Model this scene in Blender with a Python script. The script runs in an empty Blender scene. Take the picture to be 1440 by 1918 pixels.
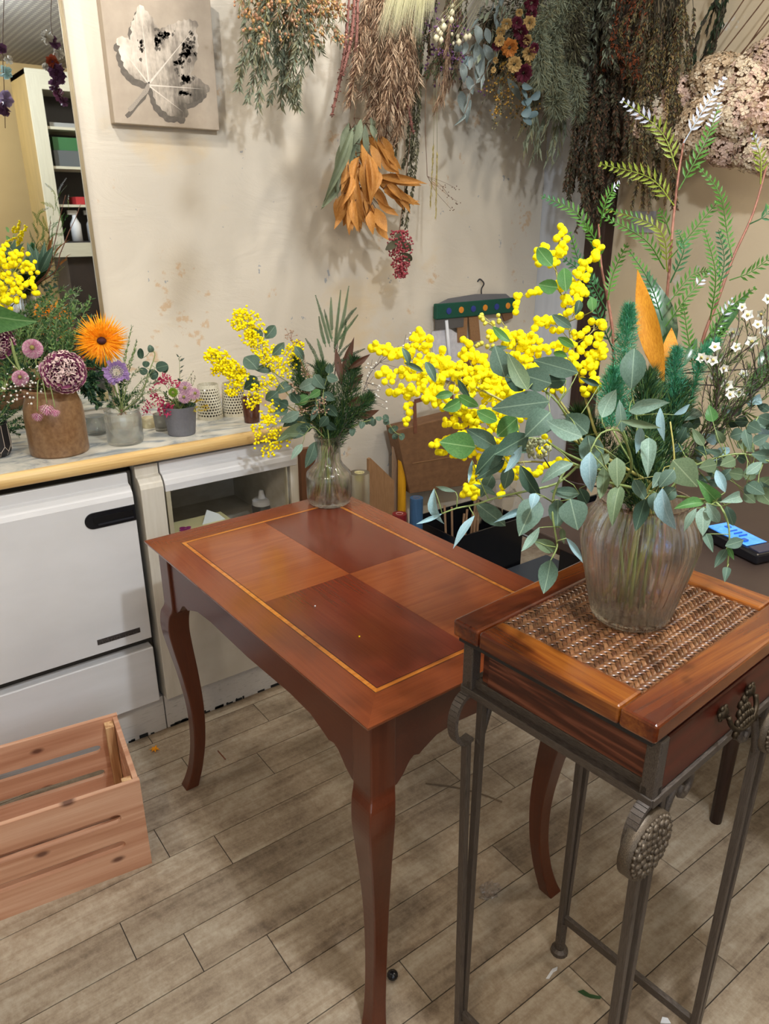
import bpy, bmesh, math, random
from mathutils import Vector, Matrix, noise
R = random.Random(7)
V = Vector
PI = math.pi
scene = bpy.context.scene
col = scene.collection

# ---------------------------------------------------------------- camera
W, H = 1440, 1918
FOC, PITCH, YAW = 1393.57, 21.489, 53.755
EYE = V((0, 0, 1.47))
_y, _p = math.radians(YAW), math.radians(PITCH)
FW = V((math.cos(_y)*math.cos(_p), math.sin(_y)*math.cos(_p), -math.sin(_p)))
RT = V((math.sin(_y), -math.cos(_y), 0))
UP = RT.cross(FW)
cam = bpy.data.cameras.new('camera')
cam.sensor_fit = 'HORIZONTAL'; cam.sensor_width = 36; cam.lens = FOC*36/W
cam.clip_start = 0.02
camo = bpy.data.objects.new('camera', cam); col.objects.link(camo)
camo.matrix_world = Matrix.Translation(EYE) @ Matrix((RT, UP, -FW)).transposed().to_4x4()
scene.camera = camo

def ray(u, v): return FW + RT*((u-W/2)/FOC) - UP*((v-H/2)/FOC)
def on(u, v, ax, val):                 # the point of the plane (axis ax = val) seen at a pixel
    d = ray(u, v); return EYE + d*((val-EYE[ax])/d[ax])
def at(u, v, dep): return EYE + ray(u, v)*dep      # the point at a distance along the view
def dep_of(p): return (V(p)-EYE).dot(FW)

# ---------------------------------------------------------------- world, lamps, exposure
w = bpy.data.worlds.new('world'); scene.world = w; w.use_nodes = True
w.node_tree.nodes['Background'].inputs[0].default_value = (0.78, 0.88, 1, 1)
w.node_tree.nodes['Background'].inputs[1].default_value = 1.7
vs = scene.view_settings
vs.view_transform = 'Standard'; vs.look = 'None'; vs.gamma = 1; vs.use_curve_mapping = False
vs.exposure = 0.0
def lamp(name, kind, loc, power, color, size=.05, target=None, spot=None):
    l = bpy.data.lights.new(name, kind); l.energy = power; l.color = color
    if kind == 'AREA': l.size = size; l.shape = 'DISK'
    else: l.shadow_soft_size = size
    if spot: l.spot_size = math.radians(spot); l.spot_blend = .5
    o = bpy.data.objects.new(name, l); col.objects.link(o); o.location = loc
    if target: o.rotation_euler = (V(target)-V(loc)).to_track_quat('-Z', 'Y').to_euler()
    return o
COOL, WARM, NEUT = (.84, .92, 1), (1, .80, .56), (1, .93, .84)
lamp('ceiling_spot_key', 'POINT', (.62, .12, 2.40), 84, (.88, .94, 1), .04)
for i, (x, y, e, c, tx, tz) in enumerate(((.45, 1.80, 22, (1, .94, .85), .85, 1.35), (1.45, 1.80, 22, (1, .95, .88), 1.35, 1.3), (-.4, 1.5, 26, (1, .92, .80), .1, 1.0))):
    lamp('track_spot_%d' % i, 'SPOT', (x, y, 2.42), e, c, .03, (tx, 2.38, tz), 110)
lamp('warm_ceiling_lamp', 'POINT', (-.7, -.2, 2.38), 26, WARM, .08)
lamp('hydrangea_fill', 'POINT', (1.95, .45, 2.40), 26, (1, .90, .76), .08)  # added lamp with no known fitting, lightens the hanging hydrangeas
lamp('ceiling_fill', 'AREA', (-1.25, -.2, 2.46), 15, (1, .95, .88), 1.5, (-.6, .4, 0))  # added soft fill light, no such panel known
lamp('ceiling_fill_back', 'AREA', (.6, -1.3, 2.46), 22, NEUT, .8, (1.2, -1.6, .6))  # soft area fill aimed at the rear wall, no panel modelled

# ---------------------------------------------------------------- mesh helpers
def loc_of(o):
    p = V(o.location)
    while o.parent: o = o.parent; p += o.location
    return p
def empty(name, loc, label, cat, group=None):
    o = bpy.data.objects.new(name, None); col.objects.link(o); o.location = loc
    o.empty_display_size = .02
    return tag(o, label, cat, group)
def tag(o, label=None, cat=None, group=None, kind=None):
    if label: o['label'] = label
    if cat: o['category'] = cat
    if group: o['group'] = group
    if kind: o['kind'] = kind
    return o
class MB:
    def __init__(s): s.v = []; s.f = []; s.m = []
    def add(s, vs, fs, mi=0):
        n = len(s.v); s.v += [tuple(p) for p in vs]
        for f in fs: s.f.append(tuple(i+n for i in f)); s.m.append(mi)
        return s
    def hexa(s, p, mi=0):      # 8 corners: bottom ring then top ring
        return s.add(p, [(3,2,1,0),(4,5,6,7),(0,1,5,4),(1,2,6,5),(2,3,7,6),(3,0,4,7)], mi)
    def box(s, a, b, mi=0, M=None):
        x0,y0,z0 = a; x1,y1,z1 = b
        p = [V(q) for q in ((x0,y0,z0),(x1,y0,z0),(x1,y1,z0),(x0,y1,z0),(x0,y0,z1),(x1,y0,z1),(x1,y1,z1),(x0,y1,z1))]
        if M: p = [M @ q for q in p]
        return s.hexa(p, mi)
    def bar(s, a, b, w, h, up=(0,0,1), mi=0):   # rectangular bar from a to b
        a, b = V(a), V(b); d = (b-a).normalized(); u = V(up); sd = d.cross(u)
        if sd.length < 1e-4: sd = d.cross(V((1,0,0)))
        sd.normalize(); u = sd.cross(d)
        q = [a-sd*w/2-u*h/2, a+sd*w/2-u*h/2, a+sd*w/2+u*h/2, a-sd*w/2+u*h/2]
        return s.hexa([*q, *[x+b-a for x in q]], mi)
    def tube(s, pts, rad, n=6, mi=0, cap=True, flat=1.0, up=None):
        pts = [V(p) for p in pts]; k = len(pts)
        if not isinstance(rad, (list, tuple)): rad = [rad]*k
        vs = []; ref = V(up) if up else V((0.13, .31, .94))
        for i in range(k):
            t = (pts[min(i+1,k-1)]-pts[max(i-1,0)])
            t = t.normalized() if t.length > 1e-9 else V((0,0,1))
            a = t.cross(ref)
            if a.length < 1e-3: a = t.cross(V((1,0,0)))
            a.normalize(); b = t.cross(a)
            if not up: ref = -b if ref.dot(b) < 0 else b
            for j in range(n):
                q = 2*PI*(j+.5)/n
                vs.append(pts[i]+(a*math.cos(q)*flat+b*math.sin(q))*rad[i])
        fs = [(i*n+j, i*n+(j+1)%n, (i+1)*n+(j+1)%n, (i+1)*n+j) for i in range(k-1) for j in range(n)]
        if cap: fs += [tuple(range(n))[::-1], tuple((k-1)*n+j for j in range(n))]
        return s.add(vs, fs, mi)
    def lathe(s, prof, c, n=32, mi=0, close=False, fn=None):
        c = V(c); k = len(prof); vs = []
        for i, (r, z) in enumerate(prof):
            for j in range(n):
                q = 2*PI*j/n; rr = fn(r, z, q) if fn else r
                vs.append(c+V((rr*math.cos(q), rr*math.sin(q), z)))
        fs = [(i*n+j, i*n+(j+1)%n, (i+1)*n+(j+1)%n, (i+1)*n+j) for i in range(k-1) for j in range(n)]
        if close: fs += [tuple(range(n))[::-1], tuple((k-1)*n+j for j in range(n))]
        return s.add(vs, fs, mi)
    def prism(s, poly, o, ax, ay, az, t, mi=0):     # flat outline pushed t along az
        o, ax, ay, az = V(o), V(ax), V(ay), V(az); n = len(poly)
        p = [o+ax*x+ay*y for x, y in poly]
        return s.add(p+[q+az*t for q in p], [tuple(range(n))[::-1], tuple(range(n, 2*n))]+[(i,(i+1)%n,n+(i+1)%n,n+i) for i in range(n)], mi)
    def ball(s, c, r, mi=0, sub=0, sc=(1,1,1)):
        vs, fs = ICO[sub]; c = V(c)
        return s.add([c+V((p.x*sc[0], p.y*sc[1], p.z*sc[2]))*r for p in vs], fs, mi)
    def blade(s, a, b, w, nrm, mi=0, bend=0., seg=1):   # thin leaf: rhombus folded on its midrib
        a, b, nrm = V(a), V(b), V(nrm); d = b-a; sd = d.cross(nrm)
        if sd.length < 1e-9: return s
        sd.normalize(); nn = sd.cross(d).normalized()
        m = a+d*.45+nn*bend
        return s.add([a, m+sd*w/2+nn*w*.15, b, m-sd*w/2+nn*w*.15, m], [(0,4,1),(1,4,2),(0,3,4),(3,2,4)], mi)
    def build(s, name, mats, parent=None, smooth=False, label=None, cat=None, group=None, kind=None, bev=0, mods=()):
        me = bpy.data.meshes.new(name)
        if parent is None:
            xs = [p[0] for p in s.v]; ys = [p[1] for p in s.v]; zs = [p[2] for p in s.v]
            off = V(((min(xs)+max(xs))/2, (min(ys)+max(ys))/2, min(zs)))
        else: off = loc_of(parent)
        me.from_pydata([(p[0]-off.x, p[1]-off.y, p[2]-off.z) for p in s.v], [], s.f)
        if not isinstance(mats, (list, tuple)): mats = [mats]
        for m in mats: me.materials.append(m)
        if len(mats) > 1: me.polygons.foreach_set('material_index', s.m)
        if smooth: me.polygons.foreach_set('use_smooth', [True]*len(me.polygons))
        me.validate(); me.update()
        o = bpy.data.objects.new(name, me); col.objects.link(o)
        if parent is None: o.location = off
        else: o.parent = parent
        if bev:
            b = o.modifiers.new('bevel', 'BEVEL'); b.width = bev; b.segments = 2; b.limit_method = 'ANGLE'; b.angle_limit = .6
        for mk in mods: mk(o)
        return tag(o, label, cat, group, kind)
def _ico(sub):
    b = bmesh.new(); bmesh.ops.create_icosphere(b, subdivisions=sub, radius=1)
    r = ([v.co.copy() for v in b.verts], [tuple(v.index for v in f.verts) for f in b.faces]); b.free(); return r
ICO = [_ico(1), _ico(2), _ico(3)]
def inst(name, me, parent, M):          # a part that shares its mesh; M is its place in the world
    o = bpy.data.objects.new(name, me); col.objects.link(o)
    if parent: o.parent = parent; M = Matrix.Translation(-loc_of(parent)) @ M
    o.matrix_local = M
    return o
def copy_thing(o, loc, rotz=0., label=None, group=None):
    def cp(q, par):
        c = q.copy(); col.objects.link(c)
        if par: c.parent = par
        for ch in q.children: cp(ch, c)
        return c
    c = cp(o, None); c.location = loc; c.rotation_euler.z += rotz
    if label: c['label'] = label
    if group: c['group'] = group
    return c
def bez(p, n=10):       # smooth curve through the given points
    p = [V(q) for q in p]
    if len(p) == 2: return [p[0].lerp(p[1], i/n) for i in range(n+1)]
    P = [p[0]*2-p[1]]+p+[p[-1]*2-p[-2]]; out = []
    seg = max(2, n//(len(p)-1)+1)
    for i in range(1, len(P)-2):
        a, b, c, d = P[i-1:i+3]
        for k in range(seg):
            t = k/seg
            out.append(.5*((2*b)+(c-a)*t+(2*a-5*b+4*c-d)*t*t+(3*b-a-3*c+d)*t**3))
    return out+[p[-1]]
def rv(s=1.): return V((R.gauss(0,1), R.gauss(0,1), R.gauss(0,1)))*s

# ---------------------------------------------------------------- materials
def lin(c):
    if isinstance(c, str): c = tuple(int(c[i:i+2], 16) for i in (0, 2, 4))
    f = lambda x: x/12.92 if x <= .04045 else ((x+.055)/1.055)**2.4
    return tuple(f(x/255) for x in c)+(1,)
class NT:
    def __init__(s, name):
        s.m = bpy.data.materials.new(name); s.m.use_nodes = True; s.t = s.m.node_tree
        s.p = s.t.nodes['Principled BSDF']; s.out = s.t.nodes['Material Output']
    def n(s, kind, **kw):
        x = s.t.nodes.new('ShaderNode'+kind)
        for k, v in kw.items():
            if k in x.inputs.keys(): s.set(x.inputs[k], v)
            else: setattr(x, k, v)
        return x
    def set(s, i, v):
        if hasattr(v, 'is_output'): s.t.links.new(v, i)
        elif hasattr(v, 'outputs'): s.t.links.new(v.outputs[0], i)
        else: i.default_value = v
    def P(s, **kw):
        for k, v in kw.items(): s.set(s.p.inputs[k.replace('_', ' ')], v)
    def noise(s, scale, detail=4, rough=.6, vec=None, dist=0.):
        x = s.n('TexNoise', Scale=scale, Detail=detail, Roughness=rough, Distortion=dist)
        if vec is not None: s.set(x.inputs['Vector'], vec)
        return x.outputs[0]
    def ramp(s, fac, *st):
        x = s.n('ValToRGB'); s.set(x.inputs[0], fac); e = x.color_ramp.elements
        while len(e) < len(st): e.new(.5)
        for k, (pos, c) in zip(e, st):
            k.position = pos; k.color = (c, c, c, 1) if isinstance(c, (int, float)) else (c if len(c) == 4 else lin(c))
        return x.outputs[0]
    def mix(s, fac, a, b, mode='MIX'):
        x = s.n('Mix', data_type='RGBA', blend_type=mode)
        s.set(x.inputs[0], fac); s.set(x.inputs[6], a); s.set(x.inputs[7], b); return x.outputs[2]
    def math(s, op, a, b=0.): 
        x = s.n('Math', operation=op); s.set(x.inputs[0], a); s.set(x.inputs[1], b); return x.outputs[0]
    def pos(s, kind='Object', scale=(1,1,1), rot=(0,0,0)):
        t = s.n('TexCoord'); m = s.n('Mapping'); s.set(m.inputs[0], t.outputs[kind]); m.inputs['Scale'].default_value = scale; m.inputs['Rotation'].default_value = rot
        return m.outputs[0]
    def world(s, scale=(1,1,1), rot=(0,0,0)):
        g = s.n('NewGeometry'); m = s.n('Mapping'); s.set(m.inputs[0], g.outputs['Position']); m.inputs['Scale'].default_value = scale; m.inputs['Rotation'].default_value = rot
        return m.outputs[0]
    def rnd(s): return s.n('ObjectInfo').outputs['Random']
    def bump(s, h, strength=.3, dist=.002):
        b = s.n('Bump', Strength=strength, Distance=dist); s.set(b.inputs['Height'], h); s.P(Normal=b.outputs[0])
def mat(name, c1, c2=None, scale=20., rough=.6, metal=0., bump=0., bscale=None, lo=.35, hi=.65, spec=.5, rand=0., emit=0.):
    t = NT(name); c1 = lin(c1); base = c1
    t.P(Roughness=rough, Metallic=metal); t.p.inputs['Specular IOR Level'].default_value = spec
    if c2:
        base = t.mix(t.ramp(t.noise(scale), (lo, 0), (hi, 1)), c1, lin(c2))
    if rand:
        hs = t.n('HueSaturation'); t.set(hs.inputs['Color'], base)
        t.set(hs.inputs['Value'], t.math('ADD', t.math('MULTIPLY', t.rnd(), rand*2), 1-rand)); base = hs.outputs[0]
    t.P(Base_Color=base)
    if bump: t.bump(t.noise(bscale or scale*2), bump, .003)
    if emit: t.P(Emission_Color=base, Emission_Strength=emit)
    return t.m
def leafmat(name, c1, c2=None, rough=.5, trans=.25, scale=25., back=None, rand=.12, spec=.25, vein=None):
    t = NT(name); base = lin(c1)
    if c2: base = t.mix(t.ramp(t.noise(scale), (.35, 0), (.65, 1)), base, lin(c2))
    if vein:
        s_ = t.n('SeparateXYZ'); t.set(s_.inputs[0], t.pos('Object')); y_ = t.math('ABSOLUTE', s_.outputs[1])
        side = t.math('FRACT', t.math('ADD', t.math('MULTIPLY', s_.outputs[0], 7.), t.math('MULTIPLY', y_, -5.)))
        base = t.mix(t.math('ADD', t.ramp(y_, (.010, .6), (.026, 0)), t.math('MULTIPLY', t.ramp(side, (.0, .13), (.10, 0)), 1.)), base, lin(vein))
    if back: base = t.mix(t.n('NewGeometry').outputs['Backfacing'], base, lin(back))
    hs = t.n('HueSaturation'); t.set(hs.inputs['Color'], base)
    t.set(hs.inputs['Value'], t.math('ADD', t.math('MULTIPLY', t.rnd(), rand*2), 1-rand)); base = hs.outputs[0]
    t.P(Base_Color=base, Roughness=rough); t.p.inputs['Specular IOR Level'].default_value = spec
    tr = t.n('BsdfTranslucent'); t.set(tr.inputs[0], base)
    mx = t.n('MixShader'); mx.inputs[0].default_value = trans
    t.t.links.new(t.p.outputs[0], mx.inputs[1]); t.t.links.new(tr.outputs[0], mx.inputs[2]); t.t.links.new(mx.outputs[0], t.out.inputs[0])
    return t.m
def woodmat(name, cs, axis=0, rough=.35, gscale=1., rand=.06, bump=.08, coat=0., ring=9., wob=2.5, fine=1., con=1., knots=False):
    # grain runs along the object's own axis
    t = NT(name); sc = [11*gscale]*3; sc[axis] = .9*gscale
    off = t.n('VectorMath', operation='ADD'); t.set(off.inputs[0], t.pos('Object'))
    cm = t.n('CombineXYZ'); r = t.math('MULTIPLY', t.rnd(), 37.); 
    for i in range(3): t.set(cm.inputs[i], r)
    t.set(off.inputs[1], cm.outputs[0])
    m = t.n('Mapping'); t.set(m.inputs[0], off.outputs[0]); m.inputs['Scale'].default_value = sc
    n1 = t.noise(1.0, 3, .55, m.outputs[0], wob*.3)
    saw = t.math('ADD', t.math('MULTIPLY', t.math('SINE', t.math('MULTIPLY', n1, ring*6.283)), .5), .5)
    m2 = t.n('Mapping'); t.set(m2.inputs[0], off.outputs[0]); s2 = [170*gscale]*3; s2[axis] = 5*gscale; m2.inputs['Scale'].default_value = s2
    n2 = t.noise(1.0, 4, .65, m2.outputs[0])
    f = t.math('ADD', t.math('ADD', t.math('MULTIPLY', saw, .40*con), .10+.2*(1-con)), t.math('MULTIPLY', n2, .6*fine))
    c = t.ramp(f, *[(.15+.75*i/(len(cs)-1), lin(x)) for i, x in enumerate(cs)])
    hs = t.n('HueSaturation'); t.set(hs.inputs['Color'], c)
    t.set(hs.inputs['Value'], t.math('ADD', t.math('MULTIPLY', t.rnd(), rand*2), 1-rand))
    cc = hs.outputs[0]
    if knots:
        sk = [9.]*3; sk[axis] = 4.5; sk[1 if axis == 0 else 0] = .01; m3 = t.n('Mapping'); t.set(m3.inputs[0], off.outputs[0]); m3.inputs['Scale'].default_value = sk
        m3.vector_type = 'POINT'; m3.inputs['Rotation'].default_value = (PI/2, 0, 0) if axis == 0 else (0, 0, 0)
        v = t.n('TexVoronoi', feature='F1', Scale=1., voronoi_dimensions='2D'); t.set(v.inputs['Vector'], m3.outputs[0])
        cc = t.mix(t.math('MULTIPLY', t.ramp(v.outputs['Distance'], (.035, 1), (.09, 0)), .85), cc, lin('4a2418'))
    t.P(Base_Color=cc, Roughness=rough)
    if coat: t.P(Coat_Weight=coat, Coat_Roughness=.12)
    if bump: t.bump(f, bump, .001)
    return t.m
def glassmat(name, col=(1,1,1,1), rough=0., ior=1.45, tint=None):
    t = NT(name); t.P(Base_Color=tint or col, Roughness=rough, IOR=ior, Transmission_Weight=1.)
    return t.m
# ================================================================ the room
WY, WX = 2.38, 2.60      # back wall plane, right wall plane
def plaster():
    t = NT('plaster'); w = t.world()
    c = t.mix(t.ramp(t.noise(1.3, 3, .5, w), (.4, 0), (.62, 1)), lin('d9d0c0'), lin('cec6b8'))
    c = t.mix(t.math('MULTIPLY', t.ramp(t.noise(2.1, 5, .6, t.world((1,1,1.3))), (.56, 0), (.66, 1)), .45), c, lin('d9bd8c'))
    c = t.mix(t.math('MULTIPLY', t.ramp(t.noise(6.5, 5, .7, t.world((1,1,1))), (.63, 0), (.67, 1)), .5), c, lin('c79a62'))
    c = t.mix(t.math('MULTIPLY', t.ramp(t.noise(19, 4, .75, t.world((1,1,.7))), (.675, 0), (.69, 1)), .75), c, lin('8f96a0'))
    t.P(Base_Color=c, Roughness=.72); t.p.inputs['Specular IOR Level'].default_value = .25
    a = t.noise(3.2, 6, .62, t.world((1, 1, 2.2), (0, .5, 0)), 1.2)
    b = t.noise(26, 4, .6, w)
    t.bump(t.math('ADD', a, t.math('MULTIPLY', b, .12)), .35, .012)
    return t.m
M_wall = plaster()
def tanwall():
    t = NT('tan_plaster'); w = t.world()
    c = t.mix(t.ramp(t.noise(1.1, 3, .5, w), (.4, 0), (.6, 1)), lin('dccbae'), lin('cdbb9a'))
    c = t.mix(t.math('MULTIPLY', t.ramp(t.noise(9, 5, .7, w), (.66, 0), (.68, 1)), .7), c, lin('dcd8d0'))
    t.P(Base_Color=c, Roughness=.7); t.bump(t.noise(5, 6, .62, w, 1.), .3, .01)
    return t.m
M_tan = tanwall()
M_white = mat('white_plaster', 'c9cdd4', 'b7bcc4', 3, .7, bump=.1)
M_post = mat('dark_brown_wood', '3a241d', '2a1914', 9, .55)
def ceil():
    t = NT('perforated_ceiling'); v = t.n('TexVoronoi', feature='F1', Scale=26.); t.set(v.inputs['Vector'], t.world()); v.inputs['Randomness'].default_value = 0
    c = t.mix(t.ramp(v.outputs['Distance'], (.22, 1), (.30, 0)), lin('8b8680'), lin('b9b4a6'))
    t.P(Base_Color=c, Roughness=.8); return t.m
def struct(mb, name, m, parent=None, **k): return mb.build(name, m, parent, kind=None if parent else 'structure', **k)
struct(MB().box((-2.6, WY, 0), (WX+.1, WY+.1, 2.5)), 'wall_back', M_wall)
# white return at the corner, then the tan wall
struct(MB().box((WX, -1.7, 0), (WX+.1, WY, 2.5)), 'wall_right', M_tan)
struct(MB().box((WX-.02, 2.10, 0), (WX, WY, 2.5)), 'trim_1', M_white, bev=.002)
struct(MB().box((WX-.06, 2.005, 0), (WX, 2.10, 2.5)), 'trim_2', M_post, bev=.003)
struct(MB().box((-2.7, -1.7, 0), (-2.6, WY+.1, 2.5)), 'wall_left', M_tan)
M_och = mat('ochre_plaster', 'b8a070', 'ab9366', 3, .7)
# added unseen window opening behind the camera, brings in cool fill daylight
WA, WB, WC, WD = -2.3, .75, .55, 2.35
wf = struct(MB().box((-2.7, -1.8, 0), (WA, -1.7, 2.5)).box((WB, -1.8, 0), (WX+.1, -1.7, 2.5)).box((WA, -1.8, 0), (WB, -1.7, WC)).box((WA, -1.8, WD), (WB, -1.7, 2.5)), 'wall_front', M_och)
w1 = MB(); w1.box((WA, -1.79, WC), (WA+.05, -1.71, WD)); w1.box((WB-.05, -1.79, WC), (WB, -1.71, WD)); w1.box((WA+.05, -1.79, WC), (WB-.05, -1.71, WC+.05)); w1.box((WA+.05, -1.79, WD-.05), (WB-.05, -1.71, WD))
win = struct(w1, 'added_window_1', mat('added_window_frame', 'd0d0cc', None, 5, .5))
_p = NT('added_window_pane'); _t = _p.n('BsdfTransparent'); _g = _p.n('BsdfGlossy', Roughness=.0); _m = _p.n('MixShader'); _m.inputs[0].default_value = .06
for _i, _n in ((1, _t), (2, _g)): _p.t.links.new(_n.outputs[0], _m.inputs[_i])
_p.t.links.new(_m.outputs[0], _p.out.inputs[0])
for k in range(3):
    xa = WA+.05+(WB-WA-.1)*k/3; xb = WA+.05+(WB-WA-.1)*(k+1)/3
    MB().box((xa+.02, -1.752, WC+.05), (xb-.02, -1.748, WD-.05)).build('pane', _p.m, win)
    if k: MB().box((xa-.02, -1.78, WC+.05), (xa+.02, -1.72, WD-.05)).build('mullion', mat('added_window_frame', 'd0d0cc', None, 5, .5), win)
struct(MB().box((-2.7, -1.8, 2.5), (WX+.1, WY+.1, 2.6)), 'ceiling', ceil())
struct(MB().box((.0, 2.372, 0), (WX-.02, WY, .07)).box((1.09, 2.366, .0), (WX-.02, WY, .06)), 'baseboard_back', mat('baseboard', 'c9c2b6', 'b4aa9c', 5, .6))

def floormat():
    t = NT('weathered_plank'); off = t.n('VectorMath', operation='ADD'); t.set(off.inputs[0], t.pos('Object'))
    cm = t.n('CombineXYZ'); r = t.math('MULTIPLY', t.rnd(), 53.)
    for i in range(3): t.set(cm.inputs[i], r)
    t.set(off.inputs[1], cm.outputs[0]); o = off.outputs[0]
    def mp(s):
        m = t.n('Mapping'); t.set(m.inputs[0], o); m.inputs['Scale'].default_value = s; return m.outputs[0]
    g = t.noise(1, 5, .65, mp((2.2, 34, 1)), .6)
    bl = t.noise(1, 4, .6, mp((5, 9, 1)), .5)
    cr = t.noise(1, 6, .78, mp((55, 42, 1)))
    sp = t.noise(150, 3, .7, o)
    f = t.math('ADD', t.math('ADD', t.math('MULTIPLY', g, .36), t.math('MULTIPLY', bl, .34)), t.math('ADD', t.math('MULTIPLY', cr, .30), t.math('MULTIPLY', sp, .10)))
    c = t.ramp(f, (.36, lin('5c4d40')), (.45, lin('7d6c59')), (.54, lin('998872')), (.62, lin('ab9d88')), (.72, lin('baad99')))
    knot = t.ramp(t.noise(1, 2, .4, mp((7, 16, 1))), (.70, 0), (.76, 1))
    c = t.mix(t.math('MULTIPLY', knot, .55), c, lin('6a5442'))
    hs = t.n('HueSaturation', Saturation=.95); t.set(hs.inputs['Color'], c); t.set(hs.inputs['Value'], t.math('ADD', t.math('MULTIPLY', t.rnd(), .22), .87))
    t.P(Base_Color=hs.outputs[0], Roughness=.5); t.p.inputs['Specular IOR Level'].default_value = .35
    t.bump(f, .25, .0015)
    return t.m
fl = struct(MB().box((-2.7, -1.8, -.08), (WX+.1, WY+.1, -.0022)), 'floor', mat('floor_joint', '2a221c'))
M_plank = floormat()
JOINT = {1.444: .40, 1.333: .517, 1.555: .752, 1.111: .345, 1.222: .24, 1.0: .492, .888: .15, .777: .69}
rows = [round(1.0+.111*k, 3) for k in range(-10, 13)]
for k, y in enumerate(rows):
    j = next((v for q, v in JOINT.items() if abs(q-y) < .03), R.uniform(0, .9))
    x = j-.92*3
    while x < WX-.05:
        x1 = min(x+.92, WX-.03)
        if x1 > -.7: MB().box((max(x, -1.2)+.0011, y+.0012, -.004), (x1-.0011, min(y+.111, WY-.02)-.0012, 0)).build('plank', M_plank, fl)
        x += .92

# mirror on the back wall
mir = NT('mirror_silver'); mir.P(Base_Color=(.93, .95, .93, 1), Metallic=1., Roughness=.012)
mr = empty('mirror', (-.3, WY-.01, .93), 'tall frameless mirror on the back wall behind the counter flowers', 'mirror')
MB().box((-1.25, WY-.012, .92), (.674, WY-.001, 2.42)).build('mirror_glass', mir.m, mr)
MB().box((.674, WY-.016, .92), (.684, WY-.001, 2.42)).build('edge_strip', mat('worn_gold_edge', 'b7a788', '75664c', 30, .4, .6), mr)

# ---------------------------------------------------------------- counter units
M_lac = mat('cream_lacquer', 'd8d8da', 'cfcfd0', 2.5, .28, bump=.03)
M_lac2 = mat('cream_panel', 'd2cdc2', 'c9c3b6', 4, .4)
M_black = mat('black_plastic', '15161a', None, 5, .25)
M_kick = mat('worn_kickboard', 'c9c7c4', '9d9c9a', 22, .5, lo=.55, hi=.75)
YF = 1.905
PROF = [(0, 0), (0, .44), (.004, .452), (.016, .466), (.03, .470), (.03, .499), (.07, .499), (.07, 0)]
def curved_front(name, x0, x1, z0, top, parent, m, cut=None):
    h = top-.499
    poly = [(y, z+h if z > 0 else z0) for y, z in PROF]
    return MB().prism(poly, (x0, YF, 0), (0, 1, 0), (0, 0, 1), (1, 0, 0), x1-x0).build(name, m, parent, bev=.0015)
cb = empty('cabinet', (.1, 1.94, 0), 'cream front cabinet with black recessed handle and dark chrome badge', 'cabinet')
MB().box((-1.2, 1.985, .12), (.578, 2.36, .855)).build('carcass', M_lac2, cb)
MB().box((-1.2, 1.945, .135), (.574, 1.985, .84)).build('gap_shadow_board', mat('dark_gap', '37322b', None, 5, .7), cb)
MB().box((-1.2, 1.934, .0), (.580, 2.34, .119)).build('kickboard', M_kick, cb)
dr = curved_front('door', -.42, .563, .345, .838, cb, M_lac)
for x0, nm in ((-.42, 'drawer_front'),):
    MB().box((x0, YF, .128), (.563, YF+.04, .313)).build(nm, M_lac, cb, bev=.003)
# recessed handle: rounded on the left, running off at the door edge
hp = [(.563, .712), (.563, .757)]+[(.452+.0225*math.cos(a), .7345+.0225*math.sin(a)) for a in [PI/2+PI*i/12 for i in range(13)]]
ho = MB().prism(hp, (0, YF-.0025, 0), (1, 0, 0), (0, 0, 1), (0, 1, 0), .006).build('handle', M_black, dr, bev=.001)
MB().box((.462, YF-.006, .7205), (.556, YF-.002, .7245)).build('grip_edge', mat('glossy_black', '2a2b30', None, 5, .08), ho)
MB().box((.452, YF-.0035, .727), (.556, YF-.0024, .744)).build('grip_hollow', mat('deep_black', '07070a', None, 5, .4), ho)
# badge: small raised letters, worn past reading, on a dark strip
bd = MB().box((.413, YF-.002, .3735), (.532, YF+.001, .3885)).build('badge', mat('badge_dark', '3a3638', '55504f', 90, .35, .4), dr)
lt = MB(); x = .417
M_chr = mat('dull_chrome', '8d8a88', '5a5756', 120, .3, .8)
for k in range(14):
    wd = R.choice((.005, .006, .007)); zt = .386 if R.random() < .3 else .383
    lt.box((x, YF-.0035, .376), (x+.0018, YF-.0019, zt)); lt.box((x, YF-.0035, .376 if k % 2 else .3805), (x+wd-.001, YF-.0019, .3778 if k % 2 else .3825)); x += wd+.0016
lt.build('lettering', M_chr, bd, kind='stuff')

cr = empty('cabinet', (.85, 1.94, 0), 'cream cabinet with an open niche holding a squeeze bottle', 'cabinet')
cc = curved_front('side_column', .584, .648, .12, .850, cr, M_lac2)
hd = MB().prism([(y, z-.499+.850) for y, z in PROF[1:7]]+[(.07, .772), (0, .772)], (.652, YF, 0), (0, 1, 0), (0, 0, 1), (1, 0, 0), .414).build('header', M_lac, cr, bev=.0015)
MB().tube([(.85, YF+.03, .766), (.85, YF+.03, .773)], .006, 12).build('catch', mat('steel', '9a9a9a', None, 5, .3, .9), cr)
MB().box((.652, YF, .12), (1.062, YF+.022, .55)).build('door', M_lac2, cr, bev=.002)
NZ = .565
b = MB()
b.box((.652, YF+.012, .55), (.664, 2.33, .772)); b.box((1.03, YF+.012, .55), (1.04, 2.33, .772)); b.box((.664, 2.30, .55), (1.03, 2.33, .772))
b.box((.664, YF+.012, .55), (1.03, 2.30, NZ)); b.box((.664, 1.98, .772), (1.03, 2.33, .785))
b.build('niche_lining', mat('niche_grey', 'bdb9ae', 'aca698', 6, .55), cr)
MB().box((1.041, YF, .12), (1.066, 1.975, .7715)).box((1.041, 1.975, .12), (1.066, 2.36, .852)).build('end_panel', M_lac2, cr)
M_alu = mat('aluminium_trim', 'b9b29a', None, 5, .4, .3)
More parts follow.
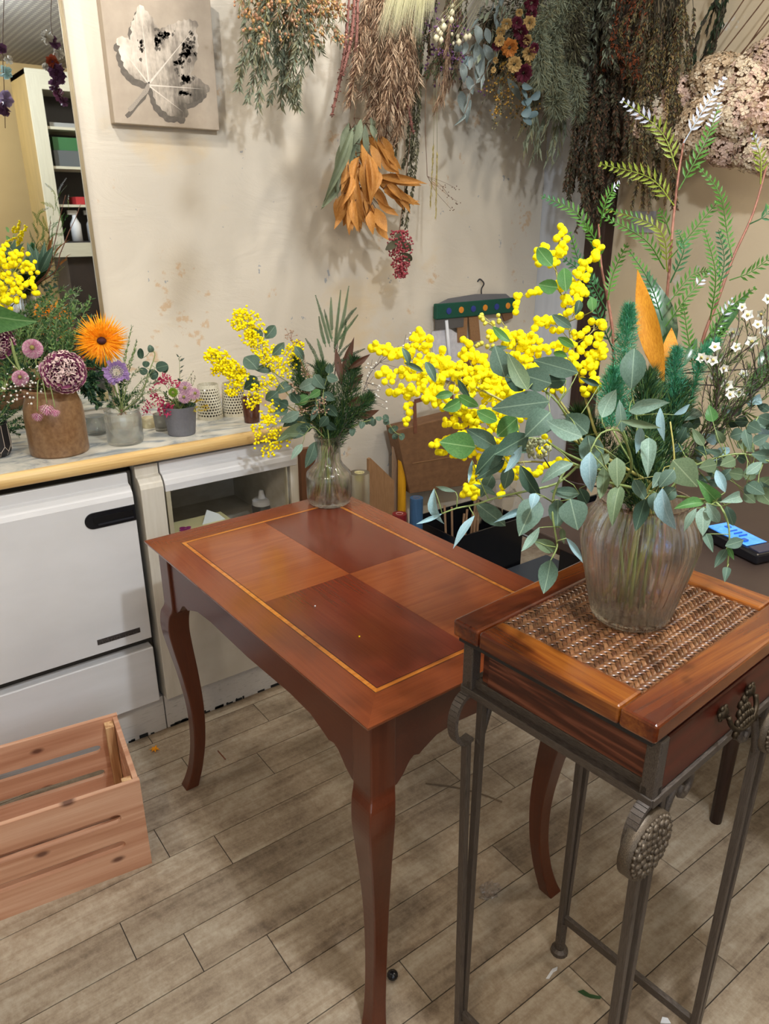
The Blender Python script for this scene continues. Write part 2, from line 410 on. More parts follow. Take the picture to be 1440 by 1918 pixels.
MB().box((1.026, YF-.001, .55), (1.030, YF+.012, .772)).build('edge_trim', M_alu, cr)
MB().box((.652, YF-.001, .55), (.664, YF+.012, .772)).build('edge_trim', M_alu, cr)
MB().box((.664, 2.0, .12), (1.04, 2.34, .55)).build('carcass', M_lac2, cr)
MB().box((.584, 1.934, .0), (1.06, 2.34, .119)).build('kickboard', M_kick, cr)
# dark lettering of dirt along the kickboard foot
sd, sd2 = MB(), MB()
for k in range(30):
    x = R.uniform(.42, 1.02); (sd2 if x < .545 else sd).box((x, 1.9325, 0), (x+R.uniform(.004, .03), 1.9345, R.uniform(.003, .012)))
M_dirt = mat('black_dirt', '1d2024', None, 9, .8); sd.v = [(max(p[0], .586), p[1], p[2]) for p in sd.v]
sd.build('dirt_line', M_dirt, cr, kind='stuff'); sd2.build('dirt_line', M_dirt, cb, kind='stuff')
wt = empty('worktop', (.0, 2.14, .86), 'pale marbled worktop with rounded yellow wood edge on the cabinets', 'worktop')
def marble():
    t = NT('marbled_laminate'); w = t.world()
    f = t.noise(5, 6, .6, t.world((1, 2.2, 1), (0, 0, .7)), 1.6)
    c = t.ramp(f, (.40, lin('8e959a')), (.49, lin('c0c0b8')), (.58, lin('d6d2c6')))
    t.P(Base_Color=c, Roughness=.22); return t.m
MB().box((-1.2, 1.925, .862), (1.07, 2.372, .895)).build('slab', marble(), wt)
ep = [(0, 0), (0, .036)]+[(-.012-.007*math.cos(a)*1.0, .018+.018*math.sin(a)) for a in [PI/2-PI*i/8*1 for i in range(9)]]
ep = [(.0, -.0)]+[(-.008-.010*math.sin(a), .018-.018*math.cos(a)) for a in [PI*i/8 for i in range(9)]]+[(0, .036)]
MB().prism(ep, (-1.2, 1.925, .860), (0, 1, 0), (0, 0, 1), (1, 0, 0), 2.27).build('wood_edge', woodmat('yellow_wood', ['c89e60', 'dab678', 'e6c88e'], 0, .35, 1., ring=4), wt, smooth=False)

# ---------------------------------------------------------------- polished inlaid table
ta = math.radians(1.68); TX, TY = V((math.cos(ta), math.sin(ta), 0)), V((-math.sin(ta), math.cos(ta), 0)); T0 = V((.5355, .7745, 0))
def T(x, y, z=0.): return T0+TX*x+TY*y+V((0, 0, z))
TM = Matrix.Translation(T0) @ Matrix.Rotation(ta, 4, 'Z')
TW, TL, TH = .5805, .910, .7415
RW = ['4a160c', '6b2412', '84331a', '9a4422']
M_cherry = woodmat('cherry_border', ['5e2812', '723417', '84421f'], 1, .22, 1.2, coat=.35, ring=3, wob=1.2, con=.35)
M_cherryx = woodmat('cherry_border_cross', ['5e2812', '723417', '84421f'], 0, .22, 1.2, coat=.35, ring=3, wob=1.2, con=.35)
M_leg = woodmat('cherry_leg', ['3c1a0e', '502413', '602f1a'], 2, .28, 1.2, coat=.25, ring=3, wob=1., con=.35)
M_apron = woodmat('cherry_apron', ['3a180e', '4a1f12', '582818'], 1, .3, 1.2, coat=.2, ring=3, wob=1., con=.35)
M_vl = woodmat('veneer_sheen_light', ['6e3014', '804020', '925029'], 0, .2, 1.3, coat=.4, ring=5, wob=2., con=.35)
M_vd = woodmat('veneer_sheen_dark', ['541d12', '622616', '6f301c'], 1, .2, 1.3, coat=.4, ring=5, wob=2., con=.35)
M_inl = woodmat('inlay_amber', ['985018', 'b06822', 'be7a2e'], 0, .25, 1.5, coat=.4)
M_line = mat('inlay_line', '351208', None, 5, .3)
tb = empty('table', T(TW/2, TL/2), 'polished red-brown table with a four-panel inlaid top and curved legs', 'table')
def toploc(z): return [T(0,0,z), T(TW,0,z), T(TW,TL,z), T(0,TL,z)]
def inset(d, z): return [T(d,d,z), T(TW-d,d,z), T(TW-d,TL-d,z), T(d,TL-d,z)]
b = MB(); b.hexa(inset(.022, TH-.024)+inset(.0015, TH-.006)); b.hexa(inset(.0015, TH-.006)+inset(0, TH-.0012))
b.build('tabletop', M_cherryx, tb)
I0, I1, I2, I3 = .0655, .0670, .0755, .0770
def ring_piece(nm, d0, d1, z0, z1, ms, stuff=None):
    a0, a1, c0, c1 = inset(d0, z0), inset(d1, z0), inset(d0, z1), inset(d1, z1)
    for k in range(4):
        n = (k+1) % 4
        MB().hexa([a0[k], a0[n], a1[n], a1[k], c0[k], c0[n], c1[n], c1[k]]).build(nm, ms[k % 2], tb)
ring_piece('border_board', .0003, I0, TH-.0018, TH, (M_cherryx, M_cherry))
ring_piece('inlay_line', I0, I1, TH-.0018, TH-.0002, (M_line, M_line))
ring_piece('inlay_strip', I1, I2, TH-.0018, TH, (M_inl, M_inl))
ring_piece('inlay_line', I2, I3, TH-.0018, TH-.0002, (M_line, M_line))
for (a, c, d, e, m) in ((I3, TW/2, I3, TL/2, M_vd), (TW/2, TW-I3, I3, TL/2, M_vl), (I3, TW/2, TL/2, TL-I3, M_vl), (TW/2, TW-I3, TL/2, TL-I3, M_vd)):
    g = .0002
    o = MB()
    cx, cy = (a+c)/2, (d+e)/2
    hx, hy = (c-a)/2-g, (e-d)/2-g
    o.hexa([T(cx+sx*hx, cy+sy*hy, z) for z in (TH-.0018, TH-.0001) for sx, sy in ((-1,-1),(1,-1),(1,1),(-1,1))])
    o.build('veneer_panel', m, tb)
# legs: S-curved, square section, swelling at the knee
LEG = [(0, .019, .0185), (.03, .011, .0165), (.08, .001, .0155), (.16, -.008, .016), (.26, -.010, .018), (.36, -.003, .0215), (.45, .007, .0255), (.50, .011, .0275), (.54, .008, .0275), (.562, .001, .0262), (.59, .0, .0262), (.706, .0, .0262)]
_q = bez([(z, o, h) for z, o, h in LEG], 44); LEG = [(p[0]*TH/.73, p[1], p[2]) for p in _q]
LI = .049
for sx, sy in ((0, 0), (1, 0), (0, 1), (1, 1)):
    dx, dy = (-1 if sx == 0 else 1), (-1 if sy == 0 else 1)
    b = MB(); vs = []
    for z, o, h in LEG:
        cx = (LI if sx == 0 else TW-LI)+dx*o; cy = (LI if sy == 0 else TL-LI)+dy*o
        c = .004
        for px, py in ((-1,-1),(1,-1),(1,1),(-1,1)):
            vs += [T(cx+px*h+(c if px < 0 else -c)*(1 if px*py > 0 else 0)*0, cy+py*h, z)]
    n = len(LEG)
    b.add(vs, [(i*4+j, i*4+(j+1)%4, i*4+4+(j+1)%4, i*4+4+j) for i in range(n-1) for j in range(4)]+[(3,2,1,0), tuple((n-1)*4+j for j in range(4))])
    b.build('leg', M_leg, tb, bev=.0025)
def apron(L):       # half outline: depth below the top against distance from the leg
    half = [(0, .150), (.012, .148), (.03, .135), (.052, .112), (.065, .106), (.082, .110), (.095, .104), (.14, .088), (.21, .083)]
    half = [(x*min(1, L/.62), d) for x, d in half]
    pts = half+[(L/2, .088)]+[(L-x, d) for x, d in half[::-1]]
    return [(0, 0)]+[(x, -d) for x, d in pts]+[(L, 0)]
zt = TH-.024; a0 = LI+.0262
for ax, ay, o, L in ((TY, TX, T(LI-.02, a0, zt), TL-2*a0), (TY, -TX, T(TW-LI+.02, a0, zt), TL-2*a0), (TX, TY, T(a0, LI-.02, zt), TW-2*a0), (TX, -TY, T(a0, TL-LI+.02, zt), TW-2*a0)):
    MB().prism(apron(L), o, ax, (0, 0, 1), ay, .018).build('apron', M_apron, tb, bev=.001)

# ---------------------------------------------------------------- slatted plywood crate
ca = math.radians(-7.6); CX = V((math.cos(ca), math.sin(ca), 0)); CY = V((-math.sin(ca), math.cos(ca), 0)); C0 = V((.358, 1.452, 0))
CL, CD, CH = .46, .292, .255
M_ply = woodmat('crate_pine', ['96654a', 'ae7a5c', 'c29274', 'd2a88c'], 0, .55, .55, ring=7, wob=3., rand=.05, con=.7, knots=True)
M_plyv = woodmat('crate_ply_edge', ['7d5535', 'b98c60', 'd9b78a'], 2, .6, 1.5, ring=6)
crt = empty('crate', C0-CX*CL/2+CY*CD/2, 'slatted pine plywood crate on the floor before the cabinet', 'crate')
def slotted(o, ax, az, L, Ht, t, name):
    b = bmesh.new(); loops = []
    def loop(pts):
        vs = [b.verts.new((x, 0, z)) for x, z in pts]
        for i in range(len(vs)): b.edges.new((vs[i], vs[(i+1) % len(vs)]))
    loop([(0, 0), (L, 0), (L, Ht), (0, Ht)])
    r = .0118
    for zc in (Ht*.345, Ht*.655):
        loop([(.052+r-r*math.sin(a), zc+r*math.cos(a)) for a in [PI*i/8 for i in range(9)]]+[(L-.052-r+r*math.sin(a), zc-r*math.cos(a)) for a in [PI*i/8 for i in range(9)]])
    bmesh.ops.triangle_fill(b, use_beauty=True, edges=b.edges[:])
    g = bmesh.ops.extrude_face_region(b, geom=b.faces[:])
    for v in [v for v in g['geom'] if isinstance(v, bmesh.types.BMVert)]: v.co.y += t
    bmesh.ops.recalc_face_normals(b, faces=b.faces[:])
    me = bpy.data.meshes.new(name); b.to_mesh(me); b.free(); me.materials.append(M_ply)
    ob = bpy.data.objects.new(name, me); col.objects.link(ob); ob.parent = crt
    ay = V(az).cross(V(ax)); M = Matrix((V(ax), ay, V(az))).transposed().to_4x4(); M.translation = V(o)-crt.location
    ob.matrix_local = M; return ob
Z = V((0, 0, 1))
slotted(C0, -CX, Z, CL, CH, -.012, 'front_panel')
slotted(C0+CY*(CD-.012), -CX, Z, CL, CH, -.012, 'back_panel')
def cbox(x0, x1, y0, y1, z0, z1, nm, m):
    MB().hexa([C0-CX*x+CY*y+Z*z for z in (z0, z1) for x, y in ((x0,y0),(x1,y0),(x1,y1),(x0,y1))]).build(nm, m, crt, bev=.0008)
for x in (.001, CL-.013):
    for z0, z1 in ((.0, .078), (.092, .166), (.18, CH-.004)):
        cbox(x, x+.012, .0125, CD-.0125, z0, z1, 'end_slat', M_ply)
    for y in (.0125, CD-.0425):
        xx = x+.013 if x < .1 else x-.023
        cbox(xx, xx+.022, y, y+.03, .012, CH-.012, 'corner_post', M_plyv)
for k in range(3):
    y = .02+k*.088
    cbox(.013, CL-.013, y, y+.076, .001, .011, 'bottom_slat', M_ply)
# ================================================================ iron and wood stand
SZ0, SZ = .91, .945
KS = (1.47-SZ)/(1.47-SZ0)
SA = math.radians(4.4); SV, SU = V((math.cos(SA), math.sin(SA), 0)), V((-math.sin(SA), math.cos(SA), 0))
SN = on(1232, 1362, 2, SZ); SN.z = 0
SL, SD = .436, .338          # along the drawer front, along the near side
def S(v, u, z): return SN+SV*v*KS+SU*u*KS+V((0, 0, z if z < .3 else SZ-(SZ0-z)*KS))
M_rose = woodmat('rosewood', ['35150b', '4e1e0e', '6a3013', '8f501e'], 0, .2, 1.1, coat=.5, ring=4, wob=2., rand=.12)
M_roseu = woodmat('rosewood_cross', ['35150b', '52210f', '743a15', '98591f'], 1, .2, 1.1, coat=.5, ring=4, wob=2., rand=.12)
M_drw = woodmat('drawer_wood', ['34140d', '45190f', '561f13'], 0, .35, 1., ring=4, wob=1.)
M_sidew = woodmat('side_wood', ['24100b', '3e1a10', '5a2c1c', '7d4a35'], 1, .42, 1.2, ring=8, wob=3.)
M_iron = mat('wrought_iron', '6e655e', '4a433e', 30, .45, .55, bump=.25, bscale=60)
M_ironb = mat('black_iron', '3a3a3c', '2a2a2b', 30, .45, .5)
M_brass = mat('old_brass', '4c4030', '2b241b', 60, .4, .75, bump=.2)
st = empty('plant_stand', S(SL/2, SD/2, 0), 'square wood and iron stand with woven top, drawer and scrolled legs', 'stand')
rw, th = .052, .028
fv, fu = .033, .012        # inset of the iron frame
for nm, v0, v1, u0, u1, m in (('top_rail', 0, rw, rw-.0005, SD-rw, M_roseu), ('top_rail', SL-rw, SL, rw, SD-rw, M_roseu), ('top_rail', 0, SL, 0, rw-.001, M_rose), ('top_rail', 0, SL, SD-rw+.001, SD, M_rose)):
    MB().hexa([S(v, u, z) for z in (SZ0-th, SZ0) for v, u in ((v0,u0),(v1,u0),(v1,u1),(v0,u1))]).build(nm, m, st, bev=.004)
MB().hexa([S(v, u, z) for z in (SZ0-th-.009, SZ0-th) for v, u in ((.007,.007),(SL-.007,.007),(SL-.007,SD-.007),(.007,SD-.007))]).build('top_plate', M_ironb, st)
MB().hexa([S(v, u, z) for z in (SZ0-.012, SZ0-.0095) for v, u in ((rw-.004,rw-.004),(SL-rw+.004,rw-.004),(SL-rw+.004,SD-rw+.004),(rw-.004,SD-rw+.004))]).build('panel_backing', mat('dark_backing', '1c0f09', None, 5, .7), st)
# woven cane: strips on both diagonals, two over, two under
M_cane = woodmat('rattan', ['341d12', '512f1c', '6a4429', '80593a'], 0, .3, 2.5, ring=3, rand=.3, fine=1.2, coat=.12, bump=0)
P = .0072; cx, cy = SL/2, SD/2; hx, hy = SL/2-rw+.003, SD/2-rw+.003
zc = SZ0-.0058
for fam in (0, 1):
    d = V((1, 1)).normalized() if fam == 0 else V((1, -1)).normalized(); nrm = V((-d.y, d.x))
    K = int((hx+hy)/math.sqrt(2)/P)
    for k in range(-K, K+1):
        c = k*P
        t0, t1 = -9., 9.
        for a, hh in ((0, hx), (1, hy)):
            q0, q1 = sorted(((-hh-nrm[a]*c)/d[a], (hh-nrm[a]*c)/d[a])); t0 = max(t0, q0); t1 = min(t1, q1)
        if t1-t0 < P: continue
        j0, j1 = math.ceil(t0/P*2), math.floor(t1/P*2)
        vs = []; 
        for j in range(j0, j1+1):
            t = j*P/2; jj = j/2
            zz = .0019*max(-1, min(1, 1.35*math.cos(PI*(jj+k-.5)/2))) if fam == 0 else -.0019*max(-1, min(1, 1.35*math.cos(PI*(k-jj-.5)/2)))
            p = d*t+nrm*c; hw = P*.44
            for s, dz in ((-1, -.0009), (-.5, .0004), (.5, .0004), (1, -.0009)):
                q = p+nrm*s*hw
                vs.append(S(cx+q.x, cy+q.y, zc+zz+dz))
        n = len(vs)//4
        if n < 2: continue
        fs = [(i*4+a, i*4+4+a, i*4+5+a, i*4+1+a) for i in range(n-1) for a in range(3)]
        # own grain axis: build along local x
        o = MB().add(vs, fs).build('rattan_strip', M_cane, st, smooth=True)
# frame
zb = .772
for v, u in ((fv, fu), (SL-fv, fu), (fv, SD-fu), (SL-fv, SD-fu)):
    MB().hexa([S(v+a*.010, u+b*.010, z) for z in (zb, SZ0-th-.009) for a, b in ((-1,-1),(1,-1),(1,1),(-1,1))]).build('corner_post', M_iron, st, bev=.002)
for a, b in (((fv-.01,fu-.006),(SL-fv+.01,fu-.006)), ((fv-.01,SD-fu+.006),(SL-fv+.01,SD-fu+.006)), ((fv-.006,fu-.01),(fv-.006,SD-fu+.01)), ((SL-fv+.006,fu-.01),(SL-fv+.006,SD-fu+.01))):
    MB().bar(S(*a, zb+.006), S(*b, zb+.006), .012, .012).build('frame_bar', M_iron, st, bev=.001)
    da = (V(b)-V(a)).normalized(); nn = V((-da.y, da.x)); mid = V((cx, cy))-V(a)
    if nn.dot(mid) < 0: nn = -nn
    a2, b2 = V(a)+nn*.011, V(b)+nn*.011
    MB().bar(S(*a2, zb+.013), S(*b2, zb+.013), .010, .024).build('frame_lip', M_iron, st, bev=.001)
MB().hexa([S(v, u, z) for z in (zb+.022, SZ0-th-.010) for v, u in ((fv+.002,fu+.012),(fv+.016,fu+.012),(fv+.016,SD-.045),(fv+.002,SD-.045))]).build('side_panel', M_sidew, st)
MB().hexa([S(v, u, z) for z in (zb+.022, SZ0-th-.010) for v, u in ((SL-fv-.016,.05),(SL-fv-.002,.05),(SL-fv-.002,SD-.045),(SL-fv-.016,SD-.045))]).build('side_panel', M_sidew, st)
MB().hexa([S(v, u, z) for z in (zb+.022, SZ0-th-.010) for v, u in ((.04,SD-.05),(SL-.04,SD-.05),(SL-.04,SD-.03),(.04,SD-.03))]).build('back_panel', M_sidew, st)
dw = MB().hexa([S(v, u, z) for z in (zb+.014, SZ0-th-.011) for v, u in ((fv+.011,.004),(SL-fv-.011,.004),(SL-fv-.011,.03),(fv+.011,.03))]).build('drawer', M_drw, st, bev=.002)
b = MB(); hc = SL/2+.0; hz = (zb+SZ0-th)/2+.008
for s in (-1, 1):
    b.ball(S(hc+s*.040, -.002, hz+.010), .010, sub=1, sc=(1, .6, 1))
    for k in range(6):
        a = 2*PI*k/6; b.ball(S(hc+s*.040+.009*math.cos(a), -.002, hz+.010+.009*math.sin(a)), .005, sc=(1, .6, 1))
b.tube(bez([S(hc-.040, -.010, hz+.008), S(hc-.035, -.016, hz-.008), S(hc-.015, -.020, hz-.018), S(hc+.015, -.020, hz-.018), S(hc+.035, -.016, hz-.008), S(hc+.040, -.010, hz+.008)], 20), .0036, 6)
for row, n, w_, z in ((0, 9, .030, -.015), (1, 7, .022, -.004), (2, 5, .014, .007), (3, 3, .007, .017)):
    for k in range(n):
        a = (2*k/(n-1)-1); b.ball(S(hc+a*w_, -.010-.003*(3-row), hz+z-.006*a*a), .0062, sc=(.7, .7, 1.35))
b.build('handle', M_brass, dw, smooth=True)
# legs: two rods that close towards the foot, a scroll and a bracket on each
def leg(v0, sv, u, rosette):
    z0 = .05
    fb = v0+sv*.020
    MB().bar(S(v0-sv*.004, u, zb-.088), S(fb-sv*.006, u, z0), .011, .012, SU).build('leg_rod', M_iron, st, bev=.001)
    MB().bar(S(v0+sv*.030, u, zb), S(fb+sv*.006, u, z0), .011, .012, SU).build('leg_rod', M_iron, st, bev=.001)
    f = MB(); f.tube([S(fb, u, z0+.04), S(fb, u, .012)], [.011, .0105], 10); f.lathe([(.012, .014), (.018, .008), (.019, 0)], S(fb, u, 0), 14, close=True)
    f.build('foot', M_iron, st, smooth=False)
    pts = [S(v0-sv*(.008+.030*math.sin(a)), u, zb-.046+.046*math.cos(a)) for a in [PI*(.02+.98*i/16) for i in range(17)]]+[S(v0+sv*.004, u, zb-.090)]
    c = MB()
    for i in range(len(pts)-1): c.bar(pts[i], pts[i+1], .0065 if 0 else .016, .0065, (SU.cross(pts[i+1]-pts[i])))
    c.build('scroll', M_iron, st)
    sc = [(.048, .655), (.058, .68), (.070, .715), (.084, .745), (.100, .763), (.120, .764), (.132, .750), (.130, .732), (.116, .724), (.106, .734), (.110, .745)]
    MB().tube(bez([S(v0-.022*sv+sv*(a*1.0), u, z+.003) for a, z in sc], 40), .0058, 6, flat=1.).build('bracket', M_iron, st, smooth=True)
    if rosette:
        q = S(v0-sv*.006, u-.004, zb-.062); r = MB()
        def disc(rad, y0, y1):
            n = 28; ring = lambda rr, y: [q+SV*rr*math.cos(2*PI*k/n)+Z*rr*math.sin(2*PI*k/n)-SU*y for k in range(n)]
            r.add(ring(rad, y0)+ring(rad, y1), [tuple(range(n)), tuple(range(n, 2*n))[::-1]]+[(k, n+k, n+(k+1)%n, (k+1)%n) for k in range(n)])
        disc(.047, -.006, .010); disc(.042, .010, .014)
        for k in range(28): r.ball(q+SV*.0415*math.cos(2*PI*k/28)+Z*.0415*math.sin(2*PI*k/28)-SU*.012, .0035)
        for rad, n, sz in ((.0335, 15, .0066), (.0235, 11, .0066), (.0135, 7, .0058), (.004, 3, .004)):
            for k in range(n):
                a = 2*PI*(k+.5*(n == 8))/n; r.ball(q+SV*rad*math.cos(a)+Z*rad*math.sin(a)-SU*.0145, sz, sub=0, sc=(1, .5, 1))
        r.build('rosette', mat('rosette_iron', '776b5c', '4a4036', 50, .5, .6), st, smooth=True)
for u, ro in ((fu, True), (SD-fu, False)):
    leg(fv, 1, u, ro); leg(SL-fv, -1, u, ro)
for v in (fv+.020, SL-fv-.020):
    MB().bar(S(v, fu, .10), S(v, SD-fu, .10), .011, .018).build('stretcher', M_iron, st, bev=.001)

# ================================================================ ribbed vase with water
VC = on(1178, 1154, 2, SZ-.004)
VC.z = SZ-.0042*KS
def clearglass(name, tint=(.985, .995, .99, 1), through=None, rough=0., ior=1.3, body=.4):
    t = NT(name)
    if through is not None:         # frosted or milky things keep a refracting body
        t.P(Base_Color=tint, Roughness=rough, IOR=ior, Transmission_Weight=1.)
        tr = t.n('BsdfTransparent'); tr.inputs[0].default_value = tint
        mx = t.n('MixShader'); mx.inputs[0].default_value = through
        t.t.links.new(t.p.outputs[0], mx.inputs[1]); t.t.links.new(tr.outputs[0], mx.inputs[2])
    else:                           # thin blown glass: clear face on, tinted and mirror-like at the edge
        lw = t.n('LayerWeight', Blend=.35); lf = t.n('LayerWeight', Blend=.5)
        tr = t.n('BsdfTransparent'); t.set(tr.inputs[0], t.ramp(lw.outputs['Facing'], (.45, tint), (.95, (.76, .80, .79, 1))))
        gl = t.n('BsdfGlossy', Roughness=.04); mx = t.n('MixShader'); t.set(mx.inputs[0], t.math('ADD', t.math('MULTIPLY', t.math('POWER', lf.outputs['Facing'], 3.), .8), .05))
        t.t.links.new(tr.outputs[0], mx.inputs[1]); t.t.links.new(gl.outputs[0], mx.inputs[2])
        t.P(Base_Color=tint, Roughness=.0, IOR=1.45, Transmission_Weight=1.); m2 = t.n('MixShader'); m2.inputs[0].default_value = body
        t.t.links.new(mx.outputs[0], m2.inputs[1]); t.t.links.new(t.p.outputs[0], m2.inputs[2]); mx = m2
    t.t.links.new(mx.outputs[0], t.out.inputs[0]); return t.m
M_glass = clearglass('clear_glass')
M_water = clearglass('water', (.985, .99, .985, 1), body=.05)
vs_ = empty('vase', VC, 'large ribbed clear glass vase half full of water on the woven top', 'vase')
prof = [(.030, .0), (.052, .001), (.058, .008), (.0605, .022), (.068, .06), (.076, .095), (.0815, .125), (.0805, .145), (.075, .163), (.068, .175), (.0655, .184), (.067, .192)]
prof = [(r*KS, z*KS) for r, z in prof]
rib = lambda r, z, q: r*(1+.046*math.cos(34*q)*min(1, max(0, (z-.006)/.02))*min(1, max(0, (.178-z)/.02)))
inn = [(r-.0055, z) for r, z in prof[::-1] if z > .03]+[(.051, .013), (.03, .012)]
n0 = len(prof); b2 = MB(); b2.lathe(prof, VC, 240, fn=rib); k0 = len(b2.v)-240; b2.lathe(inn, VC, 240)
for j in range(240): b2.f.append((k0+j, k0+(j+1)%240, k0+240+(j+1)%240, k0+240+j)); b2.m.append(0)
for r0 in (0, len(b2.v)-240): b2.f.append(tuple(range(r0, r0+240)) if r0 else tuple(range(240))[::-1]); b2.m.append(0)
b2.build('vessel', M_glass, vs_, smooth=True)
wp = [(.02, .0135), (.053, .0155), (.0552, .022), (.0625, .06), (.0655, .078), (.03, .078)]
wp = [(r*KS, z*KS) for r, z in wp]
MB().lathe(wp, VC, 48, close=True).build('water', M_water, vs_, smooth=False)

# ================================================================ brown side table with a card terminal
M_brown = mat('dark_brown_top', '4a3c36', '40332e', 6, .5)
M_bleg = mat('dark_brown_leg', '3b241c', '2f1c16', 12, .45)
bt = empty('side_table', (1.9, .88, 0), 'dark brown table behind the stand carrying the card terminal', 'table')
MB().box((1.33, .40, .715), (2.50, 1.22, .74)).build('tabletop', M_brown, bt, bev=.004)
for x, y in ((1.60, .713), (2.42, .713), (2.05, 1.17), (2.42, 1.17)):
    MB().tube([(x, y, .0), (x, y, .69)], [.015, .021], 12).build('leg', M_bleg, bt, smooth=True)
MB().box((1.57, .69, .66), (2.44, 1.19, .715)).build('apron', M_bleg, bt)
tq = on(1385, 1018, 2, .755)
term = empty('card_terminal', (tq.x, tq.y, .74), 'black card terminal with lit blue screen on the dark brown table', 'terminal')
a = on(1325, 985, 2, .77); c = on(1420, 1030, 2, .77); ax = (c-a); ax.z = 0; ax.normalize(); ay = Z.cross(ax)
def TB(x, y, z): return tq+ax*x+ay*y+V((0, 0, z-tq.z))
def tbox(x0, x1, y0, y1, z0, z1, z2=None): return MB().hexa([TB(x0,y0,z0), TB(x1,y0,z0), TB(x1,y1,z0), TB(x0,y1,z0), TB(x0,y0,z1), TB(x1,y0,z2 or z1), TB(x1,y1,z2 or z1), TB(x0,y1,z1)])
body = tbox(-.105, .085, -.038, .042, .742, .775, .768).build('body', mat('terminal_black', '16171d', None, 5, .3), term, bev=.006)
scr = tbox(-.075, .045, -.029, .033, .7725, .7760, .7720).build('screen', mat('screen_blue', '3f8df0', '58a2ff', 8, .3, emit=.75), term)
k = MB()
for x, y, s in ((-.052, .012, .012), (.022, -.012, .012)): k.hexa([TB(x+p*s/2, y+q*s/2, z) for z in (.772, .7772) for p, q in ((-1,-1),(1,-1),(1,1),(-1,1))])
for x in (-.03, -.015, 0): k.hexa([TB(x+p*.0015, q*.012+.006, z) for z in (.772, .7768) for p, q in ((-1,-1),(1,-1),(1,1),(-1,1))])
k.build('icons', mat('screen_dark_blue', '1f55b0', None, 5, .3, emit=.6), scr, kind='stuff')
tbox(.050, .080, -.028, .030, .768, .7725, .7705).build('key_strip', mat('terminal_grey', '3a3d55', None, 5, .25), term)
bg = empty('bag', (2.0, .95, 0), 'black bag on the floor under the dark brown table', 'bag')
MB().lathe([(.10, 0), (.13, .02), (.14, .15), (.12, .27), (.06, .31), (.02, .32)], (2.0, .96, 0), 20, close=True, fn=lambda r, z, q: r*(1+.08*math.sin(3*q+z*9)+.05*math.sin(7*q))).build('body', M_black, bg, smooth=True)
MB().tube(bez([(1.93, .92, .29), (1.95, .93, .40), (2.03, .97, .41), (2.06, .98, .29)], 14), .008, 6).build('strap', M_black, bg, smooth=True)
# ================================================================ plant building blocks
SHAPE = {   # half width along the leaf (t, w) with w max .5
 'gum': ((0,.03),(.08,.22),(.22,.44),(.38,.5),(.55,.46),(.72,.34),(.88,.17),(1,.0)),
 'oval': ((0,.03),(.1,.22),(.28,.43),(.5,.5),(.7,.44),(.86,.28),(.96,.12),(1,.0)),
 'round': ((0,.06),(.07,.28),(.2,.44),(.42,.5),(.64,.47),(.82,.35),(.95,.17),(1,.0)),
 'lance': ((0,.04),(.12,.24),(.3,.45),(.45,.5),(.6,.44),(.78,.27),(.92,.1),(1,.0)),
 'spoon': ((0,.05),(.15,.12),(.35,.25),(.55,.42),(.72,.5),(.86,.42),(.96,.2),(1,.0)),
}
def leaf_mesh(shape, curl, fold, seed):
    r = random.Random(seed); vs = []; fs = []; pr = SHAPE[shape]; n = len(pr)
    wv = r.uniform(-.06, .06)
    for t, hw in pr:
        z = curl*(t*(1-t)*4*.14 - t*t*.05); tw = wv*(t-.4)
        for s in (-1, -.55, 0, .55, 1):
            vs.append((t, s*hw, z+fold*abs(s)*hw*.5+tw*s*hw+(.012*math.sin(9*t+seed) if abs(s) == 1 else 0)))
    fs = [(i*5+a, i*5+5+a, i*5+6+a, i*5+a+1) for i in range(n-1) for a in range(4)]
    return vs, fs
LM = {}
def leaf_data(shape, m, var):
    k = (shape, m.name, var)
    if k not in LM:
        vs, fs = leaf_mesh(shape, (-1, .6, 1.2)[var], (.25, .1, .45)[var], var*7+3)
        me = bpy.data.meshes.new('leaf'); me.from_pydata(vs, [], fs); me.materials.append(m); me.polygons.foreach_set('use_smooth', [True]*len(me.polygons)); me.update(); LM[k] = me
    return LM[k]
def put_leaf(parent, a, b, width, m, shape='gum', roll=0., var=None, name='leaf'):
    a, b = V(a), V(b); d = b-a; L = d.length; x = d/L
    n = EYE-(a+b)/2; n = (n-x*n.dot(x)).normalized()
    n = Matrix.Rotation(math.radians(roll), 3, x) @ n
    y = n.cross(x)
    M = Matrix((x*L, y*width, n*L)).transposed().to_4x4(); M.translation = a
    return inst(name, leaf_data(shape, m, R.randrange(3) if var is None else var), parent, M)

G_g = leafmat('gum_green', '4a6153', '5a7162', .55, .12, 18, '5c786e', vein='93a890')
G_d = leafmat('gum_dark', '30473a', '3c5444', .55, .18, 18, '58705f', vein='7d9478')
G_o = leafmat('gum_olive', '5a6c50', '6a7c5c', .55, .15, 18, '66775c', vein='9aa886')
G_k = leafmat('fresh_green', '4a7842', '5c8a4e', .45, .28, 18, '76a070', vein='a0c088')
G_b = leafmat('gum_blue_pale', '7fa0a6', '98b6bd', .5, .15, 18, '9dbcc0', vein='b9cdd0')
G_p = leafmat('gum_pale_green', '6f8878', '8aa494', .48, .2, 18, '93b1a2', vein='b0c4b2')
GM = dict(g=G_g, d=G_d, o=G_o, k=G_k, b=G_b, p=G_p)
M_stemg = mat('green_stem', '8a9a5c', '75854a', 40, .55)
M_stemr = mat('red_brown_stem', '9a6650', '7e4c3c', 40, .6)
M_stemd = mat('dark_stem', '4a3a36', '382c2a', 40, .7)
M_stemy = mat('yellow_green_stem', 'b0a860', '96904c', 40, .55)
def stem(parent, pts, r0, r1, m, n=6, name='stem', k=16):
    c = bez(pts, k); L = len(c)
    MB().tube(c, [r0+(r1-r0)*i/(L-1) for i in range(L)], n).build(name, m, parent, smooth=True); return c
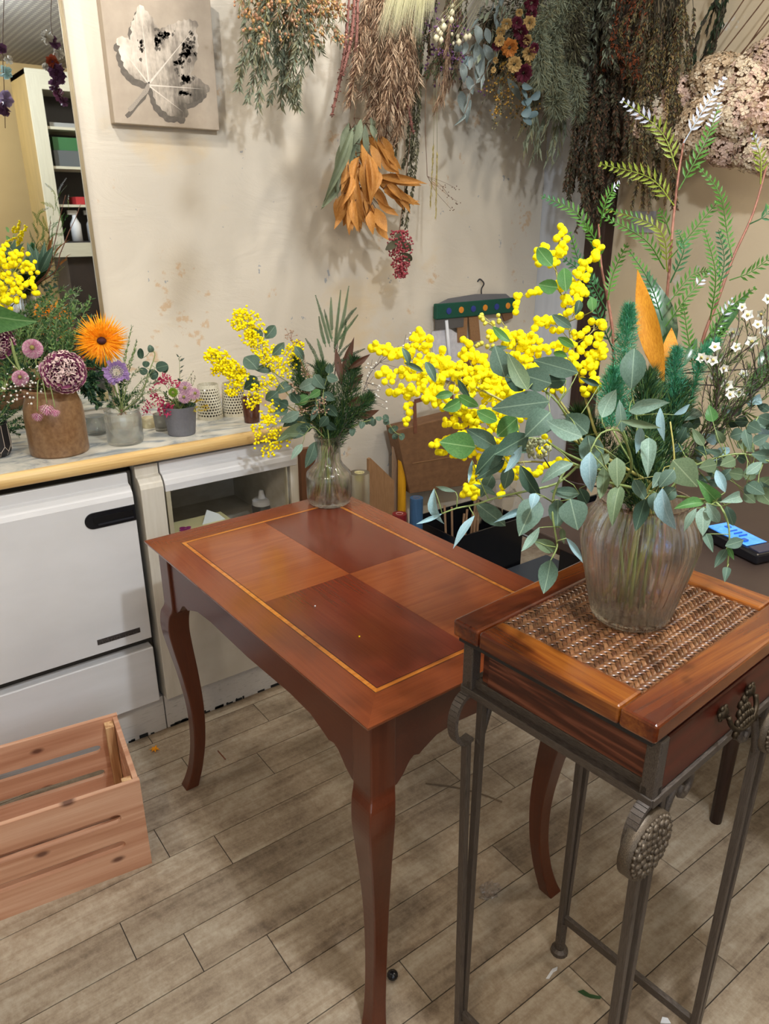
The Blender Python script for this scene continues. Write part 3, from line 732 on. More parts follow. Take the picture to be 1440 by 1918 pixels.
def near(c, p): return min(c, key=lambda q: (q-p).length)
def petioles(parent, c, ends, r, m):      # fine stalks joining leaf bases to the stem
    b = MB()
    for e in ends:
        q = near(c, V(e))
        if (q-V(e)).length > .002: b.tube([q, q.lerp(V(e), .5)+rv(.002), V(e)], [r*1.2, r, r*.8], 4)
    if b.v: b.build('petiole', m, parent, smooth=True, kind='stuff')
def pathp(px, dep): return [at(p[0], p[1], dep+(p[2] if len(p) > 2 else 0)) for p in px]
def gum(label, root, spath, leaves, dep, shape='gum', sm=None, r=(.0022, .0009), group='eucalyptus branches in the big vase', cat='foliage branch', name='eucalyptus_branch', pxm=None):
    """spath: stem pixels with depth offsets; leaves: (bx,by,tx,ty,width px,material,[depth offset],[roll])"""
    t = empty(name, root, label, cat, group); sm = sm or M_stemg
    c = stem(t, ([root] if root is not None else [])+pathp(spath, dep), r[0], r[1], sm)
    ends = []
    for lf in leaves:
        bx, by, tx, ty, wp, mk = lf[:6]; dd = lf[6] if len(lf) > 6 else None; roll = lf[7] if len(lf) > 7 else R.uniform(-25, 25)
        if dd is None:
            q = min(c, key=lambda s: (V(((s-EYE).dot(RT)/(s-EYE).dot(FW)*FOC+W/2-bx, -(s-EYE).dot(UP)/(s-EYE).dot(FW)*FOC+H/2-by))).length)
            dd = dep_of(q)-dep+R.uniform(-.02, .02)
        D = dep+dd; a = at(bx, by, D); dl = R.uniform(-.018, .018)
        b = at(tx, ty, D+dl); wr = wp/FOC*D/max(.4, math.cos(math.radians(roll)))
        sh = shape
        if wp < .3*math.hypot(tx-bx, ty-by): sh = 'lance'
        put_leaf(t, a, b, wr, GM[mk] if isinstance(mk, str) else mk, sh, roll); ends.append(a)
    petioles(t, c, ends, .0007, sm)
    return t
# ---- mimosa: stem, racemes of little balls, leaves
M_mim = NT('mimosa_yellow'); _c = M_mim.mix(M_mim.ramp(M_mim.noise(140, 2, .6, M_mim.pos('Object', (.02,)*3)), (.35, 0), (.65, 1)), lin('f6e200'), lin('fff028'))
M_mim.P(Base_Color=_c, Roughness=.8); M_mim.p.inputs['Specular IOR Level'].default_value = .1
M_mim.p.inputs['Subsurface Weight'].default_value = 0; M_mim = M_mim.m
M_bud = leafmat('mimosa_bud', 'c9c04a', 'd8cf58', .6, .1)
def fuzzy_ball(m):
    vs, fs = ICO[1]; rr = random.Random(5); v2 = [p*(1+rr.uniform(-.07, .07)) for p in vs]
    me = bpy.data.meshes.new('blossom'); me.from_pydata(v2, [], fs); me.materials.append(m); me.polygons.foreach_set('use_smooth', [True]*len(me.polygons)); return me
BALL, BUD = fuzzy_ball(M_mim), fuzzy_ball(M_bud)
def mimosa(label, root, spath, racemes, dep, leaves=(), rad=.0047, group='mimosa branches in the big vase', limit=300, part='blossom'):
    t = empty('mimosa_branch', root, label, 'mimosa', group)
    c = stem(t, [root]+pathp(spath, dep), .0026, .001, M_stemy)
    tw = MB(); n = 0; extra = MB()
    for rc in racemes:
        pts, wpx, dens = rc[0], rc[1], rc[2]; bud = len(rc) > 3
        D0 = dep+(pts[0][2] if len(pts[0]) > 2 else 0)
        cv = bez(pathp(pts, dep), 18); q = near(c, cv[0])
        tw.tube([q, q.lerp(cv[0], .5), *cv], .0006, 4)
        L = sum((cv[i+1]-cv[i]).length for i in range(len(cv)-1)); wpx *= 1.4; hw = wpx/FOC*dep/2
        cnt = int(dens*2.1*max(1, L/.012)*max(1, wpx/12))
        for k in range(cnt):
            f = k/max(1, cnt-1)*(len(cv)-1); i = min(int(f), len(cv)-2); p = cv[i].lerp(cv[i+1], f-i)
            ang = R.uniform(0, 2*PI); rr = hw*math.sqrt(R.random())*(1 if f < len(cv)*.75 else .55)
            p = p+RT*rr*math.cos(ang)+UP*rr*math.sin(ang)*.9-FW*rr*R.uniform(-.4, 1.1)
            s = rad*R.uniform(.8, 1.15)*(.62 if bud else 1)
            if n < limit:
                M = Matrix.Rotation(R.uniform(0, 6), 4, rv().normalized()) @ Matrix.Scale(s, 4); M.translation = p
                inst(part, BUD if bud else BALL, t, M); n += 1
            else: extra.ball(p, s, sub=0)
            if R.random() < .5: tw.tube([cv[i], p], .0004, 3, cap=False)
    tw.build('flower_stalk', M_stemy, t, kind='stuff')
    if extra.v: extra.build('blossom_mass', M_mim, t, smooth=True, kind='stuff')
    ends = []
    for bx, by, tx, ty, wp, mk in leaves:
        dd = R.uniform(-.05, -.02); a, b = at(bx, by, dep+dd), at(tx, ty, dep+dd+R.uniform(-.01, .01))
        put_leaf(t, a, b, wp/FOC*dep, GM[mk], 'oval', R.uniform(-20, 20)); ends.append(a)
    petioles(t, c, ends, .0006, M_stemy)
    return t
# ---- toothed fronds
G_f = leafmat('frond_green', '3f6a26', '527e30', .5, .2, 30, '4d7a30')
G_fy = leafmat('frond_lime', '7a8a26', '8c9834', .5, .2, 30, '87943a')
G_fs = leafmat('frond_silver', 'a9aeb8', '8f9ca0', .5, .15, 30, 'b9bcc8')
G_fd = leafmat('frond_dark', '2c5630', '38663a', .5, .18, 30, '3f6c44')
def frond(parent, pts, ml, mt=None, tooth=.016, gap=.0062, wid=.0032, name='frond', lean=.75, side=None, two=True):
    c = bez(pts, 24); L = [0]
    for i in range(len(c)-1): L.append(L[-1]+(c[i+1]-c[i]).length)
    T = L[-1]; b = MB(); n = len(c)
    b.tube(c, [.0011*(1-.6*i/n) for i in range(n)], 4)
    k = int(T/gap); nrm0 = side or (EYE-c[n//2]).normalized()
    nrm0 = (Matrix.Rotation(R.uniform(-.5, .5), 3, (c[-1]-c[0]).normalized()) @ nrm0)
    for q in range(2, k+1):
        s = q*gap; i = max(j for j in range(n-1) if L[j] <= s+1e-9); p = c[i].lerp(c[i+1], (s-L[i])/max(1e-6, L[i+1]-L[i])); t = (c[i+1]-c[i]).normalized()
        nn = (nrm0-t*nrm0.dot(t)).normalized(); sd = t.cross(nn)
        f = s/T; ln = tooth*(.55+.9*math.sin(PI*min(1, .12+f*.9))**.8)*(1-.35*f)
        for sg in (-1, 1):
            if q % 2 == (sg > 0) and two: pass
            dr = (t*lean+sd*sg*.7+nn*R.uniform(-.15, .25)).normalized()
            b.blade(p, p+dr*ln*R.uniform(.85, 1.1), wid, nn, 1 if (mt and f > .62 and R.random() < .8) else 0, seg=1)
    return b.build(name, [ml, mt or ml], parent)
# ---- soft needle plumes (one mesh each)
def plume(parent, pts, rad, count, ln, m, name='plume', w=.0009, fwd=.7, taper=True, kind='stuff', mats=None, stemr=.0012):
    c = bez(pts, 24); n = len(c); b = MB(); b.tube(c, stemr, 4)
    for k in range(count):
        f = R.random()**.9*(n-1.001); i = int(f); p = c[i].lerp(c[i+1], f-i); t = (c[i+1]-c[i]).normalized()
        q = f/n; rr = rad*(math.sin(PI*min(1, .15+q*.85))**.6 if taper else 1)
        o = rv(); o = (o-t*o.dot(t)).normalized()
        base = p+o*rr*R.random()*.75
        d = (o*R.uniform(.3, 1)+t*fwd+rv(.25)).normalized(); e = base+d*ln*R.uniform(.5, 1.1); s = d.cross(rv()).normalized()*w
        b.add([base-s, base+s, e], [(0, 1, 2)], R.randrange(len(mats)) if mats else 0)
    return b.build(name, mats or m, parent, kind=kind)
def leaflets(b, c, count, ln, wd, spread, mi=(0,), down=None, lo=0., fwd=.6, bend=.15):
    n = len(c)
    for k in range(count):
        f = lo*(n-1)+(1-lo)*R.random()*(n-1.001); i = int(f); p = c[i].lerp(c[i+1], f-i); t = (c[i+1]-c[i]).normalized()
        o = rv(); o = (o-t*o.dot(t)).normalized(); d = (o*spread+t*fwd+(down or V((0,0,0)))).normalized()
        l = ln*R.uniform(.6, 1.15); nn = rv().normalized()
        b.blade(p, p+d*l, wd*R.uniform(.7, 1.2), nn, R.choice(mi), bend=l*bend*R.uniform(-.5, 1))
# ================================================================ the big bouquet
D0 = dep_of(VC+Z*.19)
def neck(dx=0., dy=0.): return VC+V((R.uniform(-.032, .032), R.uniform(-.032, .032), .03))
NK = VC+Z*.17
M_bark = mat('wet_bark', '8a4a26', '5c2c18', 60, .5, bump=.3)
def rooted(): return neck()
E_ = 'eucalyptus'
def mid(): return at(1180+R.uniform(-30, 30), 935, D0+R.uniform(-.02, .03))
def broot():
    p = neck(); return p
def G(label, spath, leaves, dd=0., **k):
    r = broot(); n = V((VC.x+R.uniform(-.03, .03), VC.y+R.uniform(-.03, .03), VC.z+.172))
    u = 720+FOC*(n-EYE).dot(RT)/(n-EYE).dot(FW); v = 959-FOC*(n-EYE).dot(UP)/(n-EYE).dot(FW)
    return gum(label, r, [(u, v, dep_of(n)-D0-dd)]+spath, leaves, D0+dd, **k)
G('trailing eucalyptus branch with slim pale leaves reaching far left over the table', [(1100,872,-.05),(1045,905,-.07),(985,920,-.08),(930,932,-.09),(890,945,-.09),(855,952,-.09),(828,962,-.09)],
  [(813,915,830,983,18,'b',-.09,35),(828,962,779,982,9,'b',-.09,10),(888,966,848,1027,15,'b',-.1,20),(853,921,815,911,9,'p',-.09,0),(930,928,885,906,12,'g',-.08,20),(884,862,877,906,8,'b',-.07,0),(892,943,948,986,34,'g',-.06,0),(992,955,925,978,14,'b',-.11,10)])
G('eucalyptus branch with broad grey leaves in front of the yellow mimosa', [(1105,850,-.04),(1072,800,-.08),(1045,755,-.10),(1010,725,-.11),(975,705,-.11)],
  [(945,706,926,646,40,'g',-.12,0),(988,730,950,661,33,'o',-.14,10),(1032,718,972,700,46,'g',-.12,0),(978,732,941,692,26,'d',-.10,0),(1028,752,920,766,50,'g',-.13,0),(1030,772,983,818,52,'g',-.14,0),(1082,698,998,674,38,'g',-.10,0),
   (1090,818,1022,788,36,'p',-.15,15),(1100,812,1060,775,46,'g',-.11,0),(1060,712,1012,715,30,'d',-.08,0),(1122,722,1085,707,12,'d',-.06,0)])
G('eucalyptus branch with dark green oval leaves low at the left', [(1120,880,-.03),(1060,850,-.06),(1010,822,-.08),(960,826,-.09),(925,838,-.09),(885,836,-.09)],
  [(968,783,930,818,40,'k',-.09,0),(890,838,823,828,52,'k',-.12,0),(930,838,872,803,34,'g',-.10,0),(990,815,925,852,40,'d',-.13,0),(942,833,889,890,36,'d',-.12,0),(945,862,891,898,22,'d',-.11,0),(977,835,945,886,17,'b',-.14,30),
   (955,873,944,917,26,'g',-.10,0),(974,872,1012,932,27,'d',-.12,10),(1073,868,1012,905,25,'p',-.13,20),(922,890,900,932,26,'g',-.05,0),(1000,835,960,842,22,'g',-.07,0)])
G('eucalyptus branch hanging in front of the vase to the stand rail', [(1120,900,-.06),(1073,868,-.09),(1042,912,-.11),(1034,955,-.12),(1040,1000,-.12),(1043,1025,-.13),(1031,1050,-.13)],
  [(1005,932,972,1004,48,'g',-.13,0),(1003,924,995,953,20,'b',-.15,0),(1010,988,976,1034,17,'p',-.14,20),(1068,935,1082,993,54,'g',-.14,0),(1045,936,1044,990,36,'g',-.13,0),(998,1012,1043,1031,25,'o',-.13,0),(1031,1049,1018,1112,37,'g',-.14,5),
   (1061,1008,1092,1054,13,'b',-.14,25),(1052,990,1056,1018,12,'o',-.13,0),(1085,925,1030,920,24,'g',-.10,0)])
G('eucalyptus branch with pale drooping leaves over the vase shoulder', [(1182,880,-.05),(1175,835,-.09),(1158,806,-.12),(1125,812,-.13),(1105,846,-.14)],
  [(1105,847,1107,923,31,'b',-.15,10),(1155,857,1156,913,32,'o',-.14,0),(1161,910,1146,985,30,'o',-.14,10),(1132,872,1124,936,24,'o',-.12,15),(1127,782,1153,729,31,'p',-.13,20),(1165,810,1160,748,20,'g',-.12,0),(1162,788,1239,802,15,'o',-.13,0),
   (1100,815,1117,882,46,'g',-.09,0),(1140,850,1112,880,20,'o',-.10,0),(1085,915,1100,945,24,'d',-.06,0)])
G('upright eucalyptus sprig with one round leaf standing at the centre', [(1196,850,-.02),(1193,790,-.03),(1183,735,-.04)],
  [(1182,728,1188,650,47,'g',-.06,0),(1178,770,1252,753,27,'p',-.10,25),(1236,764,1243,827,16,'b',-.09,20),(1200,800,1192,849,18,'b',-.08,20),(1215,820,1213,893,29,'p',-.10,0),(1262,777,1293,757,11,'b',-.06,30),(1210,772,1190,748,20,'d',-.02,0)])
G('eucalyptus branch with one wide grey leaf right above the vase mouth', [(1225,900,-.05),(1258,885,-.08),(1262,850,-.09),(1255,790,-.09)],
  [(1260,862,1306,912,54,'o',-.11,0),(1262,880,1234,913,28,'g',-.12,0),(1240,885,1222,914,22,'g',-.10,0),(1187,898,1211,940,24,'g',-.10,0),(1228,922,1222,958,25,'g',-.11,0),(1208,935,1190,995,29,'d',-.11,0),(1240,915,1264,993,31,'b',-.12,25),(1265,914,1240,936,28,'g',-.11,0)], sm=M_stemy)
G('young eucalyptus spray with small leaves drooping beside the terminal', [(1255,930,-.06),(1300,935,-.12),(1340,940,-.15),(1362,975,-.16),(1366,1015,-.16),(1362,1060,-.16)],
  [(1318,942,1262,952,20,'k',-.15,20),(1342,938,1306,899,28,'k',-.14,0),(1304,952,1280,996,15,'p',-.16,20),(1317,950,1316,1004,27,'p',-.16,0),(1323,942,1347,980,21,'p',-.17,0),(1358,922,1341,879,19,'b',-.15,0),(1386,930,1350,940,22,'p',-.16,0),
   (1322,1000,1335,1034,17,'g',-.16,0),(1392,1012,1357,1023,22,'g',-.17,0),(1360,1028,1338,1063,17,'g',-.17,0),(1363,1025,1374,1048,11,'k',-.17,0),(1362,1062,1357,1090,15,'g',-.17,0),(1360,948,1374,986,21,'g',-.14,0),(1345,925,1335,955,18,'g',-.12,0),(1330,965,1312,985,18,'g',-.13,0)])
G('eucalyptus branch with many small grey leaves running off the right edge', [(1235,930,-.02),(1290,880,-.04),(1340,858,-.05),(1395,850,-.06),(1450,868,-.07)],
  [(1397,888,1428,865,19,'p',-.08,0),(1395,890,1364,885,24,'o',-.06,0),(1342,870,1309,876,27,'o',-.06,0),(1377,860,1349,872,25,'o',-.06,0),(1350,850,1320,842,13,'g',-.05,0),(1318,835,1296,802,17,'o',-.05,0),(1335,790,1328,759,23,'k',-.05,0),(1392,810,1366,818,25,'g',-.05,0),
   (1395,804,1404,844,19,'g',-.06,0),(1400,795,1426,809,25,'g',-.06,0),(1407,850,1444,856,27,'g',-.07,0),(1398,905,1432,926,25,'g',-.07,0),(1418,915,1446,946,30,'o',-.08,0),(1300,900,1285,870,20,'g',-.03,0),(1420,780,1446,790,24,'g',-.06,0),(1410,830,1440,815,22,'g',-.05,0),(1355,830,1340,805,18,'o',-.04,0),(1300,840,1330,850,18,'d',-.03,0),(1270,830,1285,800,18,'d',-.02,0)])
G('far eucalyptus branch with bluish leaves behind the white waxflowers', [(1250,900,.02),(1320,800,.04),(1390,770,.05),(1450,735,.05)],
  [(R.uniform(1290,1440), R.uniform(740,860), 0, 0, R.uniform(16,26), R.choice('gggdo'), R.uniform(0,.07), R.uniform(-30,30)) for k in range(0)]+
  [(x, y, x+R.uniform(-34,34), y+R.uniform(-22,30), R.uniform(16,24), R.choice('ggodb'), R.uniform(.0,.06), R.uniform(-30,30)) for x, y in [(R.uniform(1275,1440), R.uniform(770,930)) for _ in range(34)]+[(1290,790),(1312,770),(1350,775),(1375,790),(1400,760),(1425,745),(1440,770),(1330,815),(1365,838),(1300,855),(1278,845),(1420,715),(1436,700),(1390,828)]])
# gum-nut clusters
def budcluster(px, py, rad, n, D, m, nm='bud'):
    b = MB()
    for k in range(n):
        p = at(px, py, D)+rv().normalized()*rad*R.uniform(.5, 1); b.ball(p, .0023*R.uniform(.8, 1.2), sc=(1, 1, 1.3))
    return b
t = empty('seeded_eucalyptus_sprig', neck(), 'seeded eucalyptus sprig with a cluster of pale buds under the mimosa', 'foliage sprig')
cpt = stem(t, [V(t.location), NK, at(1060,900,D0-.03), at(1012,850,D0-.08)], .0016, .0008, M_stemd)
budcluster(1008, 838, .016, 60, D0-.10, None).build('bud', mat('pale_bud', 'b9b08a', '8f9a6a', 200, .6), t, smooth=True, kind='stuff')
# ---------------------------------------------------------------- mimosa
MIML = [(1034,498,1006,464,27,'k'),(1060,546,1056,501,28,'k'),(1044,538,1009,533,27,'k'),(1085,562,1078,590,15,'d'),(1110,583,1108,556,18,'k'),(1070,614,1034,590,18,'g'),(1075,650,1045,632,16,'k'),(1062,668,1036,660,14,'k')]
def MI(label, spath, rac, dd, leaves=()):
    r = broot(); n = V((VC.x+R.uniform(-.03, .03), VC.y+R.uniform(-.03, .03), VC.z+.172)); u = 720+FOC*(n-EYE).dot(RT)/(n-EYE).dot(FW); v = 959-FOC*(n-EYE).dot(UP)/(n-EYE).dot(FW)
    return mimosa(label, r, [(u, v, dep_of(n)-D0-dd)]+spath, rac, D0+dd, leaves)
MI('yellow mimosa branch reaching far left towards the small vase', [(1120,850,-.02),(1010,790,0),(930,745,0),(850,705,0),(770,668,0),(700,650,0)],
  [([(820,700),(760,668),(694,650)], 24, 1.15),([(835,725),(775,705),(706,698)], 24, 1.0),([(815,740),(785,735),(745,728)], 26, 1.1),([(775,725),(762,760),(760,797)], 12, .9),([(880,745),(835,690),(790,640),(782,632)], 26, 1.15),([(860,770),(830,755),(795,748)], 20, 1.),([(900,720),(850,690),(815,672)], 28, 1.1),([(740,735),(720,715)], 14, .8)], -.03,
  [(862,750,830,767,24,'k'),(848,738,816,743,16,'k'),(858,741,896,761,20,'k'),(815,716,797,677,17,'g'),(766,683,753,651,13,'g'),(792,696,758,679,11,'g'),(880,746,857,711,13,'d')])
MI('dense yellow mimosa branch directly left of the broad eucalyptus leaves', [(1110,840,-.01),(1030,790,.01),(965,745,.01),(915,690,.01),(880,655,.01),(868,640,.01)],
  [([(945,760),(900,715),(865,645)], 34, 1.2),([(940,735),(920,700),(890,668)], 30, 1.1),([(965,740),(935,725),(900,730)], 34, 1.2),([(960,800),(905,790),(835,790)], 32, 1.15),([(950,830),(890,815),(810,835)], 22, 1.0),([(930,770),(880,775),(850,770)], 26, 1.1),([(1000,780),(965,770),(930,800)], 30, 1.)], 0.,
  [(893,770,931,789,25,'k')])
MI('upright yellow mimosa branch with the highest blossoms in the vase', [(1130,840,0),(1095,740,.01),(1072,650,.01),(1060,580,.01),(1040,500,.01),(1052,432,.01)],
  [([(1035,500),(1048,465),(1052,425)], 16, 1.0),([(1040,485),(1022,465),(1006,478),(1010,495)], 12, 1.0),([(1050,535),(1010,545),(970,560),(965,583)], 13, 1.0),([(1062,580),(1085,520),(1120,462)], 22, 1.15),([(1068,600),(1090,560),(1082,550)], 20, 1.),([(1070,640),(1030,600),(1003,615)], 22, 1.1),([(1075,660),(1030,650),(985,640),(945,625)], 24, 1.1),([(1080,690),(1040,680),(1000,690)], 26, 1.1),([(1085,640),(1110,620),(1112,600)], 24, 1.),([(1092,700),(1112,670),(1124,640)], 28, 1.1),([(1100,740),(1118,715)], 30, 1.2)], .01, MIML)
MI('half open yellow mimosa branch with tiny buds at its tip', [(1110,830,.01),(1040,740,.02),(985,660,.02),(930,615,.02),(905,600,.02)],
  [([(955,645),(920,605),(898,588)], 16, .9, 1),([(965,650),(948,615),(930,590)], 12, .8, 1),([(1000,670),(960,640),(915,630)], 22, 1.),([(1010,700),(970,680),(925,660)], 30, 1.1),([(925,640),(895,650)], 18, 1., 1),([(1040,730),(1010,705),(975,720)], 30, 1.)], .02, [(955,640,922,612,16,'k'),(950,650,915,655,11,'g')])
MI('low yellow mimosa branch hanging under the dark oval leaves', [(1120,880,.01),(1050,870,.02),(980,865,.02),(920,885,.02),(880,915,.02)],
  [([(955,850),(910,880),(880,918)], 30, 1.1),([(905,860),(890,890),(868,928)], 22, 1.2),([(925,870),(905,900),(890,930)], 20, 1.1),([(900,830),(870,850),(815,845)], 16, 1.),([(985,880),(960,895),(945,915),(935,930)], 14, .9),([(1050,870),(1000,880),(960,882)], 16, 1.),([(1030,820),(1010,850)], 14, .8)], .03)
# ---------------------------------------------------------------- toothed grevillea stems
def GR(label, spath, fr, dd):
    r = broot(); t = empty('grevillea_stem', r, label, 'foliage branch', 'toothed green fronds in the big vase')
    c = stem(t, [r, V((VC.x+R.uniform(-.025,.025), VC.y+R.uniform(-.025,.025), VC.z+.172))]+pathp(spath, D0+dd), .0032, .0014, M_stemr, k=30)
    for f in fr:
        m, mt = f[1], f[2]; pts = pathp(f[0], D0+dd); q = near(c, pts[0])
        e = (pts[-1]-pts[0]).length
        pts = [p+FW*R.uniform(-.02, .02)*(i > 0) for i, p in enumerate(pts)]; pts[0] = q if (q-pts[0]).length < .03 else pts[0]
        frond(t, pts, m, mt, *f[3:])
    return t
TT = (.0125, .0078, .0036)
GR('tallest toothed frond stem rising above the vase centre', [(1236,740,.03),(1243,620,.03),(1252,520,.03),(1260,420,.03),(1270,330,.03),(1281,262,.03)],
  [([(1268,319),(1240,245),(1163,194)], G_fy, G_fs, .0155, .0092, .0042), ([(1263,385),(1222,325),(1127,303)], G_fy, G_fy, .0155, .0092, .0042), ([(1271,356),(1312,275),(1348,192)], G_f, G_fs, .015, .0085, .004), ([(1280,268),(1310,215),(1352,152)], G_fs, G_fs, .0125, .009, .0042),
   ([(1255,440),(1245,415),(1237,392)], G_f, G_f, *TT), ([(1250,509),(1225,440),(1144,384)], G_fy, G_f, *TT), ([(1245,504),(1200,456),(1126,403)], G_f, G_f, *TT), ([(1257,482),(1300,432),(1353,368)], G_f, G_f, .015, .0085, .004), ([(1255,530),(1272,475),(1277,420)], G_fd, G_f, *TT),
   ([(1249,572),(1290,520),(1343,500)], G_f, G_f, *TT), ([(1246,612),(1280,560),(1327,507)], G_f, G_fs, *TT), ([(1241,600),(1212,530),(1180,467)], G_fd, G_f, *TT), ([(1240,672),(1225,610),(1208,549)], G_fd, G_f, *TT)], .05)
GR('toothed frond stem standing left behind the upright mimosa', [(1160,740,.05),(1147,620,.05),(1138,560,.05),(1126,498,.05),(1121,420,.05)],
  [([(1123,425),(1132,380),(1165,333)], G_f, G_fs, *TT), ([(1116,450),(1080,392),(1018,355)], G_f, G_fd, *TT), ([(1138,562),(1155,505),(1173,457)], G_f, G_f, *TT), ([(1130,545),(1095,490),(1067,436)], G_fd, G_f, *TT), ([(1136,582),(1095,525),(1049,479)], G_fd, G_fd, *TT), ([(1124,500),(1110,460),(1090,420)], G_f, G_f, *TT), ([(1150,640),(1175,610),(1195,560)], G_fd, G_fd, *TT), ([(1148,655),(1115,590),(1100,540)], G_fd, G_fd, *TT)], .06)
GR('toothed frond stem leaning right towards the photo edge', [(1290,760,.04),(1315,640,.04),(1345,560,.04),(1372,484,.04),(1410,400,.04),(1436,310,.04)],
  [([(1424,345),(1420,300),(1408,252)], G_fy, G_fs, *TT), ([(1403,420),(1425,410),(1446,380)], G_fd, G_f, *TT), ([(1366,525),(1405,510),(1446,478)], G_f, G_f, *TT), ([(1371,482),(1368,430),(1345,365),(1304,315)], G_f, G_f, *TT), ([(1346,545),(1352,490),(1340,435)], G_fd, G_fd, *TT), ([(1334,592),(1375,570),(1409,543)], G_f, G_f, *TT), ([(1330,600),(1330,520),(1314,432)], G_f, G_f, .012, .0072, .0034), ([(1318,640),(1350,600),(1372,560)], G_f, G_fs, *TT), ([(1300,700),(1290,620),(1288,560)], G_f, G_f, *TT), ([(1312,650),(1335,640),(1368,610)], G_f, G_f, *TT)], .04)
# ---------------------------------------------------------------- soft green plumes, magnolia, waxflowers
M_teal = leafmat('fern_green', '3a8258', '4a966a', .5, .2, 60)
M_teal2 = leafmat('fern_teal', '458a70', '5ca688', .5, .2, 60)
M_dk = leafmat('needle_dark', '24402a', '355636', .5, .15, 60)
M_dk2 = leafmat('needle_olive', '46602f', '587038', .5, .15, 60)
for lab, pts, rad, n in (('soft bright green plume between mimosa and orange leaf', [(1165,800,-.01),(1165,700,.01),(1174,620,.02),(1178,572,.02)], .019, 3600), ('soft green plume in front beside the mimosa', [(1145,800,-.03),(1142,740,-.02),(1150,690,-.02)], .020, 2600),
                         ('soft teal green plume right of the tallest stem', [(1265,800,.03),(1262,720,.03),(1268,650,.03)], .019, 2600), ('small teal green plume curving right below the fronds', [(1290,760,.03),(1310,690,.03),(1318,660,.03),(1345,640,.03)], .012, 1500)):
    r = broot(); t = empty('fern_plume', r, lab, 'foliage sprig', 'soft fern plumes in the big vase')
    stem(t, [r, NK+rv(.012), at(*pts[0][:2], D0+pts[0][2])], .0014, .0012, M_stemg)
    plume(t, pathp(pts, D0), rad, n, .011, None, 'needles', .0005, .5, mats=[M_teal, M_teal2])
for lab, pts, rad, n in (('dark needle spray filling the centre under the fronds', [(1195,900,0),(1205,800,.02),(1215,700,.03)], .036, 3400), ('dark needle spray right of the centre behind pale leaves', [(1230,900,.01),(1255,800,.03),(1275,720,.04)], .036, 3400), ('dark needle spray at the left under the mimosa', [(1150,900,.02),(1110,830,.04),(1080,770,.05)], .034, 2600), ('dark needle spray behind the vase mouth', [(1205,950,.0),(1195,890,.0),(1180,840,.0)], .045, 3000)):
    r = broot(); t = empty('needle_spray', r, lab, 'foliage sprig', 'dark needle sprays in the big vase')
    stem(t, [r, NK+rv(.012), at(*pts[0][:2], D0+pts[0][2])], .0014, .0012, M_stemd)
    plume(t, pathp(pts, D0), rad, n, .020, None, 'needles', .0008, .8, mats=[M_dk, M_dk2, M_dk])
M_orange = leafmat('magnolia_back', 'c07a1e', 'd8952c', .6, .15, 20, '3c5a34')
M_magg = leafmat('magnolia_green', '2f4d30', '3f6038', .3, .1, 20, 'a06a28', spec=.5)
r = broot(); t = empty('magnolia_twig', r, 'magnolia twig with orange backed and glossy green leaves', 'foliage branch')
c = stem(t, [r, NK]+pathp([(1235,800,.03),(1245,720,.05),(1240,680,.05)], D0), .0028, .0016, M_stemd)
for bx, by, tx, ty, wp, m, dd in ((1243,716,1192,502,42,M_orange,.03),(1250,700,1258,612,30,M_orange,.05),(1225,690,1208,600,26,M_orange,.05),(1258,680,1212,505,52,M_magg,.075),(1300,690,1409,538,26,M_magg,.06),(1282,684,1306,632,18,M_magg,.04),(1400,725,1444,678,26,M_magg,.05),(1420,690,1446,640,22,M_magg,.06)):
    put_leaf(t, at(bx,by,D0+dd), at(tx,ty,D0+dd+.01), wp/FOC*D0, m, 'lance', R.uniform(-15, 15), var=1)
petioles(t, c, [at(1243,716,D0+.05), at(1300,690,D0+.06), at(1282,684,D0+.04), at(1400,725,D0+.05), at(1420,690,D0+.06)], .0012, M_stemd)
M_wax = mat('waxflower_white', 'e6e4dc', 'd8d6cc', 60, .6); M_waxc = mat('waxflower_centre', 'b8a860', None, 5, .6)
def waxflower(parent, p, rad, nrm):
    nrm = V(nrm).normalized(); a = nrm.cross(V((.3, .5, .8))).normalized(); b_ = nrm.cross(a); b = MB()
    for k in range(5):
        q = 2*PI*k/5; d = a*math.cos(q)+b_*math.sin(q); s = nrm.cross(d)
        b.add([p, p+d*rad*.5+s*rad*.42+nrm*rad*.12, p+d*rad+nrm*rad*.25, p+d*rad*.5-s*rad*.42+nrm*rad*.12], [(0, 1, 2), (0, 2, 3)], 0)
    b.ball(p+nrm*rad*.1, rad*.3, 1)
    return b.build('flower', [M_wax, M_waxc], parent, smooth=True)
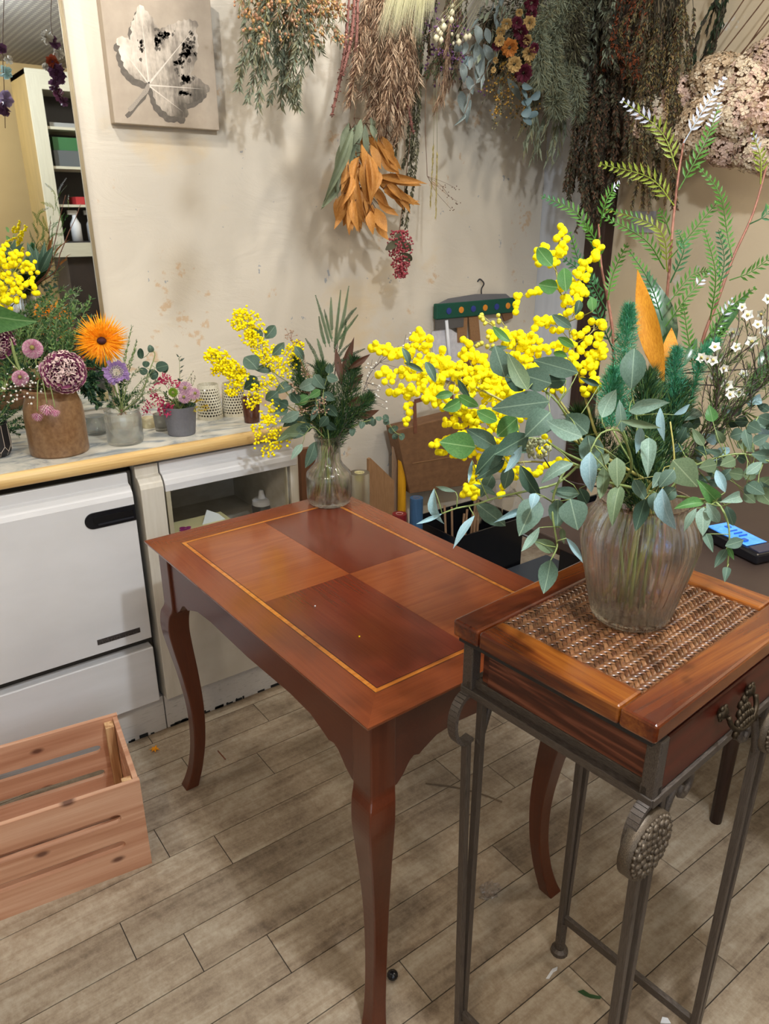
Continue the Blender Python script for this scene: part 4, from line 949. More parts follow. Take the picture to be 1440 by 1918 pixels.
for lab, sp, fl, seed in (('waxflower branch with open white flowers at the right', [(1291,856,.0),(1330,800,-.02),(1345,740,-.03),(1350,690,-.03)], [(1373,622),(1339,650),(1314,670),(1335,675),(1348,668),(1337,702),(1378,650),(1392,700),(1348,716),(1362,721),(1367,739),(1325,672),(1355,690),(1384,735)], 1),
                       ('waxflower branch with needle leaves leaving the photo at right', [(1317,838,.01),(1370,780,.0),(1410,740,0),(1445,710,0)], [(1419,608),(1426,588),(1408,640),(1434,620),(1400,590),(1438,560),(1390,575)], 2)):
    r = broot(); t = empty('waxflower_branch', r, lab, 'waxflower', None)
    c = stem(t, [r, NK+rv(.01)]+pathp(sp, D0), .0019, .0010, M_stemd, k=24)
    tw = MB(); lf = MB()
    for fx, fy in fl:
        p = at(fx, fy, D0-.03+R.uniform(-.03, .03)); q = near(c, p+V((0,0,-.05))); m_ = q.lerp(p, .5)+rv(.006)
        cv = bez([q, m_, p], 8); tw.tube(cv, .0006, 4); leaflets(lf, cv, 22, .012, .0011, .6, fwd=.9)
        waxflower(t, p, .0075*R.uniform(.8, 1.15), (EYE-p).normalized()+rv(.25))
    for k in range(34):
        q = R.choice(c[8:]); e = q+(RT*R.uniform(.0, .5)+UP*R.uniform(.3, 1.)).normalized()*R.uniform(.03, .1)-FW*R.uniform(-.02, .03); cv = bez([q, q.lerp(e, .5)+rv(.006), e], 8); tw.tube(cv, .0006, 4); leaflets(lf, cv, 26, .013, .0011, .6, fwd=.9)
    tw.build('twig', M_stemd, t, kind='stuff'); lf.build('needle_leaves', M_dk2, t, kind='stuff')
# stem ends standing in the water
# ================================================================ small glass vase on the table
BC = on(617, 941, 2, TH); BC.z = TH
B0 = dep_of(BC+Z*.12)
bv = empty('vase', BC, 'small clear glass vase with narrow neck on the far table corner', 'vase')
pf = [(.02, 0), (.052, .001), (.058, .007), (.0605, .02), (.0615, .075), (.060, .088), (.052, .098), (.040, .110), (.034, .122), (.0325, .150), (.033, .178), (.037, .188), (.0365, .192)]
wav = lambda r, z, q: r*(1+.012*math.sin(26*q+z*60))
b = MB(); b.lathe(pf+[(r-.0035, z) for r, z in pf[::-1] if z > .012]+[(.03, .010)], BC, 104, close=True, fn=wav); b.build('vessel', M_glass, bv, smooth=True)
MB().lathe([(.02, .011), (.053, .0125), (.0565, .03), (.057, .07), (.02, .070)], BC, 40, close=True).build('water', M_water, bv)
M_pinkst = mat('pinkish_stem', 'b07a86', '6f7a4a', 60, .6)
BN = BC+Z*.165
def bl(): return BC+V((R.uniform(-.035, .035), R.uniform(-.035, .035), .016))
def nk(): return BN+V((R.uniform(-.016, .016), R.uniform(-.016, .016), 0))
g2 = 'sprigs in the small vase'
# conifer tips
t = empty('conifer_sprig', bl(), 'tall dark green conifer sprig at the top of the small bouquet', 'foliage branch')
c = stem(t, [V(t.location), nk(), at(622, 760, B0+.02), at(628, 690, B0+.02), at(632, 640, B0+.02)], .0022, .0012, M_stemd)
M_con = leafmat('conifer_green', '2f4f2c', '3e6038', .5, .15, 40); M_cond = leafmat('conifer_dark', '243c28', '30492f', .5, .15, 40)
for pts in ([(627,651),(642,600),(653,537)], [(626,660),(632,600),(638,543)], [(618,650),(605,600),(591,554)], [(622,625),(620,590),(620,558)], [(632,640),(655,610),(670,590)], [(636,620),(655,590),(668,576)], [(610,650),(602,620),(597,592)], [(600,690),(588,660),(572,634)], [(606,680),(600,655),(594,634)], [(632,680),(660,664),(684,653)], [(622,640),(612,600),(607,580)], [(634,660),(645,625),(648,600)], [(615,700),(640,660),(660,640)], [(612,720),(590,690),(575,680)], [(630,720),(655,700),(672,690)]):
    frond(t, pathp([(x, y, R.uniform(-.02,.03)) for x, y in pts], B0), R.choice((M_con, M_cond)), None, .0082, .0044, .0026, 'frond', 1.05)
# mimosa on the left
def mim2(label, sp, rac):
    mimosa(label, bl(), [(612, 832, 0), (600, 800, 0)]+sp, [(q[0], q[1]*1.15, q[2]*5.5)+tuple(q[3:]) for q in rac], B0, (), .0035, 'mimosa in the small vase', 300)
mim2('yellow mimosa sprig highest at the left of the small bouquet', [(540,740),(500,680),(470,620)], [([(478,630),(462,605),(450,592)], 34, .75), ([(505,680),(485,650),(465,625)], 22, .75), ([(535,700),(550,660),(560,645)], 24, .6), ([(520,690),(515,650)], 18, .6)])
mim2('yellow mimosa sprig bending left in front of the plaster wall', [(540,760),(480,710),(440,690)], [([(455,710),(420,680),(392,662)], 26, .8), ([(450,705),(425,690),(400,695)], 20, .6), ([(450,700),(440,725),(432,738)], 20, .7), ([(490,720),(480,740),(470,762)], 22, .6)])
mim2('sparse yellow mimosa sprig drooping over the worktop edge', [(560,790),(520,790),(495,820)], [([(520,765),(505,775),(495,790)], 22, .6), ([(525,810),(500,815),(480,805)], 30, .3), ([(530,825),(505,835),(500,845)], 30, .3), ([(500,720),(515,710)], 18, .5)])
# eucalyptus
M2 = [((482,692,457,668,32,'g'),(511,693,473,690,16,'g'),(481,706,457,730,28,'d'),(490,634,467,607,20,'g'),(496,634,516,609,22,'g'),(510,665,533,641,18,'g'),(520,733,497,750,24,'g'),(549,722,514,737,20,'g')),
      ((592,712,559,728,24,'p'),(588,702,609,729,22,'g'),(579,742,552,758,20,'k'),(561,772,524,791,20,'p'),(600,731,577,746,15,'k'),(595,760,582,789,13,'g'),(552,648,570,674,16,'g'),(540,760,522,752,18,'d'),(560,755,545,735,18,'d')),
      ((576,795,518,826,24,'o'),(574,797,549,822,20,'g'),(566,832,545,861,14,'p'),(590,828,572,877,22,'g'),(585,800,560,800,18,'d'),(560,812,535,812,14,'o'))]
gum('eucalyptus sprig with round grey leaves left in the small bouquet', bl(), [(615,832),(600,790),(560,730),(510,695),(490,640)], M2[0], B0, group=g2)
gum('eucalyptus sprig with pale leaves in front of the small bouquet', bl(), [(612,832,-.01),(600,790,-.03),(590,740,-.05),(575,705,-.05)], M2[1], B0, group=g2)
gum('eucalyptus sprig hanging over the neck of the small vase', bl(), [(610,832,-.01),(600,812,-.03),(585,800,-.05),(570,815,-.05)], M2[2], B0, group=g2)
gum('thin eucalyptus sprig with tiny round leaves trailing to the right', bl(), [(625,832),(660,800,.0),(690,788,0),(720,785,0),(738,808,0),(752,816,0)],
    [(679+k*0,790,676,803,12,'g') for k in range(1)]+[(x, y, x+R.uniform(-8,8), y+R.uniform(8,16), 12, 'g') for x, y in ((689,786),(700,784),(708,780),(719,777),(727,786),(733,800),(742,797),(750,812),(662,802),(738,812),(696,780))], B0, shape='round', group=g2)
# buds, brown leaves, wax flowers, dark filling
t = empty('seeded_eucalyptus_sprig', bl(), 'seeded eucalyptus sprig with pinkish buds in the small bouquet', 'foliage sprig')
c = stem(t, [V(t.location), nk(), at(600,790,B0-.03), at(590,740,B0-.05)], .0013, .0007, M_stemr); b = MB(); tw = MB()
for x, y in ((553,730),(548,722),(570,770),(562,768),(600,755),(606,748),(575,700),(572,690),(612,768),(540,625),(545,632),(560,640),(588,775),(598,765)):
    p = at(x, y, B0-.05); q = near(c, p); tw.tube([q, p], .0005, 3)
    for k in range(7): e = p+rv(.007); tw.tube([p, e], .0004, 3, cap=False); b.ball(e, .0026)
b.build('bud', mat('pinkish_bud', 'b9a58c', '9a7a68', 150, .6), t, smooth=True, kind='stuff'); tw.build('twig', M_stemr, t, kind='stuff')
M_brl = leafmat('brown_leaf', '4a2f22', '5e4030', .5, .1, 30)
t = empty('magnolia_twig', bl(), 'magnolia twig with dark brown pointed leaves in the small bouquet', 'foliage branch')
c = stem(t, [V(t.location), nk(), at(640,770,B0+.02), at(645,700,B0+.02)], .0016, .001, M_stemd)
for bx, by, tx, ty, wp in ((641,705,663,632,16),(650,692,694,663,12),(664,782,711,768,15),(640,720,628,650,14),(655,730,680,700,16),(650,760,690,745,18)):
    put_leaf(t, at(bx,by,B0), at(tx,ty,B0+.01), wp/FOC*B0, M_brl, 'lance', R.uniform(-20,20))
petioles(t, c, [at(650,692,B0), at(664,782,B0), at(655,730,B0), at(650,760,B0)], .0008, M_stemd)
t = empty('waxflower_branch', bl(), 'waxflower sprig with tiny white blossoms right of the small bouquet', 'waxflower')
c = stem(t, [V(t.location), nk(), at(670,760,B0), at(700,690,B0+.02), at(770,640,B0+.03)], .0012, .0006, M_stemd); b = MB(); tw = MB()
for k in range(46):
    x, y = R.choice(((700,690),(692,700),(706,725),(696,735),(715,745),(688,680),(760,650),(775,635)))
    p = at(x+R.gauss(0,9), y+R.gauss(0,9), B0+.02+R.gauss(0,.012)); q = near(c, p); tw.tube([q, p], .0004, 3, cap=False); b.ball(p, .0034 if k % 3 else .0022)
for k in range(40): q = R.choice(c[5:]); tw.tube([q, q+(RT*R.uniform(.1,.8)+UP*R.uniform(-.2,1)).normalized()*R.uniform(.02,.05)], .0005, 3)
b.build('blossom', M_wax, t, smooth=True, kind='stuff'); tw.build('twig', M_stemd, t, kind='stuff')
t = empty('needle_spray', bl(), 'dark green feathery filling in the middle of the small bouquet', 'foliage sprig')
for k, (pts, rad, n) in enumerate((([(615,835,0),(610,770,0),(600,680,.01)], .05, 5200), ([(620,835,.01),(645,760,.01),(665,670,.02)], .052, 5200), ([(618,850,.0),(618,810,0),(620,770,0)], .03, 1800), ([(600,800,0),(570,740,0),(555,670,.01)], .04, 3000), ([(630,810,0),(670,770,0),(695,740,.01)], .036, 2400))):
    plume(t, pathp(pts, B0), rad, n, .02, None, 'needles', .0009, .7, mats=[M_dk, M_dk2, M_dk])
for k in range(9):
    p = bl(); MB().tube([p, nk()], .0018, 5).build('stem', M_pinkst if k % 2 else M_stemg, t, smooth=True)

# ================================================================ things on the worktop
CZ = .895
def base(px, py): q = on(px, py, 2, CZ); q.z = CZ; return q
def spray(label, root, tips, m, dens=60, ln=.014, wd=.005, spread=.7, group='foliage sprigs on the worktop', name='foliage_sprig', mid=None, fwd=.6, cat='foliage sprig', sr=.0011):
    t = empty(name, root, label, cat, group); ms = m if isinstance(m, list) else [m]; b = MB(); s = MB()
    for tp in tips:
        e = V(tp); r0 = root+V((R.gauss(0,.006), R.gauss(0,.006), 0)); c = bez([r0, r0.lerp(e, .55)+V((0,0,.25*(e-r0).length*.5))*.3+rv(.006), e], 14)
        s.tube(c, [sr*(1-.6*i/len(c)) for i in range(len(c))], 4); leaflets(b, c, dens, ln, wd, spread, list(range(len(ms))), lo=.25, fwd=fwd)
    s.build('stem', M_stemg, t, kind='stuff'); b.build('leaflet', ms, t, kind='stuff'); return t
L_m = leafmat('leaf_mid', '3f6038', '527448', .5, .2, 40); L_l = leafmat('leaf_light', '6a8a4c', '7d9c5c', .5, .25, 40); L_dd = leafmat('leaf_deep', '24402c', '30503a', .5, .15, 40); L_s = leafmat('leaf_sage', '7c8c6c', '8f9d80', .5, .2, 40)
# black pot with fine light lines
pc = base(-12, 853); pt = empty('plant_pot', pc, 'black faceted pot with fine pale lines at the left edge', 'pot')
pp = [(.02, 0), (.040, .001), (.047, .012), (.048, .03), (.047, .085), (.043, .085), (.042, .03), (.03, .01)]
MB().lathe(pp, pc, 12, close=True).build('body', mat('matt_black', '1d1b1d', None, 9, .45), pt)
b = MB()
for k in range(12):
    a = 2*PI*k/12; d = V((math.cos(a), math.sin(a), 0)); b.tube([pc+d*.0482+Z*.028, pc+d*.0474+Z*.084], .0006, 4)
    a2 = 2*PI*(k+.5)/12; d2 = V((math.cos(a2), math.sin(a2), 0)); b.tube([pc+d*.0482+Z*.028, pc+d2*.0462+Z*.014, pc+d2*.040+Z*.003], .0006, 4); a3 = 2*PI*(k+1)/12; b.tube([pc+d2*.0462+Z*.014, pc+V((math.cos(a3), math.sin(a3), 0))*.0482+Z*.028], .0006, 4)
b.build('line_pattern', mat('pale_line', 'c8b8a6', None, 5, .5), pt, kind='stuff')
spray('dense fine green foliage growing from the black pot', pc+Z*.07, [at(x, y, dep_of(pc)+R.uniform(-.05,.05)) for x, y in ((-30,740),(0,735),(25,745),(45,760),(58,785),(60,805),(20,720),(-20,770),(40,800),(10,780),(30,770),(50,775),(15,760),(5,800),(35,815))], [L_m, L_dd], 90, .010, .0035)
# stoneware crock
qc = base(113, 845); cr_ = empty('crock', qc, 'brown stoneware crock holding the carnation and pompons', 'pot')
k_ = dep_of(qc)/FOC; rr = 52*k_
MB().lathe([(rr*.55, 0), (rr*.97, .0), (rr, .006), (rr*1.0, .10), (rr*.97, .125), (rr*.86, .150), (rr*.84, .158), (rr*.93, .166), (rr*.93, .172), (rr*.80, .172), (rr*.78, .15), (rr*.9, .02), (rr*.3, .012)], qc, 40, close=True).build('body', mat('brown_stoneware', '8f6f4e', '704f33', 14, .32, bump=.06, lo=.3, hi=.7), cr_, smooth=True)
CR = qc+Z*.165; CD_ = dep_of(CR)
# glass jar
jc = base(236, 828); jr = 33*dep_of(jc)/FOC; jar = empty('jar', jc, 'clear glass jar with cut stems beside the grey pot', 'jar')
MB().lathe([(jr*.4, 0), (jr*.95, .001), (jr, .008), (jr, .075), (jr*.93, .085), (jr*.97, .093), (jr*.90, .093), (jr*.88, .083), (jr*.93, .074), (jr*.93, .01), (jr*.3, .006)], jc, 40, close=True).build('vessel', M_glass, jar, smooth=True)
MB().lathe([(.01, .008), (jr*.91, .010), (jr*.91, .048), (.01, .048)], jc, 32, close=True).build('water', M_water, jar)
b = MB()
for k in range(12): a = R.uniform(0, 6.3); b.tube([jc+V((math.cos(a)*jr*.75, math.sin(a)*jr*.75, .012)), jc+V((-math.cos(a)*jr*.4, -math.sin(a)*jr*.4, .092))], .0016, 5)
JR = jc+Z*.085; JD = dep_of(JR)
# grey pot
gc = base(341, 812); gk = dep_of(gc)/FOC; gp = empty('plant_pot', gc, 'small matt grey tapered pot with pink flowers', 'pot')
MB().lathe([(.01, 0), (24*gk, 0), (25*gk, .003), (31*gk, .083), (29.5*gk, .083), (24*gk, .01), (.01, .008)], gc, 36, close=True).build('body', mat('matt_grey', '6d6d73', '66666c', 8, .5), gp, smooth=False)
GRT = gc+Z*.07; GD = dep_of(GRT)
# perforated lanterns
def lantern(px, py, rb, rt, h, label, tilt=0.):
    c = base(px, py); k = dep_of(c)/FOC; o = empty('lantern', c, label, 'lantern', 'perforated white lanterns'); b = MB(); n, m = 26, 12
    P_ = lambda u, v: c+V(((rb+(rt-rb)*v)*k*math.cos(2*PI*u/n), (rb+(rt-rb)*v)*k*math.sin(2*PI*u/n), v*h))
    hs = .40
    for i in range(n):
        for j in range(m):
            v0, v1 = (j/m, (j+1)/m); s = .5 if j % 2 else 0.
            cu, cv = i+.5+s, (v0+v1)/2
            if j in (0, m-1): b.add([P_(i+s, v0), P_(i+1+s, v0), P_(i+1+s, v1), P_(i+s, v1)], [(0,1,2,3)]); continue
            q = [P_(i+s, v0), P_(i+.5+s, v0), P_(i+1+s, v0), P_(i+1+s, cv), P_(i+1+s, v1), P_(i+.5+s, v1), P_(i+s, v1), P_(i+s, cv)]
            d = [P_(cu, cv-hs/m), P_(cu+hs, cv), P_(cu, cv+hs/m), P_(cu-hs, cv)]
            b.add(q+d, [(0,1,8,11),(1,2,9,8),(2,3,9),(3,4,9),(4,5,10,9),(5,6,11,10),(6,7,11),(7,0,11)])
    def sol(ob): s_ = ob.modifiers.new('thick', 'SOLIDIFY'); s_.thickness = .0012
    b.build('shell', mat('white_metal', 'ddd8c6', 'cfc8b0', 20, .5), o, mods=(sol,))
    MB().lathe([(.004, .004), (rb*k*.9, .004), (rt*k*.9, h*.8), (rt*k*.86, h*.8), (rb*k*.86, .008), (.004, .007)], c, 24, close=True).build('dark_liner', mat('liner_shade', '4a4238', None, 5, .2), o, smooth=True)  # added dark liner, puts the shade of the inside behind the holes
    MB().lathe([(.005, .0), (rb*k*.97, .0), (rb*k*.97, .003), (.005, .003)], c, 24, close=True).build('base_plate', mat('white_base', 'cfc9b8', None, 5, .5), o)
lantern(394, 782, 24, 19, .105, 'perforated white lantern directly right of the grey pot')
lantern(440, 776, 23, 20, .100, 'perforated white lantern behind the drooping mimosa', 0)
def cup(px, py, rb, rt, h, m, label, name='tumbler', cat='glass'):
    c = base(px, py); k = dep_of(c)/FOC
    MB().lathe([(.004, 0), (rb*k, 0), (rb*k*1.01, .002), (rt*k, h), (rt*k*.92, h), (rb*k*.9, .008), (.004, .007)], c, 28, close=True).build(name, m, None, True, label, cat)
cup(472, 790, 14, 17, .075, mat('brown_glass', '5a3528', '482a20', 9, .15), 'reddish brown glass tumbler behind the drooping mimosa')
cup(304, 806, 12, 14, .05, clearglass('frosted_white', (.9, .9, .88, 1), .2, .3), 'small frosted votive glass behind the grey pot', 'votive_glass')
cup(279, 800, 12, 12, .03, mat('ivory_wax', 'c9bd98', 'bfb28a', 9, .5), 'short ivory candle behind the glass jar', 'candle', 'candle')
cup(182, 812, 19, 19, .052, M_glass, 'empty clear glass tumbler between crock and jar')
# ---- single flowers
M_pet_o = leafmat('gerbera_orange', 'f59a10', 'fbb020', .6, .3, 20); M_cen = mat('gerbera_centre', '4a1c24', '2f1218', 90, .8)
def flower(name, label, root, p, face, cat='flower', group=None, sm=None, mid=None, r=.0016):
    t = empty(name, root, label, cat, group); stem(t, [root, *( [mid] if mid else [V(root).lerp(p, .6)-Z*.01]), p-V(face)*.006], r, r*.9, sm or M_stemg); return t
def basis(n):
    n = V(n).normalized(); a = n.cross(V((.2, .4, .9))).normalized(); return n, a, n.cross(a)
gpz = at(190, 638, JD-.02); gf = ((EYE-gpz).normalized()+RT*.12-UP*.15).normalized()
t = flower('gerbera', 'large orange spider gerbera with dark centre on the worktop', JR, gpz, gf, r=.0024)
n, a, b_ = basis(gf); kk = JD/FOC; pet = MB()
for lay, (cnt, r0, r1, el) in enumerate(((64, 6, 50, .05), (64, 6, 45, .22), (50, 5, 36, .45), (30, 6, 22, .8))):
    for k in range(cnt):
        q = 2*PI*(k+R.random()*.8)/cnt; d = a*math.cos(q)+b_*math.sin(q); L = r1*kk*R.uniform(.85, 1.1)
        e = R.gauss(el, .12); s = gpz+d*r0*kk; w_ = d*math.cos(e)+n*math.sin(e); m_ = s+w_*L*.6; tip = m_+(d*math.cos(e-.5)+n*math.sin(e-.5)).normalized()*L*.35+b_*R.gauss(0, .001)
        sd = n.cross(d)*.0017
        pet.add([s-sd*.6, s+sd*.6, m_+sd, tip, m_-sd], [(0, 1, 2, 4), (4, 2, 3)])
pet.build('petals', M_pet_o, t, kind='stuff')
MB().ball(gpz+n*.002, 9*kk, sub=1, sc=(1, 1, .8)).build('centre', M_cen, t, smooth=True)
# carnation
M_ca = leafmat('carnation_mauve', '7a3458', '8c4668', .6, .2, 25); M_ce = leafmat('carnation_edge', 'd8b8b4', 'e0c8c0', .6, .2, 40)
def carnation(label, root, p, face, R0, n_p=70, group=None):
    t = flower('carnation', label, root, p, face, r=.002, group=group); n, a, b_ = basis(face); o = MB()
    for k in range(n_p):
        f = (k+.5)/n_p; el = math.radians(95-105*f**.8); q = k*2.399; d = (a*math.cos(q)+b_*math.sin(q)); w_ = (d*math.cos(el)+n*math.sin(el)).normalized(); sd = n.cross(d).normalized(); up = w_.cross(sd)
        L = R0*R.uniform(.88, 1.05)*(.9+.15*f); wd = R0*(.26+.30*f); c0 = p+d*R0*.05; vs = []; K = 9
        for rad in (.25, .8, .98, 1.0):
            for j in range(K):
                s = (j/(K-1)-.5)*2; ruf = (R.gauss(0, .05)+.05*math.sin(j*2.6+k))*rad**2
                vs.append(c0+w_*L*(rad+(.04*math.sin(j*3.1+k) if rad == 1. else 0)-.12*s*s*rad)+sd*wd*s*rad**.7+up*R0*ruf*1.6)
        o.add(vs, [(i*K+j, i*K+j+1, i*K+K+j+1, i*K+K+j) for i in range(2) for j in range(K-1)], 0); o.add(vs, [(2*K+j, 2*K+j+1, 3*K+j+1, 3*K+j) for j in range(K-1)], 1)
    o.build('petals', [M_ca, M_ce], t, smooth=True, kind='stuff')
    MB().lathe([(.004, -.03), (.008, -.022), (.008, -.008)], p-n*.004, 10, close=True).build('calyx', M_stemg, t)
cp_ = at(120, 697, CD_-.07); carnation('large mauve carnation with cream frilled edges over the crock', CR, cp_, (EYE-cp_).normalized()+UP*.1+RT*.15, 36*CD_/FOC)
cp_ = at(-8, 640, CD_-.02); carnation('dark purple carnation cut by the left photo edge', CR-RT*.03, cp_, (EYE-cp_).normalized()-UP*.4, 30*CD_/FOC, 50)
# pompons
M_pp = leafmat('pompon_pink', 'c98aa8', 'd6a0b8', .6, .2, 40); M_pq = leafmat('pompon_pale', 'd8b4c0', 'dcc0c4', .6, .2, 40); M_gr = mat('pompon_heart', '9a8a4a', '7a7a3a', 90, .7)
def pompon(label, root, p, face, R0, flat=.75, cnt=230, ms=None, name='chrysanthemum', group='pink pompon chrysanthemums', heart=True, mid=None):
    t = flower(name, label, root, p, face, r=.0014, group=group, mid=mid); n, a, b_ = basis(face); o = MB()
    for k in range(cnt):
        f = (k+.5)/cnt; el = math.acos(1-1.35*f); q = k*2.399; w_ = (n*math.cos(el)+(a*math.cos(q)+b_*math.sin(q))*math.sin(el)); s = n.cross(w_); s = s.normalized() if s.length > 1e-4 else a
        l = R0*(.55+.45*math.sqrt(f)); m_ = p+V(w_)*l*.75+n*R0*(flat-.75); tip = p+(w_*l+n*R0*.16*(1-f))+n*R0*(flat-.75); ww = R0*(.045+.06*f)
        o.add([p+w_*l*.3, m_+s*ww, tip, m_-s*ww, m_-w_*.001+n*R0*.02], [(0, 1, 4), (1, 2, 4), (2, 3, 4), (3, 0, 4)], R.choice((0, 0, 1)))
    o.build('petals', ms or [M_pp, M_pq], t, kind='stuff')
    if heart: MB().ball(p+n*R0*.5, R0*.22, sub=1).build('centre', M_gr, t, smooth=True)
    return t
for px, py, r_, lab, dd in ((61, 653, 20, 'highest round pink pompon at the left of the worktop', -.03), (38, 708, 16, 'small pink pompon low at the left above the black pot', -.05), (88, 690, 16, 'pale pink pompon touching the mauve carnation', -.07)):
    p = at(px, py, CD_+dd); pompon(lab, CR-RT*.02, p, (EYE-p).normalized()+UP*.2-RT*.1, r_*CD_/FOC)
# drooping pink buds in front of the crock
for px, py, r_, sx, sy, lab in ((70, 775, 10, 72, 725, 'leftmost drooping pink bud in front of the crock'), (88, 760, 13, 80, 722, 'widest drooping pink bud in front of the crock'), (103, 768, 9, 92, 728, 'rightmost drooping pink bud in front of the crock')):
    p = at(px, py, CD_-.09); mm = at(sx, sy-12, CD_-.09)
    pompon(lab, CR-RT*.01+Z*.0, p, -UP*1., r_*CD_/FOC*1.3, 1.1, 70, name='flower_bud', group='drooping pink buds', heart=False, mid=mm)
# scabiosa
M_sc = leafmat('scabiosa_lilac', '9d7fb8', 'b090c4', .6, .25, 40); M_sw = leafmat('scabiosa_white', 'c4bcae', 'cfc8b8', .6, .2, 40)
p = at(218, 697, JD-.05); fc = (EYE-p).normalized()+UP*.12; t = flower('scabiosa', 'lilac scabiosa flower below the orange gerbera', JR, p, fc); n, a, b_ = basis(fc); R0 = 25*JD/FOC; o = MB()
for k in range(60):
    q = 2*PI*(k+R.random()*.5)/20; l = R0*R.uniform(.75, 1.05)*(1 if k < 30 else .75); d = a*math.cos(q)+b_*math.sin(q); s = n.cross(d)*R0*.15; e = R.uniform(-.1, .45); w_ = d*math.cos(e)+n*math.sin(e)
    o.add([p+d*R0*.25, p+w_*l*.65+s, p+w_*l+s*.7+n*R.gauss(0,.0015), p+w_*l*.94, p+w_*l-s*.7+n*R.gauss(0,.0015), p+w_*l*.65-s], [(0,1,2,3),(0,3,4,5)], 0)
for k in range(60):
    q = k*2.4; f = math.sqrt(k/60)*.5; d = a*math.cos(q)+b_*math.sin(q); o.ball(p+d*R0*f+n*R0*(.22-.3*f*f), R0*.05, 1)
o.build('petals', [M_sc, M_sw], t, kind='stuff')
# pink statice, daisies, button, yellow sprig in the grey pot
M_st = leafmat('statice_pink', 'b02f58', 'c4406a', .7, .2, 60)
for lab, pts in (('crimson statice spray highest beside the glass jar', ((308,712),(320,716),(332,722),(296,715),(312,706))), ('crimson statice spray hanging left of the grey pot', ((290,740),(300,748),(280,758),(275,770),(285,735))), ('crimson statice spray lying on the grey pot rim', ((310,765),(304,757),(316,772),(318,760),(300,770)))):
    t = empty('statice_spray', GRT, lab, 'flower', 'crimson statice sprays'); b = MB(); s = MB()
    for x, y in pts:
        p = at(x, y, GD-.04); s.tube(bez([GRT, GRT.lerp(p, .6)+Z*.02, p], 8), .0007, 4)
        for k in range(26): q = p+rv(.0055); b.blade(q, q+rv(.006), .005, rv(), bend=.001)
    b.build('floret', M_st, t, kind='stuff'); s.build('stem', M_stemg, t, kind='stuff')
M_dl = leafmat('daisy_lilac', 'b98fa8', 'c8a4b8', .6, .2, 40)
for px, py, r_, lab in ((347, 727, 15, 'upper lilac daisy over the grey pot'), (345, 744, 13, 'lower lilac daisy over the grey pot'), (364, 737, 13, 'right lilac daisy over the grey pot')):
    p = at(px, py, GD-.04); pompon(lab, GRT, p, (EYE-p).normalized()+UP*.1+RT*(px-352)*.02, r_*GD/FOC, .55, 90, [M_dl, M_pq], 'daisy', 'lilac daisies')
M_gb = leafmat('button_green', '86a834', '6f9428', .6, .2, 60)
p = at(324, 735, GD-.05); pompon('round lime green button flower between statice and daisies', GRT, p, (EYE-p).normalized(), 10*GD/FOC, .75, 90, [M_gb, M_gb], 'button_flower', None)
M_yl = leafmat('yellow_sprig', 'c9a818', 'd6b828', .7, .2, 60)
spray('small yellow sprig leaning out of the grey pot rightwards', GRT, [at(x, y, GD-.03) for x, y in ((378,748),(388,760),(392,765),(370,750))], M_yl, 40, .006, .004, .6)
spray('dark grey sprig standing tallest in the grey pot', GRT, [at(x, y, GD) for x, y in ((336,668),)], leafmat('leaf_grey', '4e5c52', '5c6a5e', .5, .15, 40), 18, .017, .007, .9)
spray('dark filling foliage inside the grey pot', GRT, [at(x, y, GD+R.uniform(-.03,.02)) for x, y in ((330,750),(350,755),(362,758),(318,750),(340,738),(310,735),(355,740))], [L_dd, L_m], 40, .010, .0045)
spray('thin brown sprig at the right of the grey pot', GRT, [at(x, y, GD) for x, y in ((362,695),(366,705),(358,708))], leafmat('sprig_brown', '6a5850', '7a685c', .6, .1, 40), 16, .006, .002, .6)
# foliage in jar and crock
def tips(lst, D, j=.03): return [at(x, y, D+R.uniform(-j, j)) for x, y in lst]
spray('upright green rosemary like sprig beside the gerbera', JR, tips(((247,612),(241,640),(256,640),(252,655)), JD), [L_m, L_l], 70, .010, .0022, .6, fwd=1.)
spray('silver fern like sprig leaning right from the jar', JR, tips(((290,692),(295,712),(280,705),(300,728),(262,690)), JD-.02), L_s, 60, .011, .003, .7)
spray('green feathery sprigs filling the glass jar', JR, tips(((190,690),(200,720),(185,740),(215,745),(240,700),(235,740),(255,735),(270,750),(205,760),(225,720)), JD, .05), [L_m, L_dd], 70, .012, .003)
spray('brownish seed sprig in front of the glass jar', JR, tips(((228,768),(236,775),(222,778)), JD-.05), leafmat('seed_brown', '8a6a58', '9a7a66', .6, .1, 60), 40, .005, .003, .8)
gum('eucalyptus sprig with round dark leaves right of the gerbera', JR, [(262,745),(278,700),(290,665),(283,655)], [(265,672,262,652,12,'d'),(272,688,275,676,13,'d'),(280,705,296,698,20,'d'),(292,690,315,684,20,'d'),(283,660,280,646,12,'g'),(300,680,312,698,16,'d'),(275,700,262,690,14,'d')], JD+.01, 'round', group=None)
spray('bushy bright green sprigs behind the carnation', CR+V((.05,.1,0)), tips(((150,610),(165,640),(130,620),(112,640),(95,640),(140,660),(165,670),(150,700),(105,600),(85,610),(120,590),(170,560),(145,560),(175,700)), CD_+.12, .04), [L_m, L_l, L_m], 80, .016, .006)
spray('dark green leafy stems rising from the crock', CR, tips(((75,690),(55,700),(30,680),(20,700),(100,660),(50,720),(70,720),(25,730),(140,720),(90,720)), CD_-.02, .04), [L_dd, L_m], 50, .016, .007)
spray('tall feathery greens in front of the mirror', CR+V((-.05,.12,0)), tips(((60,590),(90,560),(40,610),(15,600),(75,620),(140,540),(155,575),(110,575),(20,640),(45,640)), CD_+.2, .05), [L_m, L_l], 80, .015, .005)
b = MB(); s = MB(); t = empty('baby_breath', CR, 'tiny white filler blossoms between black pot and crock', 'flower')
